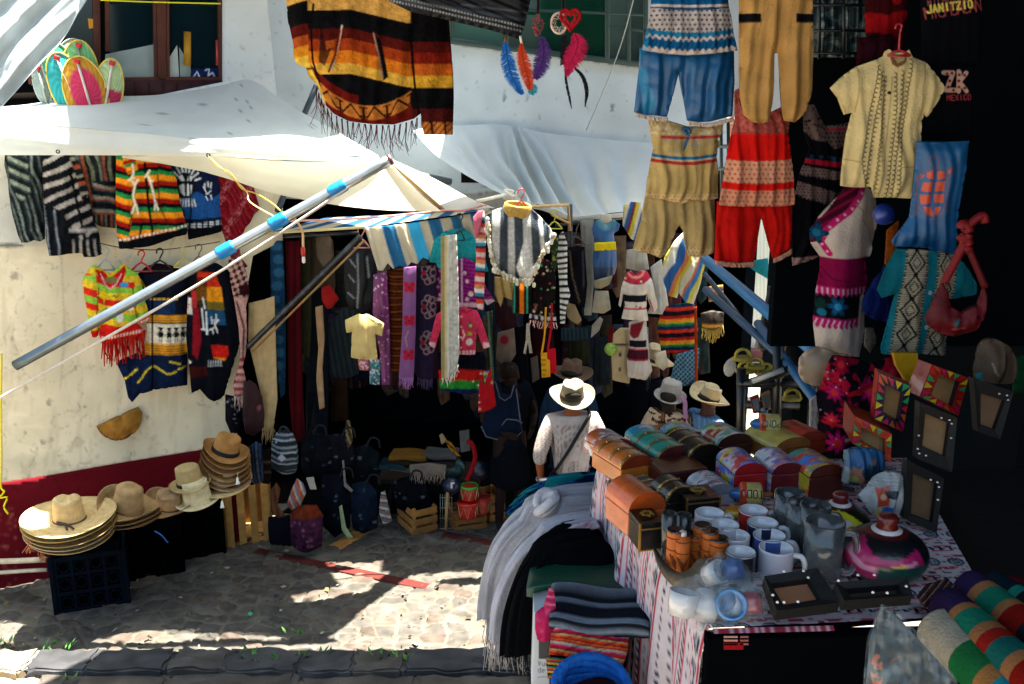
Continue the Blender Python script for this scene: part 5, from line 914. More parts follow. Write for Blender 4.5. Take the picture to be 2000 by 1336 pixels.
backp('striped_bag', '486,872 500,862 512,868 514,940 500,946 486,940', 7.75, lambda p: p.stripes('5:10182a 3:2f3f58 4:0c1018 2:5a6878', 84), 'navy bag with thin vertical stripes right of the hat stack', 'bag')
backp('black_bag', '512,880 528,874 530,930 526,946 512,944', 7.9, lambda p: (fill(p, '14100f'), p.bands('900,905:4a3828 920,924:4a3828', 0)), 'small black bag between the striped bag and the patterned backpack', 'bag')
for i, (P, c, l) in enumerate((('588,856 612,842 640,850 652,890 640,930 606,936 588,910', '0e1116', 'round black backpack above the purple tote'), ('640,850 668,846 690,870 692,915 664,936 644,925', '14131a', 'black backpack in the middle of the dark row'), ('690,876 716,866 740,884 742,925 716,940 694,930', '0e1418', 'black backpack at the right of the dark row'), ('630,930 664,925 684,950 684,1030 654,1050 632,1030', '0c0f18', 'large black rucksack standing above the wooden plank'), ('686,945 716,938 736,960 738,1030 712,1042 690,1034', '101a28', 'navy rucksack with pale flecks on the plank'), ('770,940 800,930 832,940 846,985 800,1004 772,990', '0a0d12', 'black bag heaped on the wooden crate'))):
    b_ = backp('backpack', P, [8.3, 8.35, 8.4, 8.15, 8.2, 8.4][i], lambda p, c=c: (fill(p, c), p.noise(6, .35, 4), p.speck(7, ['3a4650', '5a6670'], (1, 2.2), None, 2)), l, puff=30)
    q = pp(P); x, y = q[1]; rope('strap', [at(x, y+6, 8.12), at(x+8, y-10, 8.1), at(x+22, y-8, 8.1), at(x+26, y+8, 8.12)], .009, '1c2024', parent=b_)
for P, c, l, Yd in (('676,820 684,822 690,860 680,878 674,850', lambda p: p.stripes('4:4a3a28 3:8a7a5a 4:20180f', 70), 'small brown striped pouch among the black backpacks', 8.2), ('668,900 672,898 676,944 690,958 686,962 672,950', '6f6c66', 'grey strap lying over the black backpacks', 8.1), ('662,990 668,986 676,1030 690,1050 680,1052 668,1036', '8a9a70', 'pale green strap in front of the black rucksack', 8.0)):
    backp('strap_pouch' if 'pouch' in l else 'loose_strap', P, Yd, c, l, 'pouch' if 'pouch' in l else 'strap', None, 8)
backp('striped_backpack', '744,962 752,958 758,985 766,1018 748,1024 740,1000', 8.1, lambda p: p.stripes('4:a8a8a4 3:20242a 3:8a5a60 4:4a5a50', 12), 'little striped backpack on the end of the plank', puff=16)
backp('striped_pouch', '560,985 572,950 580,934 592,944 598,962 586,990 570,998', 7.9, lambda p: p.stripes('4:a85a3a 4:5a6a80 3:b8a89a 3:8a3a2a', 70), 'orange and blue striped pouch above the purple tote', 'pouch')
backp('leather_bundle', '528,958 540,942 548,956 542,985 552,1000 560,1008 544,1012 530,1000', 7.8, lambda p: p.stripes('5:4a2a14 3:6a3c1c 4:2a160c', 80), 'bundle of brown leather strips by the wooden crate', 'leather strips', None, mat='leather')
def tote(p): fill(p, '3a1c30'); p.m(p.Y < 1008, '5a2414'); p.noise(5, .45, 3); p.speck(22, ['6a3a54', '1c0e1a', '7a4a60'], (2, 4), p.Y > 1012)
backp('tote_bag', '568,1000 590,986 618,986 630,1004 630,1066 604,1078 572,1066', 7.85, tote, 'purple print tote with a rust coloured top on the doorstep', 'tote bag', puff=30)
backp('dark_tote', '524,1010 566,1006 570,1066 528,1062', 7.9, '0c0f18', 'dark tote bag left of the purple tote', 'tote bag', puff=24)
q = MB(); slabp(q, PL(607, 942, 7.9), '598,934 612,932 618,956 606,956', '9a948a', .01); tag(q.build('paper_label', 'cloth', smooth=False), 'small white paper label above the purple tote', 'label')
q = MB(); slabp(q, PL(908, 860, 8.3), '897,842 916,839 918,880 900,884', '4a4c4c', .008); tag(q.build('paper_sign', 'cloth', smooth=False), 'dim grey paper sheet hanging behind the woman in navy', 'paper')
a, b = at(655, 1062, 8.0), at(712, 1046, 8.35); q = MB(); d = b-a; q.box((a+b)/2, (d.length, .14, .03), 'a8763a', Matrix.Rotation(math.atan2(d.y, d.x), 3, 'Z'), .004); tag(q.build('wooden_plank', 'wood'), 'bare wooden plank under the black rucksacks', 'plank')
cc = onz(812, 1046, 0); crate_wood(Vector((cc.x, cc.y+.18, 0)), .24, .34, .26, R(30), 'slatted wooden crate holding a black bag', '9a6a34')
cc = onz(918, 1040, 0); crate_wood(Vector((cc.x-.03, cc.y+.15, 0)), .3, .24, .2, R(18), 'low wooden crate under the red toy drums', '8a5a2c')
cc = onz(948, 1030, 0); crate_wood(Vector((cc.x+.05, cc.y+.22, 0)), .16, .24, .28, R(30), 'tall narrow wooden crate behind the toy drums', '8a5a2c')
def drum(c, r, h, body, rimc, lab):
    t = thing('toy_drum', c, lab, 'drum', 'toy drums')
    b = MB(); b.lathe([(0, 0), (r*.97, 0), (r, h*.1), (r, h*.9), (r*.97, h), (0, h*.99)], body, 20, c); b.build('shell', 'lacquer', t)
    b = MB(); b.lathe([(r*1.0, h*.86), (r*1.1, h*.88), (r*1.1, h*1.02), (r*.96, h*1.03), (r*.9, h*.98)], rimc, 20, c); b.build('rim', 'plastic', t)
    b = MB(); b.tube([c+Vector((r*1.05*math.cos(a), r*1.05*math.sin(a), h*(.88 if i % 2 else .1))) for i, a in enumerate(np.linspace(0, 6.28, 17))], .004, 'c8b88a', n=5); b.build('cord_lacing', 'rope', t)
g0 = at(917, 974, 8.3); drum(g0, .075, .13, 'a81c14', '1fa02c', 'toy drum with a bright green rim, on top of the red ones')
g1 = at(914, 1008, 8.28); drum(g1, .085, .14, 'b01812', 'c02018', 'red toy drum directly below the green rimmed one'); g2 = at(941, 998, 8.4); drum(g2, .075, .14, 'c03a2c', 'b81c18', 'red toy drum at the right of the pair in the crate')
q = MB(); wr = [at(861+4*i, 1034, 8.25) for i in range(6)]
for i in range(6): q.tube([at(860+4.5*i, 1034, 8.25), at(860+4.5*i, 965, 8.25)], .003, '8a8a84', n=4)
for y in (972, 992, 1012, 1032): q.tube([at(858, y, 8.24), at(892 if y == 992 else 884, y, 8.24)], .004, '8a8a84', n=4)
tag(q.build('wire_rack', 'metal'), 'small wire rack standing between the two wooden crates', 'rack')
q = MB(); q.tube([at(871, 1034, 8.2), at(874, 962, 8.2)], .014, '9a7a4a', n=8); tag(q.build('wooden_stick', 'wood'), 'round wooden stick upright in the wire rack', 'stick')
for x, y, r, c, l, Yd in ((882, 948, .085, '0e1a38', 'navy ball with a white mark beside the toy drums', 8.3), (888, 914, .1, '143c3c', 'dim teal ball on the textile shelf', 8.5), (938, 918, .09, '10182c', 'navy toy helmet above the toy drums', 8.4)):
    q = MB(); q.lathe([(r*math.sin(a), r*math.cos(a)) for a in np.linspace(0, 3.14, 14)], c, 20, at(x, y, Yd)); o = tag(q.build('ball', 'plastic'), l, 'ball' if 'ball' in l else 'helmet')
    if 'mark' in l: mb = MB(); pl = PL(x, y, Yd-r-.002); slabp(mb, pl, '880,942 888,942 888,945 884,946 884,954 880,954', 'b8b8b4', .003); mb.build('mark', 'plastic', o, False)
rope('red_strap', [at(914, 862, 8.2), at(922, 868, 8.15), at(928, 892, 8.15), at(920, 920, 8.2), at(912, 938, 8.2)], .022, '7a141a', 'thick red strap hanging above the toy drums', 'strap', 'cloth')
# shelf of folded textiles
q = MB(); q.box((at(830, 935, 8.6)+Vector((.05, .2, -.02))), (.95, .5, .04), '2a1c12', Matrix.Rotation(R(-4), 3, 'Z')); q.box((at(760, 960, 8.7)+Vector((0, .1, -.3))), (.04, .4, .5), '1a120c'); q.box((at(870, 960, 8.7)+Vector((.1, .1, -.3))), (.04, .4, .5), '1a120c'); tag(q.build('shelf', 'wood', smooth=False), 'low dark wooden shelf carrying folded textiles', 'shelf')
def folded(c, L, W_, H, col, rz, name, lab, group, cat='textile', layers=3, mat='cloth', seed=1, stripes=None):
    rg = random.Random(seed); G = []; K = []; n = 22; m = 30
    # a soft folded pad: rounded front edge, layer grooves on its sides
    for i in range(n):
        v = i/(n-1)
        for j in range(m):
            a = 2*math.pi*j/m; ca, sa = math.cos(a), math.sin(a); se = lambda q: math.copysign(abs(q)**.35, q)
            y = se(ca)*W_/2*(1+.05*math.sin(v*9+seed)); z = se(sa)*H/2
            gr = 1-.10*abs(math.sin(layers*math.pi*(z/H+.5)))*(abs(ca) > .6); x = (v-.5)*L
            ed = min(v, 1-v)*n; sh = 1-.25*math.exp(-ed*1.2)
            G.append((x, y*gr, (z*sh)+.12*H*math.sin(x/L*7+seed)+.06*H*math.sin(y/W_*8+2*seed))); 
            t = (ca*.5+.5); cc = hx(col)
            if stripes: s_ = stripes[int((t*len(stripes)*1.999 if abs(sa) > .3 else (z/H+.5)*len(stripes))) % len(stripes)]; cc = hx(s_)
            K.append(cc*(.9+.2*rg.random()))
    Fc = [(i*m+j, i*m+(j+1) % m, (i+1)*m+(j+1) % m, (i+1)*m+j) for i in range(n-1) for j in range(m)]+[tuple(range(m))[::-1], tuple((n-1)*m+j for j in range(m))]
    o = link(mesh_of(np.array(G), Fc, np.array(K), name), name, mat, None, c); o.rotation_euler = (0, 0, rz); return tag(o, lab, cat, group)
GT = 'folded textiles on the shop shelf'
for i, (x, y, c, l, L) in enumerate(((770, 905, '1a3038', 'dark teal folded cloth at the left end of the shelf', .25), (800, 888, '6a4a1c', 'ochre folded blanket on top of the shelf pile', .34), (800, 898, '24201a', 'dark brown folded blanket under the ochre one', .36), (802, 910, '4a423c', 'grey brown folded blanket at the bottom of the pile', .34), (862, 886, '4a4846', 'grey white folded blanket at the right end of the shelf', .3), (858, 900, '2c2828', 'charcoal folded blanket under the grey white one', .3))): folded(at(x, y, 8.45), L, .22, .05, c, R(-6), 'folded_blanket', l, GT, seed=i+1, layers=2)
s_ = it('fringed_rug', '800,908 838,904 872,908 870,924 836,928 802,926', 8.2, '6a625a', 'pale rug with a long fringe hanging over the shelf front', 'rug', None)
fringe('fringe', '803,924 870,922', 18, '8a8278', PL(836, 915, 8.2), s_, 34, 1.3)
it('yellow_scarf', '868,860 880,862 892,880 900,892 890,890 876,874', 8.3, lambda p: p.stripes('4:a8741c 4:15120f', 40), 'black and yellow scarf bent over the shelf end', 'scarf', None, 'knit')
it('cream_hat', '858,850 864,846 874,862 862,868', 8.35, '8a7a60', 'small cream cap standing on the shelf', 'cap', None, puff=14)
# weaker goods at street end: rack posts
for i, (x0, y0, x1, y1) in enumerate(((1262, 640, 1268, 790), (1350, 575, 1358, 700))):
    q = MB(); q.tube([at(x0, y0, 8.2), at(x1, y1, 8.2)], .02, '14202c', n=8); tag(q.build('rack_post', 'paintmetal'), ['dark rack post right of the embroidered blouses', 'dark rack post beside the serape'][i], 'post')
q = MB(); q.tube([at(548, 462, 8.4), at(700, 455, 8.2)], .016, '1c242a', n=8); tag(q.build('hanging_rail', 'paintmetal'), 'dark rail under the striped awning that carries the garments', 'rail', 'rails of the shop')
q = MB(); q.tube([at(1085, 440, 8.15), at(1230, 424, 8.2)], .014, '242a2e', n=8); tag(q.build('hanging_rail', 'paintmetal'), 'dark rail under the grey awning that carries the trousers', 'rail', 'rails of the shop')
q = MB(); q.tube([at(1020, 405, 7.9), at(1110, 400, 8.0), at(1113, 450, 8.05)], .014, 'c0a070', n=8); q.tube([at(1078, 420, 7.95), at(1112, 436, 7.95)], .01, 'b08a50', n=6); tag(q.build('bamboo_arm', 'wood'), 'pale wooden arm under the junction of the two awnings', 'arm')
q = MB(); q.tube([at(1113, 400, 8.05), at(1116, 640, 8.2)], .022, '1c242c', n=8); tag(q.build('awning_post', 'paintmetal'), 'dark upright post under the grey awning', 'post')

# more stock packed into the depth of the shop
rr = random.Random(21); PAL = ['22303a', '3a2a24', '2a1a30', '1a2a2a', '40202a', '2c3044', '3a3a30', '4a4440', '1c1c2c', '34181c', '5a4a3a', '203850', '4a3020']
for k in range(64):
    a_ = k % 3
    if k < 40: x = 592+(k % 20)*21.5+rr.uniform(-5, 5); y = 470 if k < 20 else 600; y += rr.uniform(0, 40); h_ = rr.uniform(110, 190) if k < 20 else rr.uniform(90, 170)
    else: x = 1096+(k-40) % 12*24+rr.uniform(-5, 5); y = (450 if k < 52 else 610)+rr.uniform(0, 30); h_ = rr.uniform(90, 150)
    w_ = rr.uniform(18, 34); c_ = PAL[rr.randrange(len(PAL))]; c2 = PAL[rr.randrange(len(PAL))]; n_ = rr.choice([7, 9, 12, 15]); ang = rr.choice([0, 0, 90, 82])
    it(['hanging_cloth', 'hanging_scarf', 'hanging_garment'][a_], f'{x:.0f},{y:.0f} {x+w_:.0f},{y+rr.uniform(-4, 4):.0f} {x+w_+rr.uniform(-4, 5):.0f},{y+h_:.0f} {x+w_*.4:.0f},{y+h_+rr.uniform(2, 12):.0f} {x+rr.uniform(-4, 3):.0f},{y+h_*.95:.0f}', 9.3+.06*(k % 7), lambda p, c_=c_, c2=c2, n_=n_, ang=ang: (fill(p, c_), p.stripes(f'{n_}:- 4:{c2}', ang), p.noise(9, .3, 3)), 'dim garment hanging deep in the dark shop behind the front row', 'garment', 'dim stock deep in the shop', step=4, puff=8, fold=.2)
# ================================================================ PEOPLE
def skin_mesh(name, joints, edges, mat, col, parent=None, sub=2, paint=None):
    # joints {key: (pos, rx, ry)}; one continuous surface grown with the Skin modifier, then baked
    keys = list(joints); me = bpy.data.meshes.new(name); me.from_pydata([tuple(joints[k][0]) for k in keys], [(keys.index(a), keys.index(b)) for a, b in edges], [])
    o = bpy.data.objects.new(name, me); C.objects.link(o); sm = o.modifiers.new('Skin', 'SKIN'); sm.use_smooth_shade = True
    for k, sv in zip(keys, me.skin_vertices[0].data): r = joints[k]; sv.radius = (r[1], r[2] if len(r) > 2 else r[1]); sv.use_root = (k == keys[0])
    sb = o.modifiers.new('Sub', 'SUBSURF'); sb.levels = sub; sb.render_levels = sub
    dg = bpy.context.evaluated_depsgraph_get(); m2 = bpy.data.meshes.new_from_object(o.evaluated_get(dg)); bpy.data.objects.remove(o); bpy.data.meshes.remove(me)
    n = len(m2.vertices); V = np.zeros(n*3); m2.vertices.foreach_get('co', V); V = V.reshape(-1, 3); K = np.broadcast_to(hx(col), (n, 3)).copy()
    if paint: K = paint(V, K)
    Fc = [tuple(p.vertices) for p in m2.polygons]; bpy.data.meshes.remove(m2)
    return world_link(V, Fc, K, name, mat, parent)
def person(foot, H, face, label, skin='7a4a34', shirt=None, shirtp=None, trousers='141a24', hair='12100f', arms='down', group=None, lean=0, female=False, sleeve='long', skirt=False, detail=True):
    # face: heading angle in degrees (0 = walking away from the camera, +y)
    f = Vector(foot); a = R(-face); ux = Vector((math.cos(a), math.sin(a), 0)); uy = Vector((-math.sin(a), math.cos(a), 0)); uz = Vector((0, 0, 1)); s = H/1.7
    def q(x, y, z): return f+ux*x*s+uy*(y+lean*z*.12)*s+uz*z*s
    sw = .175 if not female else .155
    A = {'down': ((.235, -.02, 1.12), (.255, .04, .87)), 'bent': ((.25, -.03, 1.12), (.14, .2, 1.08)), 'bag': ((.27, -.04, 1.13), (.24, .02, .88))}[arms]
    J = {'pelvis': (q(0, 0, .93), .13*s, .1*s), 'waist': (q(0, .01, 1.08), .125*s, .095*s), 'chest': (q(0, 0, 1.28), .15*s, .105*s), 'neckb': (q(0, 0, 1.42), .07*s, .065*s), 'neck': (q(0, .02, 1.49), .052*s, .052*s), 'head': (q(0, .03, 1.58), .085*s, .095*s), 'crown': (q(0, .03, 1.66), .075*s, .085*s),
         'chin': (q(0, .09, 1.52), .04*s, .04*s), 'nose': (q(0, .125, 1.565), .016*s, .016*s)}
    E = [('pelvis', 'waist'), ('waist', 'chest'), ('chest', 'neckb'), ('neckb', 'neck'), ('neck', 'head'), ('head', 'crown'), ('neck', 'chin'), ('head', 'nose')]
    for sd, n in ((1, 'r'), (-1, 'l')):
        J['sh'+n] = (q(sd*sw, 0, 1.395), .062*s, .06*s); J['el'+n] = (q(sd*A[0][0], A[0][1], A[0][2]), .042*s, .042*s); J['wr'+n] = (q(sd*A[1][0], A[1][1], A[1][2]), .028*s, .026*s)
        d = (J['wr'+n][0]-J['el'+n][0]).normalized(); J['pa'+n] = (J['wr'+n][0]+d*.06*s, .03*s, .016*s)
        E += [('chest', 'sh'+n), ('sh'+n, 'el'+n), ('el'+n, 'wr'+n), ('wr'+n, 'pa'+n)]
        side = d.cross(ux*sd).normalized() if abs(d.dot(ux)) < .98 else uy
        for i, L in enumerate((.07, .08, .075, .06)):
            o_ = side*(i-1.5)*.017*s; b = J['pa'+n][0]+d*.03*s+o_; m_ = b+d*L*.5*s-ux*sd*.008*s; e = m_+d*L*.45*s-ux*sd*.02*s
            J[f'f{i}a{n}'] = (b, .009*s); J[f'f{i}b{n}'] = (m_, .0085*s); J[f'f{i}c{n}'] = (e, .007*s); E += [('pa'+n, f'f{i}a{n}'), (f'f{i}a{n}', f'f{i}b{n}'), (f'f{i}b{n}', f'f{i}c{n}')]
        t0 = J['wr'+n][0]+d*.03*s+side*.03*s; J['t0'+n] = (t0, .011*s); J['t1'+n] = (t0+(d*.04+side*.018)*s, .009*s); E += [('wr'+n, 't0'+n), ('t0'+n, 't1'+n)]
        J['hip'+n] = (q(sd*.095, 0, .88), .085*s, .085*s); J['kn'+n] = (q(sd*.1, .03 if sd > 0 else -.01, .48), .055*s, .055*s); J['an'+n] = (q(sd*.1, -.02, .09), .037*s, .04*s); J['toe'+n] = (q(sd*.11, .13, .035), .036*s, .026*s)
        E += [('pelvis', 'hip'+n), ('hip'+n, 'kn'+n), ('kn'+n, 'an'+n), ('an'+n, 'toe'+n)]
    def fp(V, K):
        L = (V-np.array(f)); lx = L@np.array(ux)/s; ly = L@np.array(uy)/s; lz = L[:, 2]/s
        for sx in (-1, 1): K[(np.hypot(lx-sx*.032, lz-1.585) < .013) & (ly > .05)] = hx('140c0a')
        K[(np.abs(lx) < .03) & (np.abs(lz-1.522) < .008) & (ly > .06)] = hx('5a2420'); K[lz < .1] = hx('1a120e'); return K
    root = skin_mesh('person', J, E, 'skin', skin, None, 2, fp); tag(root, label, 'person', group)
    def grow(keys, g, extra=None, ov={}): 
        D = {k: (J[k][0], J[k][1]+g*s, J[k][2]+g*s if len(J[k]) > 2 else J[k][1]+g*s) for k in keys}
        for k, v in ov.items(): D[k] = v
        return D
    if shirt or shirtp:
        ks = ['waist', 'chest', 'neckb', 'pelvis', 'shl', 'shr', 'ell', 'elr']; D = grow(ks, .02); D['hem'] = (q(0, 0, .84), .155*s, .12*s); D['neckb'] = (q(0, 0, 1.44), .075*s, .07*s)
        e = [('pelvis', 'waist'), ('waist', 'chest'), ('chest', 'neckb'), ('pelvis', 'hem')]
        for n in 'lr':
            m_ = J['el'+n][0].lerp(J['wr'+n][0], {'long': .92, 'rolled': .35, 'short': -.35}[sleeve]); D['cu'+n] = (m_, .04*s+(.012*s if sleeve != 'long' else 0)); D['el'+n] = (J['el'+n][0] if sleeve != 'short' else J['sh'+n][0].lerp(J['el'+n][0], .4), .058*s, .058*s); e += [('chest', 'sh'+n), ('sh'+n, 'el'+n), ('el'+n, 'cu'+n)]
        skin_mesh('shirt', D, e, 'cloth', shirt or '808080', root, 4 if shirtp else 2, shirtp)
    if trousers:
        D = grow(['pelvis', 'hipl', 'hipr', 'knl', 'knr'], .016); e = [('pelvis', 'hipl'), ('hipl', 'knl'), ('pelvis', 'hipr'), ('hipr', 'knr')]
        for n in 'lr': D['cu'+n] = (J['an'+n][0]+uz*.0, .056*s, .058*s); e.append(('kn'+n, 'cu'+n))
        if skirt: D = {'pelvis': (q(0, 0, .98), .15*s, .12*s), 'mid': (q(0, 0, .7), .2*s, .17*s), 'hem': (q(0, 0, .4), .23*s, .2*s)}; e = [('pelvis', 'mid'), ('mid', 'hem')]
        skin_mesh('skirt' if skirt else 'trousers', D, e, 'cloth', trousers, root, 2)
    if hair: skin_mesh('hair', {'a': (q(0, -.01, 1.64), .093*s, .1*s), 'b': (q(0, -.035, 1.57), .08*s, .07*s), **({'c': (q(0, -.06, 1.45), .06*s, .04*s)} if female else {})}, [('a', 'b')]+([('b', 'c')] if female else []), 'feather', hair, root, 2)
    return root, q, s
def hat_on(q, s, name, col, band, label, Rb=.19, curl=.3, tilt=(0, 0, 0), curlax=0, hc=.13, pinch=.2, dz=1.60, rc=.095, **k): return hat(name, q(0, .03, dz), Rb*s, rc*s, hc*s, col, band, label, None, curl, curlax, tilt, pinch, **k)
# the man with the white straw hat and the cross-body bag
def white_shirt(V, K):
    K[:] = hx('b0a49e'); c = V.mean(0); u, v = V[:, 0]*62, V[:, 2]*62; m = ((np.floor(u+np.floor(v) % 2*.5) % 2 == 0) & ((v % 1) < .5) & (V[:, 2] < 1.38)); K[m] = hx('8a746c'); return K
c0 = at(1122, 1128, 7.3); c0.z = 0
pr, q, s = person(Vector((.475, 7.44, 0)), 1.7, -8, 'man seen from behind in a white straw hat and pale patterned shirt', '8a4a2c', None, white_shirt, '141a26', '16120f', 'bag', sleeve='rolled')
hat_on(q, s, 'white_hat', '7c735c', '33251a', 'white straw hat with a brown band worn by the man with the cross-body bag', .18, .25, (R(20), 0, R(8)), .15, hc=.14, pinch=.16, dz=1.585)
q1, q2 = q(.16, -.1, 1.44), q(-.17, -.17, .95); q3 = q(.03, -.155, 1.25)
so_ = [o for o in bpy.data.objects if o.name.startswith('shirt') and o.parent == pr][-1]; Wm = np.array(wmat(so_)); SV = np.array([v.co[:] for v in so_.data.vertices])@Wm[:3, :3].T+Wm[:3, 3]
ux_, uy_ = np.array(q(1, 0, 0)-q(0, 0, 0)), np.array(q(0, 1, 0)-q(0, 0, 0)); ux_ /= np.linalg.norm(ux_); uy_ /= np.linalg.norm(uy_); SP_ = []
for x, z in zip(np.linspace(.12, -.19, 16), np.linspace(1.46, .95, 16)):
    b = np.array(q(x, 0, z)); d = SV-b; k = (np.abs(d@ux_) < .045) & (np.abs(d[:, 2]) < .045); SP_.append(Vector(b-uy_*((-(d[k]@uy_)).max()+.012 if k.any() else .12)))
rope('bag_strap', [q(.13, .03, 1.49)]+SP_, .014, '0b0c10', 'black strap of the bag across the back of the white hat man', 'strap', 'leather', k=2)
mb = MB(); mb.box(q(-.2, -.15, .87), (.2, .06, .22), '0e1116', Matrix.Rotation(R(8), 3, 'Z'), .02); bg_ = tag(mb.build('shoulder_bag', 'leather'), 'black shoulder bag with a pale emblem at the hip of the white hat man', 'bag')
mb = MB(); e = q(-.17, -.187, .84)
for P in (((-.03, -.03), (0, .05), (.02, .05), (.03, -.03)), ((-.04, 0), (.0, .01), (.04, .0)), ((-.045, -.04), (-.01, -.02), (.01, -.04))): mb.tube([e+Vector((x, 0, z)) for x, z in P], .004, '9aa0a4', n=5)
mb.build('emblem', 'plastic', bg_)
mb = MB(); w_ = q(-.245, .015, .905); mb.tube([w_+Vector((.036*math.cos(a), .036*math.sin(a), .008*math.sin(a))) for a in np.linspace(0, 6.28, 17)[:-1]], .007, 'c8ccd0', n=6, closed=True); tag(mb.build('wrist_watch', 'metal'), 'silver watch on the left wrist of the white hat man', 'watch')
# woman in a navy apron on the left
ro, q, s = person(Vector((.0-.02, 8.35, 0)), 1.66, 160, 'woman in a navy apron with pale edging standing in the shop mouth', '1c0f0b', '0d1119', None, '090c12', '060505', 'bent', female=True, sleeve='short', skirt=True)
def apr(p): fill(p, '0e182a'); p.noise(20, .15, 2)
AP = PL(985, 800, 8.12); ap = cloth('apron', '962,752 974,740 980,768 996,770 1002,746 1010,760 1014,800 1022,838 1010,850 975,852 948,856 940,830 952,800', AP, apr, parent=ro, puff=10)
mb = MB()
for P in ('968,742 976,772 986,778 998,770 1004,748', '1008,756 1014,800 1016,818 1020,838 1008,850 998,846', '940,828 950,848 972,854', '980,826 990,814 1010,816 1020,822'): mb.tube(AP.map(*pp(P).T)+AP.n*.06, .006, '50505a', n=5)
mb.build('edging', 'cloth', ap)
# people under the hats in the back
ro, q, s = person(Vector((.50, 8.15, 0)), 1.66, 20, 'person in a brown felt hat and dark blue top ahead of the white hat man', '4a2c20', '16263a', None, '10141c', '0d0b0a', 'down')
hat_on(q, s, 'felt_hat', '5a4434', '16110f', 'brown felt hat with a black band seen behind the white hat man', .19, .18, (R(6), R(4), 0), .2, hc=.13, pinch=.15)
ro, q, s = person(Vector((1.2, 8.35, 0)), 1.74, 70, 'person in black clothes under a tan straw hat in front of the vests', '4a2c20', '0d0e14', None, '0c0d12', '0c0b0b', 'bent')
hat_on(q, s, 'straw_hat', 'b09a78', '2a2018', 'tan straw hat with a dark band worn by the person in black', .19, .3, (R(12), R(20), 0), -.9, hc=.13, pinch=.15)
def leop(V, K):
    n = vnoise(V[:, 0]*100+V[:, 1]*40, V[:, 2]*100, 2.1, 4); K[:] = hx('a8937c'); K[n > .5] = hx('2a1a14'); K[n > .74] = hx('6a4a34'); return K
ro, q, s = person(Vector((1.31, 7.9, 0)), 1.55, 25, 'woman in a leopard print blouse and a grey crocheted bowler hat', '5a3626', None, leop, '1a1418', '14100e', 'bent', female=True, sleeve='long', skirt=True)
bh_ = hat_on(q, s, 'bowler_hat', '8f8a84', None, 'grey crocheted bowler hat with a pink ribbon and white rim', .15, .05, (R(14), R(4), 0), .0, hc=.15, pinch=0, dome=.2, rc=.105, dz=1.585)
rope('hat_ribbon', [q(.12, -.03, 1.60), q(.16, -.05, 1.57), q(.17, -.06, 1.49), q(.185, -.07, 1.42)], .02, 'a87aa0', 'pink and lilac ribbon trailing from the grey bowler hat', 'ribbon', 'thin')
def denim(V, K): K[:] = hx('4a6a8c'); K[(np.floor(V[:, 0]*90) % 3 == 0)] = hx('5f7f9e'); return K
ro, q, s = person(Vector((1.6, 7.8, 0)), 1.55, 60, 'person in a blue denim shirt and a pale straw hat near the street', '4a2c20', None, denim, '1a2230', '0c0b0b', 'down')
hat_on(q, s, 'straw_hat', 'a08e6c', '2a1e16', 'pale straw cowboy hat worn by the person in denim', .19, .38, (R(12), R(18), 0), -1.2, hc=.13, pinch=.2)
# ================================================================ CLOTHES HUNG IN THE NEAR STALL
GN = 'clothes hung along the near stall front'
# --- hooded poncho jersey
HP = PL(720, 130, 3.5, -4)
def hood(p):
    fill(p, '0d0d10'); X, Y = p.X, p.Y
    body = (X > 606) & (X < 806); s1 = .24*np.clip(X-690, -60, 200)*np.where(X > 690, 1, -.1); s1 = np.minimum(s1, 26)
    v = Y-s1
    p.m(body & (v < 20), 'c0924a'); 
    for a, b, c in ((56, 76, '4a120e'), (76, 99, '8c3214'), (99, 123, 'c06a1a'), (123, 144, 'c89a3c')): p.m(body & (v >= a) & (v < b), c)
    s2 = 226-.0046*(X-726)**2; w_ = Y-s2; p.m(body & (w_ > -38) & (w_ < -20) & (X < 705), '5a120e'); p.m(body & (w_ > -20) & (w_ < 8), 'a8662a')
    u = (X % 46)-23; q_ = w_+6
    p.m(body & (w_ > -20) & (w_ < 8) & ((np.abs(np.abs(u)-14+q_*.8) < 2.2) | ((np.abs(u) < 2) & (q_ > -8)) | ((np.abs(q_-8) < 1.6) & (np.abs(u) < 7)) | ((np.abs(q_+9) < 1.5) & (np.abs(u) < 8))), '2a0e0c'); p.m(body & (w_ > 8), '5a1410')
    L = X <= 606+np.clip((Y-120)*.4, 0, 30); 
    for a, b, c in ((-10, 6, 'c0924a'), (50, 72, '4a1210'), (72, 92, '98441a'), (92, 112, 'c07a1c'), (112, 136, 'c8a43c')): p.m(L & (Y+.25*(X-590) >= a) & (Y+.25*(X-590) < b), c)
    p.m(L & (Y > 136), 'c8a43c'); Rr = X >= 806+np.clip(190-Y, 0, 60)*.02
    for a, b, c in ((-10, 30, '14100f'), (82, 103, '4a120e'), (103, 125, '6f1a10'), (125, 148, 'b0541a'), (148, 171, 'c8942c'), (212, 236, '3f1110'), (238, 264, 'a8622a')): p.m(Rr & (Y >= a) & (Y < b), c)
    p.m(Rr & (Y >= 238) & (((X+Y) % 13 < 3) | (np.abs((X % 26)-13) < 2)), '2a0e0c')
    p.line('806,82 812,150 820,225', 5, '0a0a0c'); p.line('617,10 612,60 616,120 626,160', 5, '0a0a0c')
    p.m(inside(X, Y, pp('633,40 662,44 660,80 640,130 628,120')), '0d0d10', .85); p.m(inside(X, Y, pp('634,58 662,56 660,84 640,96')), '4a1210', .9); p.m(inside(X, Y, pp('640,82 660,78 658,92 644,98')), 'a04a18', .9)
    p.m(inside(X, Y, pp('736,70 748,76 762,150 752,158')), '0d0d10'); p.line('673,52 665,90 654,136', 4, 'b8a090'); p.line('669,60 660,110 648,140', 4, '5a1812'); p.line('735,66 744,104 751,152', 3.2, '8c6a5c'); p.noise(7, .16, 3)
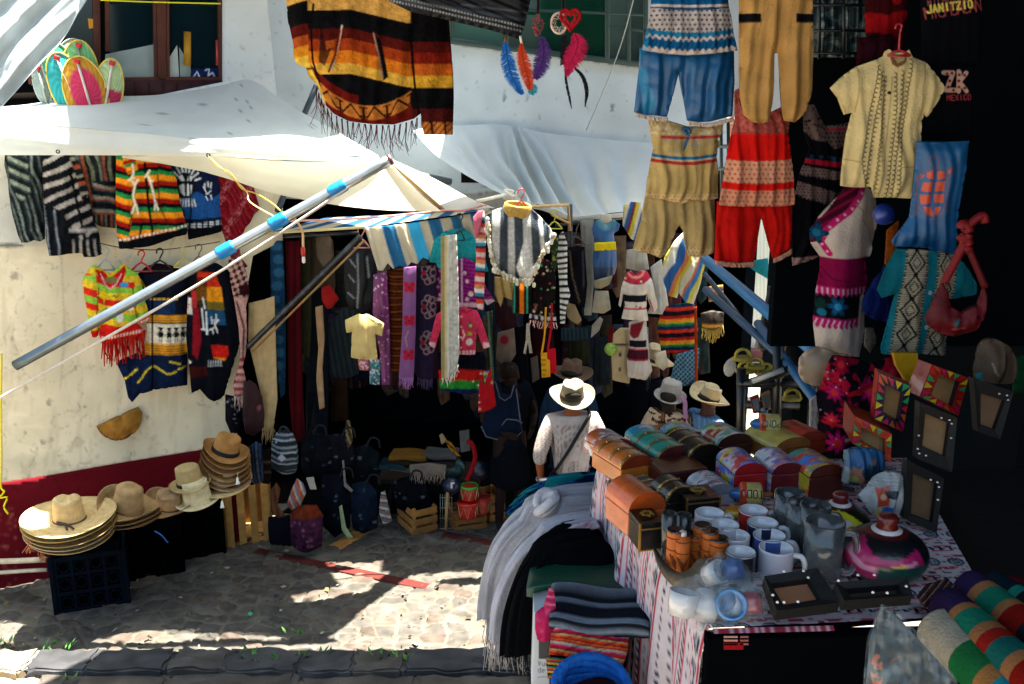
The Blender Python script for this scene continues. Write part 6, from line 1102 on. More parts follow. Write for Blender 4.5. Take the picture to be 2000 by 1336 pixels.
hd = cloth('hooded_poncho', '559,-40 562,20 565,50 574,92 577,120 586,128 598,132 603,148 612,158 619,163 626,182 635,203 652,222 680,236 724,242 770,243 808,232 822,221 826,252 828,263 884,263 886,200 885,150 880,84 877,42 876,-40', HP, hood, 'brown orange and black striped hooded poncho hanging at the top of the view', 'poncho', None, 'knit', step=2.2, puff=22, edge=16, fold=.13, fw=52)
fringe('fringe', '618,172 634,205 652,224 682,238 724,244 770,245 806,236 824,224', 46, ['5a1a14', '44120f', '6f2418'], HP, hd, 84, 1.15, 'knit', .4, 5, 5.5, tie=True)
def leath(p):
    fill(p, '0b0d13'); 
    for o_, a in ((0, .235), (-9, .235)):
        l = p.Y-(p.X-770)*a-3-o_; p.m((np.abs(l) < 1.8) & ((p.X % 6) < 3.2), '8f949a')
    p.m((np.abs(p.Y-(p.X-800)*.16-4) < 3), '39424e', .5); p.m((np.abs(p.Y-(p.X-900)*.12-10) < 2) & (p.X > 900), '4a5460', .5)
cloth('leather_skirt', '736,-40 760,2 800,22 886,42 962,60 1012,76 1022,60 1030,30 1042,-40', PL(900, 20, 3.2, 4), leath, 'black leather skirt with two rows of pale studs at the top edge', 'skirt', None, 'leather', step=2.2, puff=14, fold=.07, skew=-2)
# --- dreamcatchers and feathers
def feather(P, Yd, c, lab, parent=None, barb=1.0, seed=1, name='feather'):
    pl = PL(P[0][0], P[0][1], Yd); S_ = crom(np.array(P, float)[:, :2], 8); W_ = crom(np.array([[a[2], 0] for a in P], float), 8)[:, 0]; mb = MB(); rg = random.Random(seed); sc = pl.scale()
    for i in range(len(S_)):
        t = S_[min(i+1, len(S_)-1)]-S_[max(i-1, 0)]; t = t/(np.hypot(*t)+1e-6); nn = np.array((-t[1], t[0]))
        for sd in (-1, 1):
            for k in range(9):
                L = W_[i]*rg.uniform(.7, 1.15)*barb; j = S_[i]+t*rg.uniform(-2, 2); e = j+nn*sd*L+t*L*rg.uniform(.35, .8); a, b_ = pl.p(*j), pl.p(*e); o_ = Vector(pl.n)*sc*rg.uniform(-3, 3); h = (b_-a).cross(Vector(pl.n)).normalized()*sc*.8
                mb.add([a+h, a-h, b_+o_-h*.3, b_+o_+h*.3], [(0, 1, 2, 3)], hx(c)*rg.uniform(.6, 1.25))
    mb.tube(pl.map(S_[:, 0], S_[:, 1])+pl.n*sc*1.5, [sc*1.2*(1-.6*i/len(S_)) for i in range(len(S_))], hx(c)*.5, n=5); o = mb.build(name, 'feather', parent, False)
    if lab: o['label'] = lab
    return o
def dthing(x, y, Yd, lab): return thing('dreamcatcher', at(x, y, Yd), lab, 'dreamcatcher', 'dreamcatchers and feather charms')
d1 = dthing(985, 72, 3.12, 'feather charm with a blue and an orange feather under the leather skirt')
feather([(986, 82, 5), (990, 110, 13), (998, 145, 13), (1012, 172, 7), (1020, 182, 3)], 3.12, '1a66b8', 'blue feather', d1, seed=2); feather([(1018, 84, 3), (1020, 110, 13), (1028, 140, 13), (1034, 165, 7), (1035, 174, 2)], 3.1, 'c8401a', 'orange feather', d1, .95, 3); feather([(1030, 160, 5), (1040, 172, 9), (1038, 182, 4)], 3.14, '3a9ab8', None, d1, seed=4)
q = MB(); q.tube([at(986, 84, 3.12), at(988, 70, 3.12)], .004, '7a4a2a', n=5); q.tube([at(1019, 86, 3.1), at(1016, 70, 3.1)], .004, 'd8d0c0', n=5); q.build('cord', 'rope', d1)
d2 = dthing(1050, 30, 3.1, 'charm with a long red beaded drop and a purple feather')
feather([(1058, 74, 6), (1062, 100, 14), (1056, 130, 12), (1046, 152, 4)], 3.1, '4a2a72', None, d2, 1.15, 5)
q = MB(); rr = random.Random(3)
for k in range(60): a = rr.uniform(0, 6.28); t = rr.random(); r_ = .014*math.sin(3.1*t+.05); c = at(1050+rr.gauss(0, 1), 26+t*44, 3.1); q.lathe([(0, .004), (.004, 0), (0, -.004)], rr.choice(['7a0f18', '98141c', '5a0a12']), 6, c+Vector((math.cos(a)*r_, math.sin(a)*r_, 0)))
q.build('bead_drop', 'lacquer', d2); MB().tube([at(1052, -30, 3.1), at(1050, 28, 3.1)], .004, '1c1012', n=5).build('cord', 'rope', d2)
d3 = dthing(1110, 40, 3.05, 'dreamcatcher with a red woven heart, pink feather and long black feathers')
def ringpts(f, n=40): return [f(2*math.pi*k/n) for k in range(n)]
pl = PL(1092, 45, 3.08); sc = pl.scale(); rp = [pl.p(1092+15*math.cos(a), 45+20*math.sin(a)) for a in np.linspace(0, 6.283, 33)[:-1]]
q = MB(); q.tube(rp, 2.6*sc, 'c8b0a4', n=7, closed=True)
for k in range(12): a = k*.5236; q.tube([pl.p(1092+14*math.cos(a), 45+19*math.sin(a)), pl.p(1092+6*math.cos(a+.6), 45+8*math.sin(a+.6)), pl.p(1092+14*math.cos(a+1.05), 45+19*math.sin(a+1.05))], .8*sc, 'c8b8ac', n=4)
q.build('white_hoop', 'rope', d3)
pl = PL(1114, 38, 3.04); H_ = lambda a, k=1: pl.p(1114+k*19*math.sin(a)**3, 36-k*(1.45*(13*math.cos(a)-5*math.cos(2*a)-2*math.cos(3*a)-math.cos(4*a))))
q = MB(); q.tube([H_(a) for a in np.linspace(0, 6.283, 41)[:-1]], 3.2*sc, '98121a', n=7, closed=True)
for k in range(11): q.tube([H_(.3+k*.53), H_(.9+k*.53, .45), H_(1.6+k*.53)], 1.6*sc, 'a8202a', n=4)
q.build('heart_hoop', 'rope', d3)
feather([(1122, 66, 9), (1128, 84, 18), (1122, 108, 17), (1112, 130, 9), (1108, 146, 3)], 3.04, 'b8164a', 'pink feather', d3, 1.05, 6); feather([(1102, 70, 6), (1102, 95, 8), (1100, 124, 6)], 3.07, '101214', None, d3, seed=7)
feather([(1104, 130, 2), (1106, 160, 3.4), (1112, 190, 3), (1116, 210, 1)], 3.06, '14120f', 'long black feather', d3, .8, 8); feather([(1122, 132, 3), (1138, 150, 5), (1146, 178, 5), (1143, 206, 1.5)], 3.05, '0d0d10', 'long black feather', d3, .8, 9)
MB().tube([at(1100, -40, 3.05), at(1100, 26, 3.06)], .004, '18100f', n=5).build('cord', 'rope', d3)
# --- blue dress set
BP = PL(1338, 100, 2.95, 3)
def bluep(p): fill(p, '0d4a78'); p.bands('206,210:1f8fb0 212,216:2a9cc0', 2); p.noise(14, .1, 3); p.m((p.X < 1290) & (vnoise(p.X, p.Y*.3, 12, 3) > .62), '1f80a8', .5)  # lighter streaks on the left paint in the light from that side
bset = thing('blue_outfit', BP.p(1338, 100), 'blue child outfit of tunic with white crochet bands over wide trousers', 'outfit', GN)
t_ = cloth('trousers', '1252,92 1250,130 1240,219 1256,225 1280,226 1304,229 1315,190 1327,142 1336,190 1344,236 1366,239 1390,238 1433,227 1437,160 1436,92', BP, bluep, parent=bset, step=2.4, puff=16, edge=14, fold=.24, fw=40, off=-10, mat='satin')
fringe('lace_hem', '1242,221 1272,228 1304,231', 7, 'c0b0a4', BP, t_, 30, 3.4, 'knit', .1, 3, .5); fringe('lace_hem', '1345,238 1388,241 1432,229', 7, 'c0b0a4', BP, t_, 40, 3.4, 'knit', .1, 4, .5)
def tun(p):
    fill(p, '0e4e7e'); w_ = 1.4*np.sin(p.X*.9); e = p.Y-10*np.sin((p.X-1251)/185*3.14)*.9
    p.bands('8,13:b8b0ac 13,16:0d2c4c', 0, None, -10*np.sin((p.X-1251)/185*3.14)*.4); p.lace((e > 14) & (e < 56+w_), 'a49a98', '14304c', 9, 2.3); p.m((e >= 57+w_) & (e < 65), '126a92'); p.m((e >= 66+2.5*np.sin(p.X*.55)) & (e < 72+2.5*np.sin(p.X*.55)), 'b0a6a2'); p.m((e > 76) & (e < 90) & ((p.X+p.Y*.3) % 7 < 1.4), '0a3458'); p.m((e >= 90+2.5*np.sin(p.X*.55)) & (e < 98.5), 'b4a8a2'); p.m(p.X < 1262, '15709a', .6); p.noise(20, .1, 5)  # left edge tinted lighter for the same side light
cloth('tunic', '1272,-40 1266,34 1258,70 1251,98 1262,101 1290,106 1338,109 1390,106 1437,99 1428,62 1420,17 1414,-40', BP, tun, parent=bset, step=2, puff=18, edge=16, fold=.22, fw=30, off=14)
# --- beige trousers
def bei(p): fill(p, 'a07a46'); p.m(p.box(1440, 27, 1484, 45) | p.box(1551, 27, 1590, 45), '0c0c10'); p.line('1492,-20 1488,30 1476,74', 1.6, '7a5a30'); p.line('1516,-20 1514,60 1516,110', 2, '6f5028'); p.noise(30, .1, 4); p.m(p.Y > 232, '8a6638', .6)
cloth('beige_trousers', '1444,-40 1443,78 1443,130 1445,190 1452,225 1471,239 1486,240 1500,239 1508,205 1512,150 1513,104 1519,104 1522,150 1526,210 1531,236 1552,239 1572,220 1585,182 1588,84 1586,-40', PL(1515, 120, 2.8, -3), bei, 'beige child trousers with black pocket bands and gathered cuffs', 'trousers', GN, step=2.4, puff=18, edge=16, fold=.22, fw=44)
# --- cream dress set
CPn = PL(1330, 370, 3.0, 2)
cset = thing('cream_outfit', CPn.p(1330, 370), 'cream child outfit of ribboned tunic over lace edged trousers', 'outfit', GN)
def crt(p): fill(p, 'a08858'); p.noise(26, .12, 4); e = p.Y-2*np.sin(p.X*.6); p.lace(e > 484, 'b89c6c', '7a6440', 7, 1.6)
cloth('trousers', '1264,372 1254,430 1238,488 1250,494 1272,497 1292,506 1306,490 1322,452 1329,442 1336,452 1342,490 1346,502 1370,504 1396,495 1399,430 1399,372', CPn, crt, parent=cset, step=2.4, puff=16, edge=14, fold=.22, fw=34, off=-10)
def crd(p):
    fill(p, 'a88e58'); p.noise(16, .16, 4); c = 6*np.sin((p.X-1268)/130*3.14)
    p.m((p.Y < 262) & (vnoise(p.X, p.Y, 3.5, 5) > .55), 'c0a888'); p.bands('262,268:98303a', 0, p.X > 1286, -c*.4); p.m(p.box(1288, 272, 1398, 298) & (vnoise(p.X, p.Y, 6, 8) > .66), '8a8478', .8); p.bands('298,304:1a5a80 304,307:b8a888 307,314:9a2a28', 0, None, -c); e = p.Y-3*np.sin(p.X*.45)-c*.7; p.lace(e > 374, 'b89c70', '84683c', 7, 1.6)
tn = cloth('tunic', '1264,229 1284,235 1300,234 1340,246 1380,246 1396,240 1411,233 1408,255 1398,272 1406,276 1398,290 1396,305 1400,340 1400,386 1380,390 1345,389 1328,397 1300,390 1258,382 1262,350 1268,318 1274,290 1270,268 1266,250', CPn, crd, parent=cset, step=2.2, puff=18, edge=14, fold=.18, fw=32, off=12)
q = MB(); n3 = CPn.n*.035
for P in ('1338,262 1330,252 1338,250 1343,260 1340,268', '1340,268 1332,284 1322,302', '1341,268 1345,285 1343,304'): q.tube(crom(CPn.map(*pp(P).T)+n3, 4), .006, '14486a', n=6)
q.build('ribbon_bow', 'satin', tn)
# --- red dress set
RP = PL(1475, 380, 2.9, -2)
rset = thing('red_outfit', RP.p(1475, 380), 'red child outfit with pink crochet bands and a ruffled neckline', 'outfit', GN)
def rt(p): fill(p, 'a8120e'); p.noise(24, .1, 4)
t_ = cloth('trousers', '1402,394 1400,440 1397,511 1418,514 1450,515 1474,513 1482,470 1489,426 1498,460 1511,507 1530,497 1546,487 1549,430 1549,394', RP, rt, parent=rset, step=2.4, puff=16, edge=14, fold=.22, fw=34, off=-10)
fringe('lace_hem', '1398,510 1436,514 1474,513', 8, 'b8846c', RP, t_, 34, 3, 'knit', .1, 3, .6); fringe('lace_hem', '1511,506 1530,497 1546,487', 8, 'b8846c', RP, t_, 18, 3, 'knit', .1, 3, .6)
def rd(p):
    fill(p, 'b8140f'); p.noise(24, .08, 4); c = 4*np.sin((p.X-1402)/146*3.14); z_ = 3*np.abs(((p.X % 14)-7)/7)
    p.m(p.Y < 258+z_*1.5, '8a3a34'); p.m((p.Y < 256) & (vnoise(p.X, p.Y, 4, 3) > .55), '9c5048'); e = p.Y-c; p.lace((e > 308+z_*.5) & (e < 352), 'b88468', '98241c', 9, 2.0); p.lace((e > 366) & (e < 400-z_), 'b07a60', '98241c', 9, 2.0)
cloth('tunic', '1432,178 1440,172 1444,196 1470,214 1500,220 1528,206 1534,196 1540,230 1536,262 1545,330 1549,398 1524,402 1476,401 1440,402 1402,399 1410,350 1418,300 1426,262 1433,235', RP, rd, parent=rset, step=2.2, puff=18, edge=14, fold=.25, fw=30, off=12)
# --- black dress
def bkd(p):
    fill(p, '0b0b11'); d = p.Y+(p.X-1600)*.0; p.m(inside(p.X, p.Y, pp('1568,204 1590,204 1612,250 1606,276 1584,272 1570,255')) & (vnoise(p.X, p.Y, 3, 4) > .25), '6a5650'); p.lace(inside(p.X, p.Y, pp('1606,246 1656,240 1660,282 1626,290 1606,272')), '5a4a48', '1a1216', 8, 2.2); p.line('1612,254 1650,250', 4, '98182a')
    for a, b, s_ in ((312, 322, .12), (328, 346, .16), (366, 394, .30)): l = p.Y-(p.X-1600)*s_; (p.m((l > a) & (l < b), '98162a') if a == 312 else p.lace((l > a) & (l < b+2*np.sin(p.X)), '6f5c58', '2a2026', 6, 1.6))
    l = p.Y+(p.X-1560)*.1; p.lace(l > 502, '8a6c6c', '4a3438', 6, 1.5); p.m((np.abs(p.Y-308-(p.X-1600)*.1) < 5) & (vnoise(p.X, p.Y, 8, 4) > .5), '1a3a5a', .8)
cloth('black_dress', '1568,206 1590,203 1604,232 1612,246 1656,238 1660,290 1652,330 1644,360 1626,420 1602,470 1600,500 1582,508 1548,519 1546,450 1548,400 1562,340 1582,290 1570,258', PL(1590, 370, 3.05, 0), bkd, 'black child dress with dusty pink lace bands beside the red outfit', 'dress', GN, step=2.2, puff=16, edge=14, fold=.16, fw=34)
# --- cream embroidered shirt
SPn = PL(1735, 240, 2.55, -4)
def guay(p):
    fill(p, 'b8a474'); p.noise(34, .08, 4)
    cols = ['1717,128 1702,200 1688,280 1684,320 1700,384', '1722,140 1714,200 1700,280 1694,340 1698,384', '1727,150 1722,220 1714,300 1708,386', '1742,142 1740,220 1732,310 1726,386', '1756,138 1752,200 1742,300 1736,386', '1776,116 1764,180 1752,280 1748,386']
    for k, c in enumerate(cols):
        P = crom(pp(c), 24); s = np.r_[0, np.cumsum(np.hypot(*np.diff(P, axis=0).T))]; L = s[-1]; n = int(L/9)
        for i in range(n):
            x, y = np.interp((i+.5)*L/n, s, P[:, 0]), np.interp((i+.5)*L/n, s, P[:, 1]); sd = -1 if k in (0, 1, 2) else 1; dd = np.hypot(p.X-x, p.Y-y); p.m((np.abs(dd-4.6) < 1.05) & ((p.X-x)*sd > -1.5), '2a2418', .9)
    p.line('1737,150 1728,250 1716,386', 1.5, '7a6a44'); p.line('1727,150 1716,250 1706,386', 1.5, '7a6a44'); p.circ(1731, 181, 3.6, '17130f'); p.circ(1724, 246, 2, '8a7a50'); p.circ(1718, 312, 2, '8a7a50')
    p.line('1674,134 1672,180 1668,220', 1.8, '8a7648'); p.line('1806,122 1796,180 1798,232', 1.8, '8a7648'); p.line('1645,310 1680,316', 1.8, '8a7648'); p.line('1755,325 1790,327', 1.8, '8a7648'); p.line('1626,178 1640,196 1652,220', 1.5, '9a8656'); p.poly('1736,106 1770,106 1764,124 1748,132 1738,126', '6a4a30'); p.poly('1742,108 1768,107 1762,118 1748,124', 'a08c60')
sh_ = cloth('cream_shirt', '1728,100 1736,96 1748,103 1768,102 1776,97 1783,112 1808,122 1828,146 1846,172 1837,186 1822,212 1810,229 1804,224 1799,236 1796,310 1788,350 1780,388 1744,386 1706,386 1702,366 1670,366 1641,363 1645,320 1652,265 1664,220 1648,224 1636,192 1621,172 1646,148 1672,130 1712,116 1724,110', SPn, guay, 'cream child shirt with black scalloped embroidery on a red hanger', 'shirt', GN, step=1.9, puff=20, edge=16, fold=.15, fw=38)
hanger(PL(1752, 80, 2.5), 1755, 98, 44, 14, '8a1420', 'red hanger in the cream embroidered shirt', 2.6, hook=46)
# --- black shirts with lettering, blue turtle shirt
def bk1(p):
    fill(p, '07080c'); p.text('MICHOACAN', 1806, 38, 22, '7a3436', 2.4, -9, .56); p.text('MICHOACAN', 1810, 12, 10, '6a3a3c', 1.8, -8, .95); p.text('JANITZIO', 1808, 26, 14, 'b8a84a', 3.4, -7, .82)
cloth('black_shirt', '1796,-40 1800,60 1800,122 1916,128 1918,60 1922,-40', PL(1858, 60, 2.62, -3), bk1, 'black shirt printed with red and yellow lettering at the upper right', 'shirt', GN, step=1.8, puff=10, fold=.04)
def bk2(p):
    fill(p, '06070b'); p.line('1840,142 1858,142 1844,176 1860,176', 9, 'a88a78'); p.line('1870,140 1868,178', 9, 'a88a78'); p.line('1884,142 1870,160 1884,178', 8, 'a88a78')
    for x, y in ((1846, 144), (1856, 143), (1851, 158), (1848, 170), (1858, 176), (1870, 146), (1869, 158), (1869, 170), (1880, 147), (1880, 172)): p.circ(x, y, 3.2, '98242c'); p.circ(x, y, 1.4, '1a0c10')
    p.text('MEXICO', 1846, 196, 10, '8a2c34', 1.7, -2, .82)
cloth('black_shirt', '1798,124 1905,130 1902,270 1890,276 1800,274 1798,230', PL(1850, 200, 2.6, -3), bk2, 'black shirt with ornate pink letters above the turtle shirt', 'shirt', GN, step=1.8, puff=10, fold=.04)
def turt(p):
    fill(p, '0d4670'); p.noise(30, .12, 4); O = 'b8401c'
    for P in ('1806,336 1817,330 1818,350 1806,346', '1824,334 1838,332 1840,346 1826,350', '1800,356 1816,354 1814,374 1797,372', '1822,355 1840,352 1838,372 1821,372', '1794,380 1813,378 1812,396 1796,398', '1819,378 1838,378 1836,394 1820,394', '1798,402 1812,402 1818,420 1806,418', '1822,402 1832,402 1824,420 1818,414', '1795,338 1802,342 1796,350', '1844,330 1852,328 1848,340'): p.poly(P, O)
    for P in ('1816,326 1810,312 1816,302 1824,304 1828,316 1824,328', '1802,334 1792,352 1788,380 1792,404 1806,424 1818,428 1832,416 1842,390 1846,360 1842,336 1826,328 1808,330 1802,334', '1796,340 1788,346 1792,356', '1846,332 1856,322 1852,342 1846,346', '1788,402 1784,420 1792,416', '1842,392 1848,404 1840,412'): p.line(P, 2.1, '6a3226', .9)
cloth('turtle_shirt', '1790,276 1840,277 1893,275 1888,320 1880,360 1871,410 1868,470 1866,497 1842,500 1812,484 1780,482 1746,481 1742,470 1760,446 1776,424 1782,380 1786,330', PL(1820, 390, 2.5, -3), turt, 'blue shirt printed with an orange sea turtle', 'shirt', GN, 'satin', step=1.9, puff=16, edge=14, fold=.12, fw=38)
def redt(p): fill(p, '8a0f14'); p.m(vnoise(p.X, p.Y, 18, 4) > .55, '1c0a0e', .9)
cloth('red_shirt', '1694,-40 1766,-40 1770,40 1762,96 1720,90 1692,70 1690,20', PL(1730, 20, 2.9), redt, 'red and black printed shirt above the cream shirt hanger', 'shirt', GN, puff=14)
cloth('maroon_shirt', '1676,74 1740,66 1762,96 1724,108 1672,128 1674,100', PL(1720, 90, 2.85), sol('2a0c14'), 'dark maroon shirt behind the collar of the cream shirt', 'shirt', GN, puff=12)
# --- embroidered mannequins
MP = PL(1645, 520, 2.9, -6)
def man1(p):
    fill(p, 'b4a498'); p.noise(26, .06, 4); P_y = pp('1648,360 1684,362 1680,376 1664,398 1634,424 1606,446 1592,470 1580,474 1578,440 1600,424 1626,396'); yk = inside(p.X, p.Y, P_y); p.m(yk, '3a0a1c'); p.m(yk & (np.abs((p.Y+p.X*.62) % 16-8) < 3), '6a1030'); p.line('1684,364 1674,382 1652,410 1626,430 1608,446 1600,470 1616,492', 11, 'a01a54'); 
    for x, y in ((1680, 376), (1670, 390), (1658, 404), (1644, 416), (1630, 426), (1616, 440), (1606, 456), (1602, 474), (1612, 488)): p.circ(x, y, 2.6, 'c890a8')
    p.flower(1592, 452, 22, '123c58', '0a2438', '1f5a78', 5); w_ = p.box(1570, 500, 1720, 556); p.m(w_, '740c38'); p.line('1602,520 1620,540 1650,544', 2, '4a0820'); z_ = 3*np.sin(p.X*.6); p.m((p.Y > 556) & (p.Y < 572+z_), 'a01a54'); p.m((p.Y > 558) & (p.Y < 570) & ((p.X % 9) < 3), 'c890a8')
    p.m((p.Y >= 572+z_) & (p.Y < 616) & (p.X < 1676-(p.Y-576)*.1), '0d1014'); p.flower(1630, 592, 21, '154a70', '0c2c48', '2a7aa0', 6); p.circ(1600, 590, 9, '0f2a24', 12); p.circ(1658, 606, 12, '0f1c14', 10); p.circ(1602, 606, 8, '1a5a70', 7); p.m((p.Y >= 616) & (p.Y < 634+z_-(p.X-1600)*.02) & (p.X < 1672), 'a01a54'); p.m((p.Y >= 619) & (p.Y < 631) & (p.X < 1668) & (((p.X+p.Y*.4) % 10) < 3.4), 'c890a8')
    p.line('1665,395 1680,410 1676,424 1690,440 1700,470', 2.2, '8a7a70')
m1 = cloth('mannequin', '1652,362 1686,361 1709,376 1713,412 1709,450 1703,477 1698,502 1689,506 1691,530 1692,556 1686,572 1688,610 1688,642 1684,670 1678,697 1655,694 1620,684 1593,676 1589,640 1588,617 1591,590 1595,560 1601,530 1601,500 1592,488 1583,474 1581,448 1597,426 1622,398 1640,378', MP, man1, 'mannequin torso in a white dress with pink and blue embroidery', 'mannequin', 'mannequins of the near stall', step=1.9, puff=46, edge=30, fold=.05)
cloth('mannequin_base', '1560,716 1566,694 1600,678 1640,690 1660,697 1640,735 1610,750 1576,749 1562,735', PL(1600, 715, 2.86), sol('a58a6c'), parent=m1, sm=3, mat='plastic', puff=26, edge=20, fold=0)
def man2(p):
    fill(p, '120c14'); rg = np.random.RandomState(4)
    p.m((p.Y < 760) & (vnoise(p.X, p.Y, 14, 3) > .35), 'a01028'); 
    for x, y, r, c in ((1640, 708, 20, 'a81028'), (1690, 752, 26, 'b01260'), (1740, 722, 20, 'b0143c'), (1625, 760, 20, 'b01258'), (1650, 790, 24, 'a81034'), (1730, 782, 22, '98101c'), (1610, 730, 16, '8a1c2c'), (1700, 812, 18, 'b8183c'), (1620, 812, 18, 'c02040'), (1630, 856, 28, 'b81268'), (1668, 884, 14, 'a81260')): p.flower(x, y, r, c, '5a0a20', 'c8282c', 8)
    p.line('1606,820 1650,822 1690,836', 6, 'a0141c'); p.speck(60, ['b8a8a0'], (.8, 1.6)); p.line('1742,700 1700,740 1650,760', 8, '98101c'); p.m(inside(p.X, p.Y, pp('1662,716 1682,700 1700,712 1676,740')), '0e1418'); p.circ(1650, 850, 7, 'b8a8a0', 4); p.m(p.Y > 892-(p.X-1600)*-.1, '8a1c40')
cloth('mannequin', '1626,694 1660,698 1686,706 1700,712 1722,704 1742,697 1760,716 1768,756 1752,792 1724,822 1690,842 1672,866 1664,902 1640,898 1612,888 1588,884 1594,850 1601,815 1596,790 1594,768 1606,750 1614,720', PL(1670, 800, 2.75, -6), man2, 'mannequin torso in black velvet with large magenta and red flowers', 'mannequin', 'mannequins of the near stall', step=1.9, puff=46, edge=30, fold=.04)
cloth('white_sleeve', '1582,780 1596,770 1600,810 1596,850 1580,852', PL(1590, 810, 2.85), sol('a59a90'), 'white sleeve hanging left of the flowered mannequin', 'sleeve', None, puff=12); cloth('white_sleeve', '1738,700 1758,712 1772,740 1774,770 1760,760', PL(1760, 740, 2.9), sol('8a8278'), 'white sleeve right of the flowered mannequin', 'sleeve', None, puff=12)
# --- teal shirt, bags
TP = PL(1790, 590, 2.42, -6)
def teal(p):
    fill(p, '0e545e'); p.noise(30, .1, 4)
    for (ax, bx, ay, cx, dx, cy) in ((1769, 1812, 488, 1732, 1786, 692), (1831, 1868, 494, 1797, 1846, 694)):
        t = (p.Y-ay)/(cy-ay); l, r = ax+(cx-ax)*t, bx+(dx-bx)*t; mk = (p.X > l) & (p.X < r); p.m(mk, '8a8270'); p.m(mk & ((p.Y % 4) < 1.6), '4a4438'); p.m(mk & (((p.X-l < 4) | (r-p.X < 4)) & ((p.Y % 6) < 3)), '16120f'); u = (p.X-(l+r)/2)/(r-l)*44; v = (p.Y-ay) % 46-23; d = np.abs(u)*.9+np.abs(v)*.62; p.m(mk & (np.abs(d-14) < 1.8), '14110e'); p.m(mk & (np.abs(d-7) < 1.0), '2a241c'); p.m(mk & (np.abs(np.abs(v)-22) < 2) & (np.abs(u) < 4), '14110e')
    for y in (568, 635): p.circ(1811-(y-568)*.1, y, 3.4, 'a8a8a8'); p.circ(1811-(y-568)*.1, y, 1.6, '3a3a3a')
    p.m(p.X < 1764-(p.Y-490)*.24, '0c4652', .5)
cloth('teal_shirt', '1750,486 1790,487 1832,490 1868,498 1888,522 1908,556 1908,574 1852,584 1850,640 1847,694 1800,690 1760,692 1722,691 1720,680 1736,620 1748,574 1722,582 1713,566 1730,522', TP, teal, 'teal shirt with two embroidered lattice panels below the turtle shirt', 'shirt', GN, step=1.9, puff=18, edge=14, fold=.1, fw=46)
RBg = PL(1866, 590, 2.3, -6)
rb = cloth('red_bag', '1806,618 1817,600 1828,574 1840,549 1852,572 1855,598 1877,610 1908,594 1920,558 1928,574 1924,614 1906,646 1866,657 1832,650 1811,635', RBg, lambda p: (fill(p, '500810'), p.noise(14, .2, 3), p.poly('1857,630 1868,618 1872,622 1862,638', '1c4a4c'), p.circ(1908, 618, 6, '2a0a10', 4), p.line('1856,640 1880,638', 3, '98342c')), 'red suede shoulder bag with a knotted strap hanging in front of the teal shirt', 'bag', None, 'leather', step=2.2, puff=26, edge=18, fold=.06)
q = MB(); f_ = lambda P, r, c='640b10': q.tube(crom(RBg.map(*pp(P).T)+RBg.n*.008, 5), r, c, n=8)
f_('1841,552 1862,512 1880,474 1884,446 1900,430 1918,420 1922,434', .010); f_('1922,560 1905,520 1888,482 1880,462', .008, '540a10'); f_('1874,446 1880,436 1890,452 1882,466 1874,458', .012, '6f0f12'); f_('1872,470 1884,468 1890,480 1880,488', .012, '6f0f12'); q.build('strap', 'leather', rb)
cloth('blue_bag', '1684,600 1700,560 1722,530 1728,516 1734,530 1738,580 1744,620 1720,626 1696,618', PL(1712, 580, 2.7), sol('0b1848'), 'deep blue cloth bag between the mannequin and the teal shirt', 'bag', None, sm=3, puff=20)
cloth('orange_cloth', '1732,450 1756,430 1752,500 1744,570 1730,600 1728,520', PL(1740, 520, 2.75), sol('7a3c12'), 'brown orange cloth strip left of the turtle shirt', 'cloth', None)
q = MB(); c = at(1727, 418, 2.7); q.lathe([(.03*math.sin(a), .03*math.cos(a)) for a in np.linspace(0, 3.14, 12)], '142c78', 18, c); tag(q.build('ball', 'plastic'), 'small blue bauble hanging by the turtle shirt', 'ball')
cloth('brown_bag', '1906,700 1912,672 1938,660 1976,684 1982,740 1950,748 1908,742 1902,728', PL(1942, 706, 2.3), lambda p: (fill(p, '4a3a2c'), p.poly('1904,728 1914,724 1916,744 1904,742', '1a6a6a'), p.line('1930,705 1936,722 1944,730', 2.5, '8a7a68'), p.line('1958,690 1950,745', 5, '1a1410')), 'brown leather bag with pale stitching at the right edge', 'bag', None, 'leather', sm=3, puff=24, edge=18, step=2.4)
cloth('green_bag', '1974,700 2010,690 2010,770 1980,770', PL(1990, 730, 2.4), sol('10361c'), 'dark green cloth bag at the right frame edge', 'bag', None, puff=16)
cloth('fur_tassel', '1690,640 1706,640 1712,672 1700,690 1688,676', PL(1700, 665, 2.7), sol('4a4238', .4, 4), 'shaggy grey fur tassel right of the white mannequin skirt', 'tassel', None, 'feather', puff=12)
# --- back panel coloured near-black for shade, grille and plastic behind the clothes
q = MB(); q.box((1.85, 3.75, 4.3), (1.7, .06, 2.6), '0a0d10'); tag(q.build('back_panel', 'dark', smooth=False), 'near-black back board standing for the shade behind the near stall shirts', 'panel')
gr = thing('wire_grille', at(1640, 60, 3.5), 'black wire grille behind the shirts at the top', 'grille'); GP = PL(1640, 60, 3.45)
q = MB()
for x in (1600, 1648, 1694): q.tube([GP.p(x, -40), GP.p(x, 115)], .006, '0c0e10', n=6)
for y in (-20, 10, 60, 104): q.tube([GP.p(1588, y), GP.p(1702, y)], .006, '0c0e10', n=6)
q.build('bars', 'paintmetal', gr)
cloth('plastic_sheet', '1586,-40 1702,-40 1700,112 1588,112', PL(1640, 60, 3.55), lambda p: (fill(p, '1a2c2e'), p.m(vnoise(p.X+p.Y, p.Y-p.X*.6, 16, 3) > .68, '6a7e7c', .7), p.m(np.abs(vnoise(p.X, p.Y, 22, 6)-.5) < .02, '8a9a98', .7)), 'crumpled grey green plastic sheet behind the wire grille', 'plastic sheet', None, 'satin', fold=.5, fw=24, foldtop=1)
gq = thing('iron_railing', at(1560, 300, 4.6), 'pale iron railing seen between the red and black dresses', 'railing'); q = MB(); GP = PL(1560, 280, 4.6)
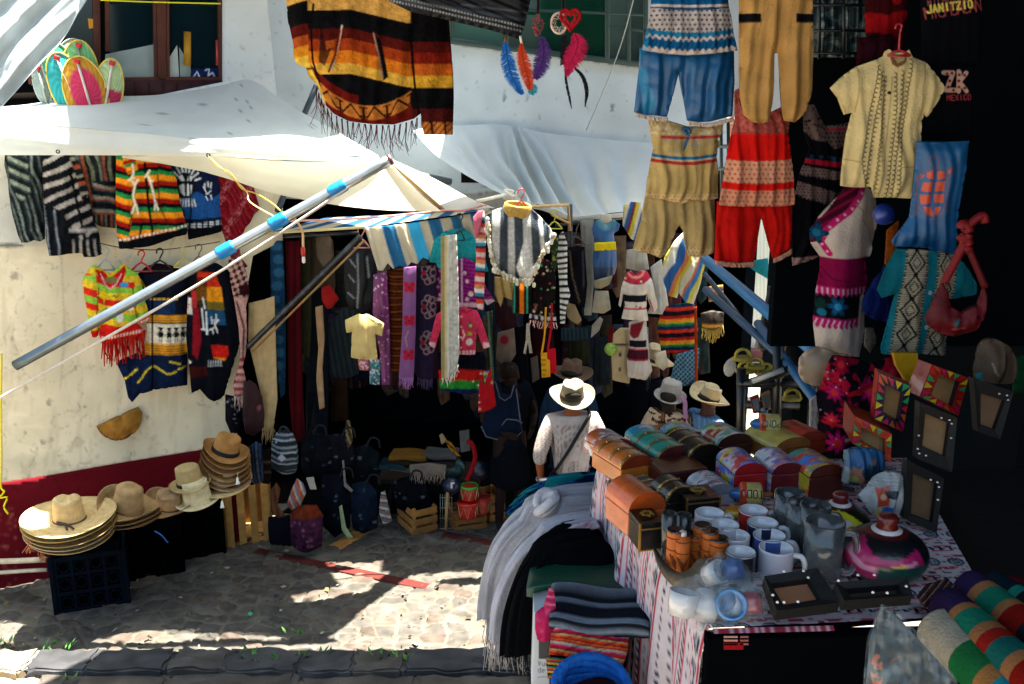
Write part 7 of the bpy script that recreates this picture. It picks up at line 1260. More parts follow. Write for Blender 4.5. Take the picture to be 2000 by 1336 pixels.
for x in range(1408, 1600, 14): q.tube([GP.p(x, 235), GP.p(x+2, 420)], .008, '3a464a', n=6)
for y in (286, 330, 400): q.tube([GP.p(1404, y), GP.p(1600, y)], .01, '6a787c', n=6)
q.build('bars', 'paintmetal', gq)
# ================================================================ THE SOUVENIR TABLE
TZ = 3.1
tb = thing('souvenir_table', (.6, 1.9, TZ), 'souvenir table covered by a red and white printed cloth', 'table')
q = MB(); q.box((.64, 1.9, TZ-.02), (.54, .64, .03), '0a0806', Matrix.Rotation(R(9), 3, 'Z')); q.box((1.08, 1.9, TZ-.022), (.5, .68, .03), '0a0806'); q.build('tabletop', 'wood', tb, False)
for x, y in ((.36, 2.2), (.44, 1.56), (1.25, 2.2), (1.25, 1.5)): q = MB(); q.box((x, y, 2.7), (.04, .04, .8), '1a120e'); q.build('leg', 'wood', tb, False)
def clothcol(u, v, seed=0):
    K = np.broadcast_to(hx('b9aeb0'), u.shape+(3,)).copy(); per = .118; w_ = (u % per)/per
    def m(mask, c): K[mask] = hx(c)
    sc_ = .012*np.sin(v*260)
    m(np.abs(w_-.06+sc_) < .035, 'a03040'); m(np.abs(w_-.46-sc_) < .035, 'a03040'); m((np.abs(w_-.06) < .012) | (np.abs(w_-.46) < .012), 'c89aa0')
    a = (v % .046)-.023; m((np.hypot((w_-.26)*per, a) < .0155), '2c3440'); m((np.hypot((w_-.26)*per, a) < .0105) & (np.hypot((w_-.26)*per, a) > .007), '8a9098'); m(np.hypot((w_-.26)*per, a) < .004, '8a9098'); m(np.hypot((w_-.26)*per, np.abs(a)-.023) < .0036, '2c3440')
    b = v % .02; m((np.abs(w_-.72) < .055) & (((b < .007)) | (np.abs(w_-.72-(b-.01)*6) < .022)), '1c1a26'); m(np.abs(np.abs(w_-.72)-.085) < .012, 'b04858'); m((np.abs(w_-.92) < .03) & ((v % .03) < .016), '3a4250')
    return K
A_, B_ = np.array((.214, 2.24)), np.array((.338, 1.50))
nu, nv = 150, 80; U, Vv = np.meshgrid(np.linspace(0, 1, nu), np.linspace(0, 1, nv)); Lc = np.hypot(*(B_-A_)); nrm = np.array((-(B_-A_)[1], (B_-A_)[0])); nrm = nrm/np.hypot(*nrm); nrm = nrm*np.sign(-nrm[0])
fo = (.010*np.sin(U*38+2*vnoise(U, Vv, .3, 3))+.008*np.sin(U*21+1))*np.clip(Vv*3, 0, 1)+.02*Vv
bend = np.clip(Vv*9, 0, 1); z = TZ+.004-np.clip(Vv-.03, 0, 1)*.78; rr_ = .012*np.sin(bend*1.57)
px_ = A_[0]+(B_-A_)[0]*U+nrm[0]*(fo+rr_); py_ = A_[1]+(B_-A_)[1]*U+nrm[1]*(fo+rr_)
MB().grid(np.stack([px_, py_, z], -1), clothcol(U*Lc+.02, Vv*.78)).build('table_cloth', 'cloth', tb)
# the flat part of the cloth and its short front drop
nu, nv = 220, 150; U, Vv = np.meshgrid(np.linspace(0, 1, nu), np.linspace(0, 1, nv)); ex = A_[0]+(B_-A_)[0]*Vv; ey = A_[1]+(B_-A_)[1]*Vv
X_ = ex+U*(.50+.25*(1-Vv)); Y_ = ey+U*.04; MB().grid(np.stack([X_, Y_, TZ+.004+.003*vnoise(X_, Y_, .05, 3)], -1), clothcol(Y_*1.0+.3, X_)).build('table_cloth', 'cloth', tb)
fx = np.linspace(.338, .545, 40); fy = 1.50+.045*(fx-.338); Zs = np.linspace(0, 1, 6); G = np.array([[(x, y-.012*min(1, t*4), TZ+.004-.022*t) for x, y in zip(fx, fy)] for t in Zs]); K = np.array([[hx('98303c') if (int(x*220) % 3) else hx('c8a0a4') for x in fx] for t in Zs]); MB().grid(G, K).build('front_hem', 'cloth', tb)
q = MB(); q.box((1.015, 1.512, 2.70), (1.38, .03, .799), '040507', Matrix.Rotation(R(2), 3, 'Z')); q.box((1.1, 1.28, 2.6), (.9, .36, .78), '040507'); o = tag(q.build('counter', 'dark', smooth=False), 'black draped counter in front of the souvenir table', 'counter')
mb = MB(); P5 = PL(1430, 1260, 1.46)
for k in range(3): slabp(mb, PL(1430, 1260, 1.46), f'1414,{1243+k*7} 1441,{1243+k*7} 1441,{1246+k*7} 1414,{1246+k*7}', 'a87868', .002); slabp(mb, PL(1430, 1260, 1.46), f'1446,{1243+k*7} 1462,{1243+k*7} 1462,{1246+k*7} 1446,{1246+k*7}', '8a5048', .002)
slabp(mb, PL(1430, 1260, 1.46), '1414,1256 1452,1256 1452,1269 1414,1269', '7a1216', .002); mb.build('printed_patch', 'cloth', o, False)
def pxw(x, y, z=TZ): return (onz(x, y, z)-Vector((0, 0, CAMZ))).length/F
GC = 'little chests on the table'
def chest(x, y, wpx, hpx, L, rz, body, lid, ends, label, bands=None, dome=.42, pict=None, z=TZ, seed=1, lift=0.):
    s = pxw(x, y, z); W_, H = wpx*s, hpx*s*1.04; c = onz(x, y, z)+Vector((0, 0, .004+lift)); a = R(rz); c = c+Vector((-math.sin(a), math.cos(a), 0))*L/2
    t = thing('chest', c, label, 'chest', GC, a); hb = H*(1-dome)
    mb = MB(); mb.box((0, 0, hb/2), (W_, L, hb), body, None, .003); link(mesh_of(np.concatenate(mb.V), mb.F, np.concatenate(mb.K), 'box', False), 'box', 'lacquer', t)
    n, m = 25, 33; G = []; K = []
    for i in range(n):
        th = math.pi*i/(n-1)
        for j in range(m):
            v = j/(m-1)-.5; G.append((-math.cos(th)*W_/2*1.01, v*L*1.01, hb+.002+math.sin(th)*H*dome))
    I, J = np.meshgrid(np.arange(n)/(n-1), np.arange(m)/(m-1), indexing='ij'); K = np.broadcast_to(hx(lid), (n, m, 3)).copy()
    if pict is not None:
        cols = [hx(q_) for q_ in pict]
        for k in range(1, len(cols)): nn = fbm(I*100, J*100*1.3, 36, seed+k*7); K[nn > .5+.02*k] = cols[k]
        for k in range(5): r_ = random.Random(seed*5+k); K[np.hypot(I-r_.random(), (J-r_.random())*1.1) < .05+.06*r_.random()] = cols[r_.randrange(len(cols))]
    else: K *= (.86+.28*fbm(I*6, J*60, 9, seed))[..., None]
    mb = MB(); mb.grid(np.array(G).reshape(n, m, 3), K)
    for e, v in ((-1, 0), (1, m-1)):
        pts = [G[i*m+v] for i in range(n)]; mb.add(pts, [tuple(range(n))[::e]], ends)
    o = link(mesh_of(np.concatenate(mb.V), mb.F, np.concatenate(mb.K), 'lid'), 'lid', 'lacquer', t); smooth_by_angle(o, 50)
    if pict is not None:        # printed picture on the visible side
        mb = MB(); k = 14; V = [(-W_/2-.001, -L/2+L*j/k, hb*i/k) for i in range(k+1) for j in range(k+1)]; I2, J2 = np.meshgrid(np.arange(k+1)*7., np.arange(k+1)*7., indexing='ij'); Ks = np.broadcast_to(hx(pict[0]), (k+1, k+1, 3)).copy()
        for b in range(1, len(pict)): Ks[fbm(I2, J2, 34, seed+b*3) > .52] = hx(pict[b])
        mb.add(V, [(i*(k+1)+j, i*(k+1)+j+1, (i+1)*(k+1)+j+1, (i+1)*(k+1)+j) for i in range(k) for j in range(k)], Ks.reshape(-1, 3)); link(mesh_of(np.concatenate(mb.V), mb.F, np.concatenate(mb.K), 'side_picture'), 'side_picture', 'lacquer', t)
    if bands:
        for bv in bands[1:]:
            mb = MB(); v0 = bv*L; k = 25; A = []
            for i in range(k): th = math.pi*i/(k-1); A += [(-math.cos(th)*W_/2*1.025, v0+dv, hb+.003+math.sin(th)*H*dome*1.03) for dv in (-.004, .004)]
            mb.add(A, [(2*i, 2*i+1, 2*i+3, 2*i+2) for i in range(k-1)], bands[0])
            for i in range(3, 22, 6): th = math.pi*i/24; mb.box((-math.cos(th)*W_/2*1.04, v0, hb+.003+math.sin(th)*H*dome*1.05), (.003, .003, .003), 'c8b890')
            link(mesh_of(np.concatenate(mb.V), mb.F, np.concatenate(mb.K), 'band', False), 'band', 'metal', t)
    return t
BL, RD, YL, WH, GR_, OR = '1a62a8', 'a8201c', 'b8a02c', 'b8b4b0', '2a7a5a', 'b85a1c'
chest(1205, 902, 66, 40, .085, 26, 'a02018', 'b8301c', '8a1814', 'chest with a red and blue printed lid, at the far left table corner', pict=[RD, '1a3a6a', WH, 'b85a20'], seed=3)
chest(1243, 946, 72, 52, .13, 26, 'b0601c', 'b8621c', '7a2a12', 'long orange wooden chest with brass bands behind the silver banded box', bands=['9a7a44', -.47, -.1, .3], seed=2)
chest(1284, 892, 68, 38, .085, 24, YL, BL, '8a6a1c', 'chest with a blue and yellow printed lid beside the teal one', pict=[BL, YL, WH, '1a8a9a'], seed=5)
chest(1318, 926, 76, 50, .13, 24, '5a1c18', '17806a', '4a1614', 'teal wooden chest with brass bands on a wine red box', bands=['9a7a44', -.47, -.1, .3], seed=6)
chest(1350, 886, 64, 38, .085, 22, WH, 'a8a89a', '6a2a24', 'chest with a green and pink printed lid behind the black gold banded one', pict=['a8b09a', '4a8a3a', 'b86a5a', '3a7ab0'], seed=8)
chest(1378, 928, 72, 54, .13, 22, '14100c', '1a1612', '14110d', 'black chest with gold bands at the far side', bands=['a88a44', -.45, 0, .4], seed=9)
chest(1434, 900, 76, 48, .09, 22, '3a1c14', 'a8a87a', '3a1a12', 'brown chest with a pale green and red printed lid', pict=['a8b080', '98301c', WH, '5a8a6a'], seed=11)
chest(1546, 908, 82, 48, .12, 24, '7a4a1c', 'b09a4a', '8a5220', 'long chest with a plain straw yellow lid', seed=12)
chest(1582, 892, 70, 44, .09, 24, '98301a', 'b8381c', '98301a', 'orange red carved chest beside the flowered mannequin', seed=13)
chest(1463, 976, 64, 66, .10, 12, '98141a', 'a89a9a', '8f1014', 'red fronted chest with a printed lid, left of three', pict=[WH, BL, 'b03a3a', '5a6ab0', YL], dome=.3, seed=15)
chest(1536, 976, 64, 66, .10, 10, '5a0c14', '98888a', '560a12', 'wine red fronted chest with a printed lid, middle of three', pict=['a89aa0', 'b06a7a', '5a5aa0', WH], dome=.3, seed=17)
chest(1611, 984, 72, 70, .10, 16, '4a1a12', 'a07a4a', '4f1c12', 'brown wood chest with a bright printed lid, right of three', pict=['b08a5a', '2a7a6a', 'b83a2a', '3a6ab0', YL], dome=.3, seed=19)
chest(1262, 1046, 80, 80, .10, 22, 'b04a14', 'b8501a', 'a8420f', 'small orange carved chest at the left table edge', dome=.45, seed=21)
chest(1333, 1006, 64, 48, .08, 20, '15120d', '2a241a', '17130e', 'small dark chest with two gold bands beside the orange carved one', bands=['a88a4c', -.42, .1], dome=.5, seed=22)
chest(1404, 992, 66, 42, .08, 18, '8a8890', 'a8a4a8', '6a6a70', 'grey white chest with a dark scroll print', pict=['a8a4a8', '6a5a6a', 'b8b4b4'], dome=.5, seed=24)
def flatbox(x, y, wpx, hpx, L, rz, col, label, trim=None, lid=None, emblem=False, z=TZ, lift=0, cat='box', name='trinket_box'):
    s = pxw(x, y, z); W_, H = wpx*s, hpx*s; a = R(rz); c = onz(x, y, z)+Vector((0, 0, .004+lift))+Vector((-math.sin(a), math.cos(a), 0))*L/2; t = thing(name, c, label, cat, 'trinket boxes on the table', a)
    mb = MB(); mb.box((0, 0, H*.38), (W_, L, H*.76), col, None, .002); link(mesh_of(np.concatenate(mb.V), mb.F, np.concatenate(mb.K), 'box', False), 'box', 'lacquer', t)
    mb = MB(); mb.box((0, 0, H*.89), (W_*1.03, L*1.03, H*.2), lid or col, None, .002); link(mesh_of(np.concatenate(mb.V), mb.F, np.concatenate(mb.K), 'lid', False), 'lid', 'lacquer', t)
    if trim:
        mb = MB()
        for v in (-.38, 0, .38): mb.box((0, v*L, H*1.0), (W_*1.0, .006, .003), trim)
        for v in np.linspace(-.4, .4, 4):
            for u in (-.38, 0, .38): mb.box((v*W_, u*L, H*1.005+.001), (.003, .003, .003), 'd8d4c8')
        link(mesh_of(np.concatenate(mb.V), mb.F, np.concatenate(mb.K), 'trim', False), 'trim', 'metal', t)
    if emblem:
        mb = MB(); rg = random.Random(5)
        for k in range(16): aa = k*.39; mb.lathe([(0, .004), (.004, .001), (0, -.002)], 'b8923a', 6, (math.cos(aa)*W_*.26*rg.uniform(.5, 1), math.sin(aa)*L*.2*rg.uniform(.5, 1), H+.003))
        for sx in (-1, 1): mb.box((sx*W_*.5, -L*.5, H*.5), (.004, .004, H), 'a8823a')
        mb.box((0, -L*.51, H*.8), (W_, .002, .003), 'a8823a'); mb.box((0, -L*.51, H*.05), (W_, .002, .003), 'a8823a')
        link(mesh_of(np.concatenate(mb.V), mb.F, np.concatenate(mb.K), 'gold_fitting', False), 'gold_fitting', 'metal', t)
    return t
flatbox(1250, 990, 86, 34, .07, 20, '5a3a1c', 'brown box with silver bands and rivets in front of the orange chest', 'b0a898')
flatbox(1337, 960, 92, 40, .09, 18, '3a1010', 'wine red box with a painted lid before the teal chest', None, '3f1a12')
flatbox(1372, 1018, 66, 44, .07, 12, '0c0c0a', 'black lacquer box with a gold emblem, beside the dark banded chest', None, None, True)
flatbox(1272, 1080, 48, 58, .07, 12, '0a0b0a', 'black lacquer box with a gold emblem, at the left table edge', None, None, True)
# spinning tops with lettering
def top_toy(x, y, r, L, label, word, ang):
    c = onz(x, y, TZ)+Vector((0, 0, r+.004)); t = thing('spinning_top', c, label, 'toy', 'spinning tops on the table'); M = Matrix.Rotation(R(ang), 3, 'Z')@Matrix.Rotation(math.pi/2, 3, 'Y')
    mb = MB(); mb.lathe([(0, -L/2), (r*.92, -L/2), (r, -L/2+.004), (r, L/2-.004), (r*.92, L/2), (0, L/2)], 'b09a5a', 24, c, M); mb.build('barrel', 'lacquer', t)
    mb = MB(); mb.lathe([(r*1.02, -L/2+.002), (r*1.04, -L/2-.006), (r*.8, -L/2-.010), (r*.5, -L/2-.012)], 'b8401c', 24, c, M); mb.lathe([(r*.55, -L/2-.010), (r*.5, -L/2-.02), (r*.25, -L/2-.03), (0, -L/2-.034)], '2a5a8a', 16, c, M); mb.build('tip', 'lacquer', t)
    mb = MB(); mb.lathe([(0, L/2+.025), (r*.22, L/2+.024), (r*.22, L/2)], '8a5a2c', 12, c, M); mb.build('stem', 'wood', t)
    d = (c-Vector((0, 0, CAMZ))); pl = PL(0, 0, 0, ang, 27, c-d.normalized()*(r+.001)); ctr = c; 
    # lettering strokes on the barrel's front
    mb = MB(); h = r*.62; ux, wz = Vector(pl.u), Vector(pl.w)
    for i, ch in enumerate(word):
        for st in FONT[ch].split('/'):
            qv = pp(st); mb.tube([ctr-d.normalized()*(r*1.05)-ux*((i-(len(word)-1)/2)*h*.78+(a_-2)*h/6*.8)-wz*((b_-3)*h/6) for a_, b_ in qv], .0011, '14100c', n=4)
    mb.build('lettering', 'plastic', t); return t
top_toy(1468, 990, .026, .036, 'wooden spinning top lettered TODO lying before the red fronted chest', 'TODO', -4)
top_toy(1503, 884, .026, .04, 'wooden spinning top with small words on the straw yellow chest', 'PON2', -4).location.z += .045
for i, (x, y, r, c, l) in enumerate(((1432, 1016, .018, 'b8701c', 'orange painted gourd beside the mugs'), (1492, 1020, .018, 'a83a1c', 'red and yellow painted gourd beside the tall glass'))):
    q = MB(); K = lambda a: c if math.sin(a*3) > 0 else 'b8a02c'; q.lathe([(r*math.sin(a)*1.1, r*math.cos(a)*.8, K(a)) for a in np.linspace(0, 3.14, 12)], c, 16, onz(x, y, TZ)+Vector((0, 0, r*.8+.004))); tag(q.build('painted_gourd', 'lacquer'), l, 'gourd', 'painted gourds')
# mugs
GM = 'white coffee mugs on the table'
def mug(x, y, r, h, outer, label, hang=None, group=GM, mat='ceramic', inner='b8b6b8', base_y=True, glass=False):
    c = onz(x, y, TZ)+Vector((0, 0, .004)); t = thing('glass_mug' if glass else 'mug', c, label, 'mug', group); mb = MB()
    if glass: mb.lathe([(0, 0), (r*.96, 0), (r*1.0, .006), (r*.97, h*.5), (r, h), (r*.9, h), (r*.86, h*.5), (r*.86, .02), (0, .018)], outer, 28, c)
    else: mb.lathe([(0, 0), (r*.93, 0), (r*.97, .004), (r, h*.5, outer), (r, h*.955, outer), (r, h*.96, inner), (r*.99, h), (r*.9, h, inner), (r*.88, h*.5, inner), (r*.86, .008, inner), (0, .008, inner)], outer, 32, c)
    mb.build('bowl', mat, t)
    if hang is not None:
        a = R(hang); u = Vector((math.cos(a), math.sin(a), 0)); hb = MB(); hb.tube(crom([c+u*r*.95+Vector((0, 0, h*.84)), c+u*r*1.45+Vector((0, 0, h*.82)), c+u*r*1.65+Vector((0, 0, h*.5)), c+u*r*1.4+Vector((0, 0, h*.22)), c+u*r*.95+Vector((0, 0, h*.2))], 5), .0055 if not glass else .007, outer if glass else inner, n=8); hb.build('handle', mat, t)
    return t
WM = 'b4b4ba'
for x, y, r, o_, hg, l in ((1383, 1062, .037, WM, 10, 'white mug at the back of the left mug row'), (1411, 1086, .036, 'a8a6a8', None, 'white mug second from the back of the left row'), (1431, 1108, .036, WM, None, 'white mug third from the back of the left row'), (1443, 1142, .034, '14151a', None, 'black mug with a white inside at the front of the left row'),
                   (1468, 1056, .037, '98201c', 10, 'red mug with a white inside at the back of the right row'), (1486, 1082, .038, '1c2440', -10, 'navy mug with a white inside in the right mug row'), (1499, 1108, .039, '3a4a80', -20, 'blue grey mug with a white inside in the right row'), (1512, 1134, .040, 'a8a6b0', -24, 'white mug with a big handle at the front of the right row')): mug(x, y, r*.8, .064, o_, l, hg)
GG = 'frosted glass mugs on the table'
for x, y, r, h, l in ((1536, 1060, .030, .105, 'frosted glass mug furthest back'), (1560, 1080, .030, .105, 'frosted glass mug second from the back'), (1585, 1092, .029, .11, 'frosted glass mug third from the back'), (1602, 1138, .036, .12, 'frosted glass mug nearest the front')): mug(x, y, r, h, 'b4bcbc', l, -15, GG, 'frost', glass=True)
GS_ = 'small glasses by the leather bottles'
for x, y, r, h, l in ((1303, 1094, .0145, .095, 'tall frosted glass left of the leather bottles'), (1333, 1082, .015, .08, 'tall frosted glass behind the leather bottles'), (1316, 1108, .013, .07, 'short glass tucked behind the first leather bottle'), (1347, 1100, .014, .06, 'short glass between the leather cups')):
    c = onz(x, y, TZ)+Vector((0, 0, .004)); q = MB(); q.lathe([(0, 0), (r*.85, 0), (r, h), (r*.9, h), (r*.78, .008), (0, .008)], '8a9494', 20, c); tag(q.build('shot_glass', 'frost'), l, 'glass', GS_)
def leathercup(x, y, r, h, label, bottle=False):
    c = onz(x, y, TZ)+Vector((0, 0, .004)); t = thing('leather_bottle' if bottle else 'leather_cup', c, label, 'bottle' if bottle else 'cup', 'leather covered cups'); rg = random.Random(x)
    prof = [(0, 0), (r, 0), (r*1.02, h*.04), (r, h*.5), (r*1.0, h*.86)]+([(r*.6, h*.92), (r*.42, h*.96)] if bottle else [(r*1.0, h*.97)])
    mb = MB(); mb.lathe(prof, 'a8541c', 24, c); mb.build('leather_sleeve', 'leather', t)
    mb = MB()
    for k in range(7): a = -2.3+k*.25; b0 = c+Vector((math.cos(a)*r*1.03, math.sin(a)*r*1.03, h*.28)); mb.tube([c+Vector((math.cos(-1.6)*r*1.03, math.sin(-1.6)*r*1.03, h*.12)), c+Vector((math.cos(a)*r*1.05, math.sin(a)*r*1.05, h*.4+.006*math.cos(k)))], .0016, '6f2c0c', n=4)
    for zz in (.06, .56, .84): mb.tube([c+Vector((math.cos(a)*r*1.02, math.sin(a)*r*1.02, h*zz)) for a in np.linspace(0, 6.28, 21)[:-1]], .0014, '7a3410', n=4, closed=True)
    mb.build('tooling', 'leather', t)
    mb = MB(); mb.lathe([(r*.44, h*.94), (r*.46, h), (r*.4, h*1.06), (0, h*1.07)] if bottle else [(r*1.0, h*.95), (r*1.03, h), (r*.9, h), (r*.88, h*.6), (0, h*.6)], 'b8b0a8' if bottle else '8a7a70', 20, c); mb.build('cap' if bottle else 'glass_rim', 'plastic' if bottle else 'frost', t)
leathercup(1316, 1118, .016, .085, 'tooled leather cup at the left of its group'); leathercup(1330, 1122, .0155, .08, 'leather bottle with a white cap', True); leathercup(1356, 1108, .015, .065, 'short leather cup behind the tall one'); leathercup(1368, 1108, .0165, .085, 'tall tooled leather cup with an agave motif'); leathercup(1383, 1120, .016, .085, 'dark rimmed leather cup in the middle of its group'); leathercup(1400, 1126, .0175, .075, 'wide leather cup at the right of its group')
hp = crom([onz(1276, 1098, TZ)+Vector((0, 0, .03)), onz(1296, 1128, TZ)+Vector((0, 0, .02)), onz(1324, 1150, TZ)+Vector((0, 0, .018)), onz(1356, 1150, TZ)+Vector((0, 0, .022)), onz(1378, 1140, TZ)+Vector((0, 0, .03))], 8); n = len(hp)
q = MB(); q.tube(hp, [.002+.022*(i/n)**.8 for i in range(n)], lambda m, k: np.repeat(np.array([hx('17120e')*(1-i/m)+hx('6a5a44')*(i/m) for i in range(m)])*(.8+.4*np.random.RandomState(2).rand(m))[:, None], k, 0), n=14); tag(q.build('drinking_horn', 'leather'), 'curved dark horn with a scaly wide end lying at the table edge', 'horn')
# plastic wrapped cups
def blob(mb, c, r, col, seed, amp=.35, n=26, sq=(1, 1, 1)):
    th = np.linspace(0, np.pi, n); ph = np.linspace(0, 2*np.pi, 2*n); T, P = np.meshgrid(th, ph, indexing='ij'); d = np.stack([np.sin(T)*np.cos(P), np.sin(T)*np.sin(P), np.cos(T)], -1)
    k = 1+amp*(fbm(d[..., 0]*10+d[..., 2]*6+40, d[..., 1]*10+d[..., 2]*4+40, 4., seed)-.5)*2+amp*.5*np.abs(vnoise(d[..., 0]*9+20, d[..., 1]*9+d[..., 2]*9+20, 1.5, seed)-.5); mb.grid(np.array(c)+d*(r*k)[..., None]*np.array(sq), col); return mb
def wrapped(x, y, lab, cups, r, seed, bagc='b8c4c8', sq=(1.1, 1, .9)):
    c = onz(x, y, TZ)+Vector((0, 0, r*.8)); t = thing('wrapped_cups', c, lab, 'cups', 'cups wrapped in clear plastic')
    rg = random.Random(seed)
    for i, col in enumerate(cups):
        cc = c+Vector(((i-(len(cups)-1)/2)*r*.8, rg.uniform(-.2, .2)*r, rg.uniform(-.2, .25)*r)); M = Euler((rg.uniform(-.9, .9), rg.uniform(-.9, .9), 0)).to_matrix(); mb = MB(); rr_ = r*.5; mb.lathe([(0, -rr_*.8), (rr_*.9, -rr_*.8), (rr_, 0), (rr_*1.05, rr_*.8), (rr_*.9, rr_*.8), (rr_*.8, -rr_*.6), (0, -rr_*.6)], col, 20, cc, M); mb.build('cup', 'ceramic', t)
    blob(MB(), c, r, bagc, seed, .3, 24, sq).build('bag', 'polybag', t)
wrapped(1376, 1218, 'clear plastic bag of white cups at the front table corner', ['b4b2b0', 'a8a8a8', '3a7ab0'], .05, 3); wrapped(1412, 1160, 'smaller plastic bag with a white and a blue cup on top of another', ['b4b2b0', '2a4a80'], .042, 5); wrapped(1446, 1212, 'plastic bag with red rimmed white cups', ['b0aeac', '8a2030'], .04, 7)
blob(MB(), onz(1482, 1172, TZ)+Vector((0, 0, .03)), .03, 'a8b4b8', 11, .35, 22, (1.2, .8, .7)).build('plastic_bag', 'polybag'); tag(bpy.data.objects['plastic_bag'], 'empty crumpled end of a clear plastic bag', 'plastic bag')
# open black frames with studs
def studframe(P, Yd, tilt, lab, inner, yaw=0, col='14110e', pan='8a6a48', grp='studded dark picture frames', studs=()):
    Q = pp(P); c_ = Q.mean(0); pl = PL(c_[0], c_[1], Yd, yaw, tilt); I_ = pp(inner); t = thing('picture_frame', pl.p(*c_), lab, 'frame', grp); O = pl.map(*Q.T); In = pl.map(*I_.T); n = pl.n; th = .022
    mb = MB()
    for i in range(4):
        j = (i+1) % 4; V = [O[i], O[j], In[j], In[i]]; V = [v+n*.004 for v in V]+[v-n*th for v in V]; V[2] = V[2]-n*.006; V[3] = V[3]-n*.006; mb.add(V, [(0, 1, 2, 3), (4, 7, 6, 5), (0, 4, 5, 1), (2, 6, 7, 3)], hx(col)*(.85+.3*(i % 2)))
    for x, y in studs: mb.lathe([(0, .0022), (.0022, .001), (.0026, -.001)], 'd8d4c8', 8, pl.p(x, y)+Vector(n)*.007)
    mb.build('frame', 'wood', t, False); mb = MB(); mb.add([v-n*th*.8 for v in In], [(0, 1, 2, 3)], pan); mb.build('panel', 'wood', t, False)
    return t
studframe('1795,785 1868,815 1858,922 1790,895', 2.02, 6, 'dark studded frame leaning upright beside the triangle frames', '1808,808 1856,828 1847,893 1802,872', 0, '241c14', '8a6540', studs=((1836, 815), (1852, 819), (1856, 826), (1792, 849), (1855, 854), (1790, 875), (1793, 884), (1806, 888)))
studframe('1770,898 1842,934 1828,1040 1764,1012', 1.86, 6, 'dark studded frame standing below another in deep shade', '1784,925 1832,946 1822,1022 1780,1006', 0, '17120d', '5a4228', studs=((1815, 935), (1828, 940), (1831, 949), (1829, 974)))
studframe('1900,738 1978,765 1952,858 1908,842', 2.15, 6, 'dark studded frame at the right under the brown bag', '1916,768 1964,784 1944,840 1916,830', 0, '1c150f', '6f5034', studs=((1949, 768), (1964, 771), (1966, 780)))
studframe('1492,1128 1596,1112 1640,1180 1516,1196', 1.50, 66, 'black studded open box frame lying flat at the front', '1506,1138 1580,1128 1604,1168 1530,1180', 0, '0c0b0a', '8a5a3c', studs=((1530, 1121), (1568, 1120), (1577, 1133), (1508, 1167), (1517, 1181), (1530, 1181), (1557, 1180)))
studframe('1630,1140 1770,1130 1782,1166 1648,1176', 1.48, 66, 'second black studded frame lying flat behind the plastic bag', '1652,1148 1756,1140 1764,1158 1662,1166', 0, '0b0a0a', '2a1e16', studs=((1674, 1128), (1706, 1128), (1703, 1162), (1731, 1163), (1768, 1150), (1636, 1139)))
def triframe(P, Yd, tilt, lab, inner, yaw, depth, base='1c1430', side='98140f', rows=True):
    Q = pp(P); c_ = Q.mean(0); pl = PL(c_[0], c_[1], Yd, yaw, tilt); t = thing('picture_frame', pl.p(*c_), lab, 'frame', 'triangle painted frames'); I_ = pp(inner); O, In = pl.map(*Q.T), pl.map(*I_.T); n = pl.n; cols = ['b84a1a', 'b81a48', 'c8a41c', '1f8a4a', 'b81a14']
    mb = MB()
    for i in range(4):
        j = (i+1) % 4; V = [O[i], O[j], O[j]-n*depth, O[i]-n*depth]; mb.add(V, [(0, 1, 2, 3)], side); V = [O[i], O[j], In[j], In[i]]; mb.add(V, [(0, 1, 2, 3)], base); V = [In[i], In[j], In[j]-n*.02, In[i]-n*.02]; mb.add(V, [(0, 1, 2, 3)], '1a1020')
    mb.build('frame', 'lacquer', t, False); mb = MB()
    for i in range(4):
        j = (i+1) % 4; k = 5 if np.linalg.norm(O[j]-O[i]) > .09 else 4
        for a in range(k):
            f0, f1, fm = (a+.05)/k, (a+.95)/k, (a+.5)/k; A0 = O[i]*(1-f0)+O[j]*f0; A1 = O[i]*(1-f1)+O[j]*f1; M0 = In[i]*(1-fm)+In[j]*fm; OM = O[i]*(1-fm)+O[j]*fm; mb.add([A0*.92+M0*.08+n*.001, A1*.92+M0*.08+n*.001, M0*.9+OM*.1+n*.001], [(0, 1, 2)], cols[(a+i*2) % 5])
    mb.build('painted_triangles', 'lacquer', t, False); mb = MB(); mb.add([v-n*.018 for v in In], [(0, 1, 2, 3)], '8a6238'); mb.build('panel', 'wood', t, False); return t
triframe('1716,727 1780,754 1764,845 1706,818', 2.12, -4, 'upright frame with a border of bright triangles', '1731,752 1764,768 1754,824 1724,808', -4, .03)
triframe('1668,812 1742,848 1740,904 1664,866', 2.08, 4, 'lower red frame with bright triangles before the upright one', '1682,834 1728,858 1728,888 1680,862', -10, .14, 'a8300f', '98140f')
triframe('1820,712 1892,738 1872,812 1796,774', 2.25, 4, 'red triangle frame behind and right of the upright one', '1834,732 1874,746 1860,794 1818,772', 8, .06, '98140f', '7a0f0f')
q = MB(); slabp(q, PL(1770, 720, 2.4), '1745,690 1793,690 1790,752 1770,746 1752,716', 'b8860f', .02); tag(q.build('yellow_board', 'lacquer', smooth=False), 'yellow board behind the triangle frames', 'board')
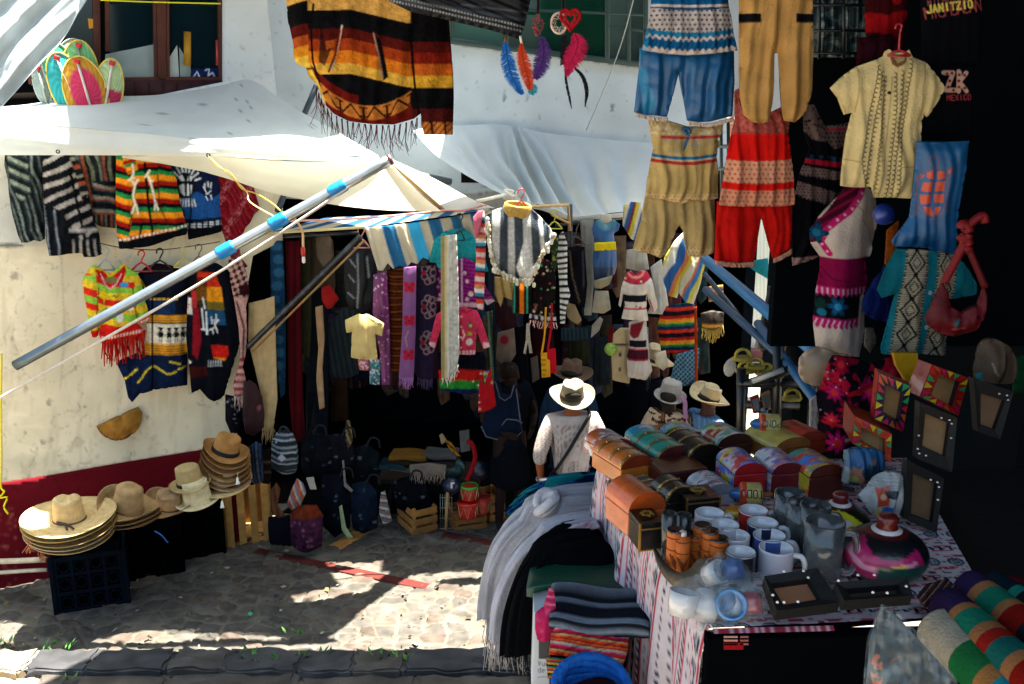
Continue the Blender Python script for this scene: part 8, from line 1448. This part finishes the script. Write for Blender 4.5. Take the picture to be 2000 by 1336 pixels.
# newspaper wrapped parcels
def paper1(p): fill(p, '1c4a70'); p.m(fbm(p.X, p.Y, 26, 3) > .52, '0f2a3a'); p.m(fbm(p.X, p.Y, 20, 8) > .6, '8a5a44'); p.m(p.X < 1656, '7a8a8a', .7); p.m(p.box(1654, 926, 1672, 938) & ((p.Y % 5) < 3), 'a8a03a')
cloth('wrapped_parcel', '1648,880 1680,874 1712,878 1728,890 1726,930 1700,944 1670,948 1644,940 1650,908', PL(1686, 912, 2.0), paper1, 'parcel wrapped in blue printed magazine paper', 'parcel', 'paper wrapped parcels', 'satin', sm=2, puff=30, edge=20, fold=.25, step=2)
def paper2(p):
    fill(p, 'a09c96'); p.m(fbm(p.X, p.Y, 14, 5) > .58, '7a7670', .6); p.poly('1704,948 1730,940 1728,980 1708,985', 'a83a1c'); p.poly('1720,950 1746,948 1744,962 1722,964', '1a1a20'); p.poly('1716,984 1744,978 1742,1000 1722,1004', '1f5a98'); p.poly('1706,990 1718,988 1716,1006 1706,1006', 'b8a03a'); p.poly('1728,996 1744,992 1744,1006 1730,1008', 'a82a1c'); p.circ(1717, 962, 6, 'b88a6a'); p.m((p.Y < 946) & ((p.Y % 5) < 1.4), '6a6864', .8)
cloth('wrapped_parcel', '1708,930 1726,922 1752,922 1770,936 1778,960 1776,990 1764,1006 1730,1012 1702,1004 1690,984 1676,968 1694,950', PL(1728, 966, 1.88), paper2, 'parcel wrapped in white newspaper with colour photos', 'parcel', 'paper wrapped parcels', 'satin', sm=2, puff=36, edge=24, fold=.25, step=2)
# painted round jars with a stopper
def jar(x, y, r, hz, lab, colf):
    c = onz(x, y, TZ)+Vector((0, 0, .004)); t = thing('painted_jar', c, lab, 'jar', 'painted gourd jars'); n, m = 40, 60; G = []; K = np.zeros((n, m, 3))
    for i in range(n):
        a = .22+(math.pi-.45)*i/(n-1); rr_, z_ = r*math.sin(a), hz*(1+math.cos(a))/2*1.0
        G.append([(c.x+rr_*math.cos(2*math.pi*j/(m-1)), c.y+rr_*math.sin(2*math.pi*j/(m-1)), c.z+z_) for j in range(m)])
    I, J = np.meshgrid(np.arange(n)/(n-1), np.arange(m)/(m-1), indexing='ij'); MB().grid(np.array(G), colf(I, J*360-180)).build('body', 'lacquer', t)
    mb = MB(); zt = hz*.985; mb.lathe([(r*.34, zt-.004), (r*.36, zt), (r*.26, zt+.004)], 'b8b0ac', 20, c); mb.build('collar', 'lacquer', t); mb = MB(); mb.lathe([(r*.27, zt), (r*.22, zt+r*.16), (r*.26, zt+r*.28), (r*.2, zt+r*.36), (0, zt+r*.38)], '5a1410', 20, c); mb.build('stopper', 'lacquer', t)
def jc1(I, A):
    K = np.broadcast_to(hx('101410'), I.shape+(3,)).copy(); A0 = A-68; L = lambda cx, cy, rx, ry, c, rot=0: K.__setitem__(((((A0-cx)*math.cos(rot)+(I*100-cy)*math.sin(rot))/rx)**2+((-(A0-cx)*math.sin(rot)+(I*100-cy)*math.cos(rot))/ry)**2 < 1), hx(c))
    L(0, 46, 58, 36, 'b8b01c'); L(0, 52, 50, 30, 'a8a8aa'); L(-22, 40, 16, 7, 'b8b01c', .5); L(24, 40, 16, 7, 'b8b01c', -.5); L(-22, 40, 11, 4, 'a81c18', .5); L(24, 40, 11, 4, 'a81c18', -.5); L(0, 84, 30, 10, 'b8b01c'); L(0, 82, 24, 8, 'a8a8aa'); K[I < .1] = hx('4a1410'); return K
def jc2(I, A):
    K = np.broadcast_to(hx('0c1014'), I.shape+(3,)).copy(); A0 = A-66; n_ = .10*np.sin(R(1)*(A0*2.2+I*220)); m1 = (np.abs(I-.45-n_) < .20) & (np.abs(A0) < 60); K[m1] = hx('98184e'); m2 = (np.abs(I-.42-n_) < .035) & (np.abs(A0) < 52); K[m2] = hx('b87a90'); K[(np.abs(I-.38-n_) < .03) & (np.abs(A0-14) < 16)] = hx('b8941c'); K[(I > .46) & (A0 > -4) & (A0 < 70) & (I < .8+n_)] = hx('0f3a34'); K[I < .12] = hx('4a0f14'); K[I > .93] = hx('8a8a8a'); return K
jar(1634, 1062, .062, .085, 'round jar painted like a yellow and white mask with a red stopper', jc1); jar(1722, 1130, .078, .098, 'larger dark round jar painted with pink and green swirls', jc2)
# ================================================================ SHAWLS AND FOLDED CLOTHS ON THE LOW BENCH
q = MB(); q.box((.145, 2.1, 2.58), (.13, .9, .56), '0a0b0e'); tag(q.build('bench', 'dark', smooth=False), 'low draped bench that carries the folded shawls', 'bench')
GW = 'shawls draped over the low bench'
def drape(name, outer, inner, Yo, Yi, col, lab, bulge=.05, mat='cloth', seed=1, folds=5, famp=.008, cat='shawl', colf=None, group=GW):
    o_, i_ = crom(pp(outer), 8), crom(pp(inner), 8); m = min(len(o_), len(i_)); n = 30; G = np.zeros((m, n, 3))
    for k in range(m):
        t = k/(m-1); a, b = o_[int(round(t*(len(o_)-1)))], i_[int(round(t*(len(i_)-1)))]; ya, yb = np.interp(t, np.linspace(0, 1, len(Yo)), Yo), np.interp(t, np.linspace(0, 1, len(Yi)), Yi); A, B = np.array(at(a[0], a[1], ya)), np.array(at(b[0], b[1], yb)); nn = np.array((-.35, -.55, .75)) if t < .45 else np.array((-.6, -.78, .15)); nn = nn/np.linalg.norm(nn)
        for j in range(n):
            s = j/(n-1); f = famp*(math.sin(s*folds*6.28+seed+1.6*math.sin(t*4+seed))+.6*math.sin(s*folds*11+seed*2+t*3)); G[k, j] = A*(1-s)+B*s+nn*(bulge*math.sin(math.pi*s)**.7+f*math.sin(math.pi*s)**.4)
    I, J = np.meshgrid(np.arange(m)/(m-1), np.arange(n)/(n-1), indexing='ij'); K = hx(col)*(.88+.24*fbm(J*90, I*40, 8, seed))[..., None] if colf is None else colf(I, J)
    return tag(MB().grid(G, np.clip(K, 0, 1)).build(name, mat), lab, cat, group)
drape('blue_shawl', '1180,930 1140,930 1080,936 1040,948 1012,972 1004,990', '1184,958 1140,962 1100,968 1060,980 1030,996 1010,1004', (2.62, 2.6, 2.55), (2.52, 2.5, 2.5), '123c66', 'blue and teal shawl at the back of the bench', .04, seed=2, folds=4, famp=.012, colf=lambda I, J: np.where((fbm(J*60, I*90, 18, 4) > .56)[..., None], hx('1a7a80'), np.where((fbm(J*60, I*90, 12, 9) > .55)[..., None], hx('0c1c3c'), hx('15487c'))))
sA = drape('white_shawl', '1192,946 1150,948 1100,952 1058,966 1012,994 978,1036 958,1090 950,1150 948,1200', '1200,1000 1150,1002 1108,1006 1072,1018 1040,1042 1010,1078 992,1120 984,1160 980,1200', (2.5, 2.48, 2.42, 2.36), (2.36, 2.34, 2.32, 2.3), 'a8a6aa', 'knotted white shawl with a long fringe hanging over the bench edge', .05, seed=3, folds=4, famp=.010)
fringe('fringe', '949,1196 965,1200 980,1198', 92, ['a8a4a4', '98949a'], PL(965, 1200, 2.32), sA, 46, 1.5, 'rope', .25, 4, 4)
q = MB(); kc = at(1068, 985, 2.36)
for k in range(3): q.tube([kc+Vector((.024*math.cos(a), .016*math.sin(a)-.008*k, .006+.022*math.sin(a+k*.9))) for a in np.linspace(0, 6.28, 15)[:-1]], .013, 'b0aeb2', n=10, closed=True)
q.tube(crom([kc+Vector((.03, 0, .0)), at(1112, 974, 2.42), at(1150, 968, 2.46), at(1192, 966, 2.48)], 5), [.022]*3+[.034]*10+[.03]*3, 'a8a6aa', n=14); q.build('knot', 'cloth', sA)
sB = drape('grey_shawl', '1206,1000 1160,1000 1110,1006 1066,1022 1022,1060 990,1110 968,1170 960,1240', '1206,1018 1170,1032 1120,1046 1078,1062 1042,1094 1016,1140 1002,1190 994,1250', (2.3, 2.28, 2.26, 2.22), (2.2, 2.2, 2.2, 2.18), '9c9ca4', 'pale grey folded shawl hanging in front of the knotted one', .035, seed=5, folds=2, famp=.006)
fringe('fringe', '960,1238 976,1246 994,1248', 48, ['98949a', 'a8a4a8'], PL(976, 1245, 2.2), sB, 36, 1.5, 'rope', .25, 7, 4)
sC = drape('pink_dotted_cloth', '1168,1018 1130,1024 1090,1040 1060,1064', '1172,1030 1140,1042 1104,1058 1074,1080', (2.2, 2.18), (2.14, 2.12), 'a8989c', 'white cloth with pink spots folded between the grey and black shawls', .02, seed=6, folds=2, famp=.004, colf=lambda I, J: np.where((fbm(J*60, I*90, 9, 4) > .66)[..., None], hx('a86a74'), hx('a8a0a4')))
sD = drape('black_shawl', '1150,1036 1100,1036 1062,1048 1030,1086 1006,1140 988,1200 980,1268', '1200,1082 1160,1094 1110,1098 1076,1112 1056,1150 1046,1210 1044,1276', (2.16, 2.14, 2.12, 2.1), (2.08, 2.06, 2.04, 2.02), '08090c', 'black shawl with pale fringe ends draped beside the grey one', .045, seed=8, folds=4, famp=.008)
fringe('fringe', '982,1266 1010,1274 1040,1276', 36, ['0a0b0e', '0a0b0e', '98948c'], PL(1010, 1275, 2.08), sD, 44, 1.6, 'rope', .3, 9, 4)
q = MB(); P = crom([onz(x, y, 2.94) for x, y in ((1075, 1068), (1110, 1040), (1160, 1036), (1196, 1054), (1188, 1084), (1140, 1094), (1095, 1090))], 6, True); q.tube([Vector(p_) for p_ in P], .028, '07080b', n=14, closed=True); tag(q.build('black_scarf', 'cloth'), 'coiled black scarf lying on the folded cloths', 'scarf', GW)
q = MB(); c = onz(1188, 1034, 2.94); q.tube([c+Vector((.016*k/30*math.cos(k*.7)*1.2, .004*math.sin(k), .016*k/30*math.sin(k*.7))) for k in range(34)], .004, '6a6e74', n=6); tag(q.build('rolled_scarf', 'cloth'), 'small rolled grey scarf by the tablecloth', 'scarf')
GF = 'folded cloths stacked on the low bench'
def pad(x, y, z, L, W_, H, c, rz, lab, st=None, layers=2, seed=1, mat='cloth'): return folded(onz(x, y, z), L, W_, H, c, R(rz), 'folded_cloth', lab, GF, 'cloth', layers, mat, seed, st)
pad(1150, 1082, 2.895, .23, .2, .035, '8a8e98', -4, 'pale grey folded sheet under the green cloth', seed=3)
pad(1136, 1128, 2.92, .235, .15, .035, '0a3a2a', -6, 'dark green satin cloth folded flat', seed=2, mat='satin', layers=1)
pad(1166, 1172, 2.93, .20, .09, .036, '4a525c', -8, 'upper grey and black striped blanket roll', ['5f6872', '6a737c', '15181e', '15181e'], seed=4); pad(1172, 1210, 2.935, .20, .09, .036, '4a525c', -9, 'lower grey and black striped blanket roll', ['15181e', '5a646e', '6a747e', '15181e'], seed=5)
def serp(p):
    p.stripes('4:98201a 3:b85a2a 3:98202c 5:a89a7a 3:b0407a 4:a82018 3:7a1c3a 3:a88a5a 4:b84a1c', 9, 2, wob=5); p.noise(4, .25, 3); p.m(p.Y > 1290, '2a5a5a', .5)
so_ = cloth('folded_cloth', '1078,1232 1096,1216 1112,1206 1140,1222 1180,1232 1229,1242 1226,1270 1218,1296 1180,1296 1130,1284 1072,1278', PL(1150, 1255, 1.78, 0, 35), serp, 'orange pink and red striped woven cloth folded on the pile', 'cloth', GF, 'knit', step=1.9, puff=26, edge=14, fold=.12, skew=3)
cloth('folded_cloth', '1066,1282 1130,1288 1190,1300 1186,1318 1110,1316 1070,1326', PL(1120, 1300, 1.72, 0, 30), lambda p: p.stripes('4:b8861c 4:12141c 3:1f5a50 4:a84a1c 3:14204a', 7, 0, wob=4), 'yellow black and green striped cloth under the orange one', 'cloth', GF, 'knit', step=1.9, puff=14)
cloth('pink_cloth', '1072,1150 1082,1154 1086,1190 1088,1222 1076,1250 1050,1250 1045,1200 1062,1186', PL(1068, 1200, 1.82), lambda p: (fill(p, '98204a'), p.m(fbm(p.X, p.Y, 12, 3) > .55, 'a83a5c'), p.stripes('10:98204a 3:b8687a', 10, 0, p.Y < 1185)), 'crumpled pink cloth at the left end of the blanket rolls', 'cloth', None, sm=2, puff=20, edge=12)
def vue(p): fill(p, 'a4aab0'); p.m(p.box(1052, 1240, 1076, 1286), '1c242a'); p.text('Vue', 1051, 1299, 9, '2a3038', 1.4, 0, .85); p.text('de', 1051, 1312, 9, '2a3038', 1.4, 0, .85); p.line('1050,1322 1068,1320', 1.2, '4a5058')
cloth('white_box', '1043,1196 1094,1184 1096,1350 1038,1350', PL(1066, 1270, 1.88), vue, 'white printed box lettered Vue de beside the folded cloths', 'box', None, 'satin', step=1.5, puff=2, fold=0, thick=.08)
q = MB(); c = onz(1156, 1356, 2.92); n = 30
for k in range(5): q.tube([c+Vector((.058*math.cos(a)*(1+.03*k+.05*math.sin(3*a+k)), .046*math.sin(a)*(1+.06*math.sin(2*a)), .008*k+.012*math.sin(a)+.006*math.sin(2*a+k))) for a in np.linspace(0, 6.28, 31)[:-1]], .0085, ['1a4a8a', '1c5298', '164484', '1c5298', '2058a0'][k], n=10, closed=True)
q.lathe([(0, .0), (.05, .004), (.056, .02)], '2a1418', 24, c); tag(q.build('knit_hat', 'knit'), 'blue knitted hat lying open in front of the folded cloths', 'hat')
# ================================================================ ROLLS, BAG AND DARK GOODS AT THE RIGHT FRONT
GRl = 'rolled mats at the right front'
def roll(a, b, r, bands, lab, mat='cloth', core=None):
    m = 90; P = [a.lerp(b, i/(m-1)) for i in range(m)]; K = np.zeros((m, 3)); tot = sum(w_ for w_, _ in bands); cum = 0
    edges = []; 
    for w_, c in bands: K[int(cum/tot*m):int((cum+w_)/tot*m)+1] = hx(c); cum += w_
    q = MB(); q.tube(P, [r*(1+.012*math.sin(i*.35+r*900)) for i in range(m)], np.repeat(K, 18, 0), n=18); o = tag(q.build('rolled_mat', mat), lab, 'rolled mat', GRl)
    if core: q = MB(); d = (a-b).normalized(); q.tube([a-d*.001, a+d*.002], r*.55, core, n=14); q.build('roll_core', 'dark', o)
    return o
roll(at(1832, 1228, 1.46), at(2010, 1400, 1.24), .038, [(9, '857c6a'), (6, '15502a'), (3, '7f5630'), (5, '17666f')], 'cream rolled mat with a green corner, lowest of the rolls', core='141c24')
roll(at(1850, 1184, 1.50), at(2060, 1366, 1.22), .034, [(5, '241834'), (1.5, '7f5433'), (4, '135945'), (2, '7f5433'), (2.2, '751712'), (3.5, '124a44'), (2, '7f5433'), (5, '6b110c')], 'striped rolled mat in purple teal tan and red, middle of the rolls')
roll(at(1892, 1148, 1.56), at(2080, 1290, 1.34), .034, [(4, '241834'), (2, '7f5433'), (4, '135945'), (2, '7f5433'), (4, '6b110c'), (3, '14181c'), (4, '124a44')], 'striped rolled mat with a wide teal band, upper of the rolls')
roll(at(1935, 1138, 1.62), at(2060, 1220, 1.5), .026, [(3, '0f1c24'), (1, '1a6a5a'), (4, '12161c')], 'thin dark rolled mat with a teal edge behind the others'); roll(at(1968, 1152, 1.7), at(2080, 1190, 1.62), .03, [(2, '4c1019'), (2, '142a4a'), (2, '4c1019')], 'maroon and navy rolled cloth at the right frame edge')
cloth('striped_textile', '1790,1164 1810,1140 1850,1130 1872,1150 1850,1176 1812,1190', PL(1830, 1160, 1.52, 0, 45), lambda p: p.stripes('4:14141c 2:7a5a1c 3:1a1c38 2:3a1c2a', -50), 'dark textile with thin gold stripes beside the rolls', 'textile', None, 'knit', step=2, puff=8)
pb_ = thing('plastic_wrapped_print', at(1770, 1280, 1.25), 'dark print wrapped in crumpled clear plastic at the bottom right', 'wrapped print')
def prn(p): fill(p, '0e1316'); p.circ(1712, 1310, 12, 'a8582c', 34); p.line('1730,1330 1740,1290 1756,1280', 4, '5a2a1c'); p.m(fbm(p.X, p.Y, 26, 3) > .6, '20343c')
cloth('print', '1700,1248 1718,1188 1740,1190 1850,1310 1870,1350 1690,1350', PL(1770, 1280, 1.2, -12, 20), prn, parent=pb_, mat='satin', step=2.4, puff=6)
def plw(p): fill(p, '5a6a70'); p.m(fbm(p.X*.8+p.Y*.5, p.Y*.6-p.X*.4, 18, 7) > .56, 'b8c4c4'); p.line('1723,1184 1708,1250 1690,1345', 4, 'a8b0b0'); p.line('1723,1184 1790,1250 1866,1330', 6, 'a8b0b0'); p.line('1706,1248 1790,1330 1800,1350', 3, '98a0a0')
cloth('plastic_wrap', '1694,1246 1722,1180 1744,1188 1800,1240 1858,1308 1880,1352 1684,1352', PL(1770, 1280, 1.17, -12, 20), plw, parent=pb_, mat='polybag', step=2.4, puff=14, edge=20, fold=.5, fw=24, foldtop=1)
# ================================================================ BLUE TUBES, RACK AND LEANING PICTURES BEHIND THE TABLE
for i, (p0, p1, r, c, l) in enumerate((((1376, 505, 6.2), (1596, 690, 3.9), .030, '1c6aa0', 'thick bright blue tube slanting down to the mannequin'), ((1378, 566, 6.0), (1530, 700, 4.4), .022, '153c5c', 'dark blue tube below the thick bright one'), ((1480, 632, 4.9), (1594, 782, 3.8), .022, '1a5078', 'blue tube ending behind the flowered mannequin'), ((1376, 535, 6.3), (1470, 650, 5.4), .016, '14283c', 'thin dark tube by the street shutter'))):
    q = MB(); q.tube([at(*p0), at(*p1)], r, c, n=12); tag(q.build('blue_tube', 'paintmetal'), l, 'tube', 'blue tubes of the stall frame')
rk = thing('display_rack', at(1510, 800, 4.2), 'black metal display rack with sandals and small framed photos', 'rack'); q = MB()
for x0, y0, x1, y1, Yd in ((1448, 720, 1446, 900, 4.3), (1520, 650, 1516, 870, 4.3), (1440, 748, 1600, 748, 4.3), (1440, 790, 1560, 792, 4.5), (1590, 700, 1584, 860, 4.4), (1466, 748, 1572, 712, 4.2)): q.tube([at(x0, y0, Yd), at(x1, y1, Yd)], .022, '0a0c10', n=8)
q.build('frame', 'paintmetal', rk)
q = MB(); q.tube([at(1470, 745, 4.15), at(1530, 722, 4.1)], .012, '9a9a94', n=6); q.build('rail', 'paintmetal', rk)
for i, (x, y) in enumerate(((1456, 716), (1474, 708), (1494, 720), (1510, 726), (1450, 692), (1546, 770))):
    t = thing('straw_sandal', at(x, y+14, 4.4), ['straw sandal at the front left of the rack top', 'straw sandal second from the left on the rack top', 'straw sandal third from the left on the rack top', 'straw sandal at the right end of the rack top', 'straw sandal at the back of the rack top', 'straw sandal on the lower shelf of the rack'][i], 'sandal', 'straw sandals on the rack')
    c = at(x, y+12, 4.4); mb = MB(); mb.lathe([(0, 0), (.045, 0), (.05, .012), (.04, .02), (0, .018)], '9a8a3a', 18, c, Matrix.Diagonal((1, .6, 1))); mb.build('sole', 'straw', t); mb = MB(); mb.tube([c+Vector((math.cos(a)*.036, -.01, .016+.04*math.sin(a))) for a in np.linspace(0, 3.14, 11)], .006, 'a8983e', n=6); mb.tube([c+Vector((math.cos(a)*.03, .02, .016+.034*math.sin(a))) for a in np.linspace(0, 3.14, 11)], .005, 'a8983e', n=6); mb.build('strap', 'straw', t)
for i, (P, bc, ic, l) in enumerate((('1466,778 1482,772 1486,806 1472,808', '8a1c14', '6a7a80', 'small red framed photo on the rack'), ('1488,772 1504,764 1506,800 1494,802', '8a5a3a', '3a4a50', 'small brown framed photo on the rack'), ('1482,802 1500,796 1500,828 1486,826', 'a8a8a4', '4a6a80', 'small white framed photo on the rack'), ('1442,820 1456,812 1458,850 1446,852', '6a1414', '2a5a5a', 'small dark framed photo low on the rack'))):
    Q = pp(P); c_ = Q.mean(0); t = thing('small_photo', at(c_[0], c_[1], 4.35), l, 'photo', 'small photos on the rack'); mb = MB(); slabp(mb, PL(c_[0], c_[1], 4.35), Q, bc, .02); mb.build('frame', 'wood', t, False); mb = MB(); slabp(mb, PL(c_[0], c_[1], 4.345), c_+(Q-c_)*.72, ic, .004); mb.build('print', 'satin', t, False)
for i, (P, c, l, Yd) in enumerate((('1504,560 1526,566 1494,690 1476,680', '2a2a30', 'narrow dark picture leaning behind the blue tube', 5.2), ('1534,574 1562,580 1530,700 1506,690', '4a3024', 'brown toned picture leaning behind the blue tube', 5.1), ('1566,586 1580,590 1560,720 1544,712', '6a4428', 'narrow wooden board leaning by the mannequin', 5.0))):
    Q = pp(P); cloth('leaning_picture', Q, PL(*Q.mean(0), Yd), lambda p, c=c: (fill(p, c), p.m(fbm(p.X, p.Y, 18, 3) > .56, '7a6a5c'), p.m(fbm(p.X, p.Y, 14, 9) > .62, '14100f')), l, 'picture', 'pictures leaning behind the tube', 'satin', puff=1, fold=0, thick=.03)
cloth('turquoise_cloth', '1452,512 1500,504 1502,546 1474,530', PL(1480, 525, 6.4), sol('2a9aa8'), 'turquoise awning cloth far behind the red trousers', 'cloth', None, 'thin'); cloth('turquoise_cloth', '1552,505 1598,505 1598,592 1552,575', PL(1575, 545, 6.6), sol('2a9aa8'), 'turquoise sheet seen through the window bars beside the mannequin', 'cloth', None, 'thin')
bg2 = thing('window_bars', at(1575, 545, 5.9), 'dark window bars before the turquoise sheet', 'bars'); q = MB(); GP = PL(1575, 545, 5.9)
for x in (1548, 1562, 1577, 1592): q.tube([GP.p(x, 495), GP.p(x+(x-1570)*.2, 600)], .01, '0c1014', n=6)
for y in (530, 566): q.tube([GP.p(1544, y), GP.p(1600, y+4)], .01, '0c1014', n=6)
q.build('bars', 'paintmetal', bg2)
q = MB(); q.box((1.62, 5.6, 1.8), (.08, .9, 3.9), '0e1418'); tag(q.build('stall_post', 'dark', smooth=False), 'dark upright board of the stall behind the leaning pictures', 'board')
q = MB(); q.box((2.0, 4.6, 2.3), (1.3, .1, 1.9), '0d1012'); tag(q.build('low_partition', 'dark', smooth=False), 'black partition behind the display rack and table', 'partition')
cloth('white_crumple', '1414,714 1430,698 1438,716 1428,735 1416,732', PL(1424, 716, 4.6), sol('a8a49a'), 'crumpled white paper on the left rack corner', 'paper', None, sm=2, puff=14)
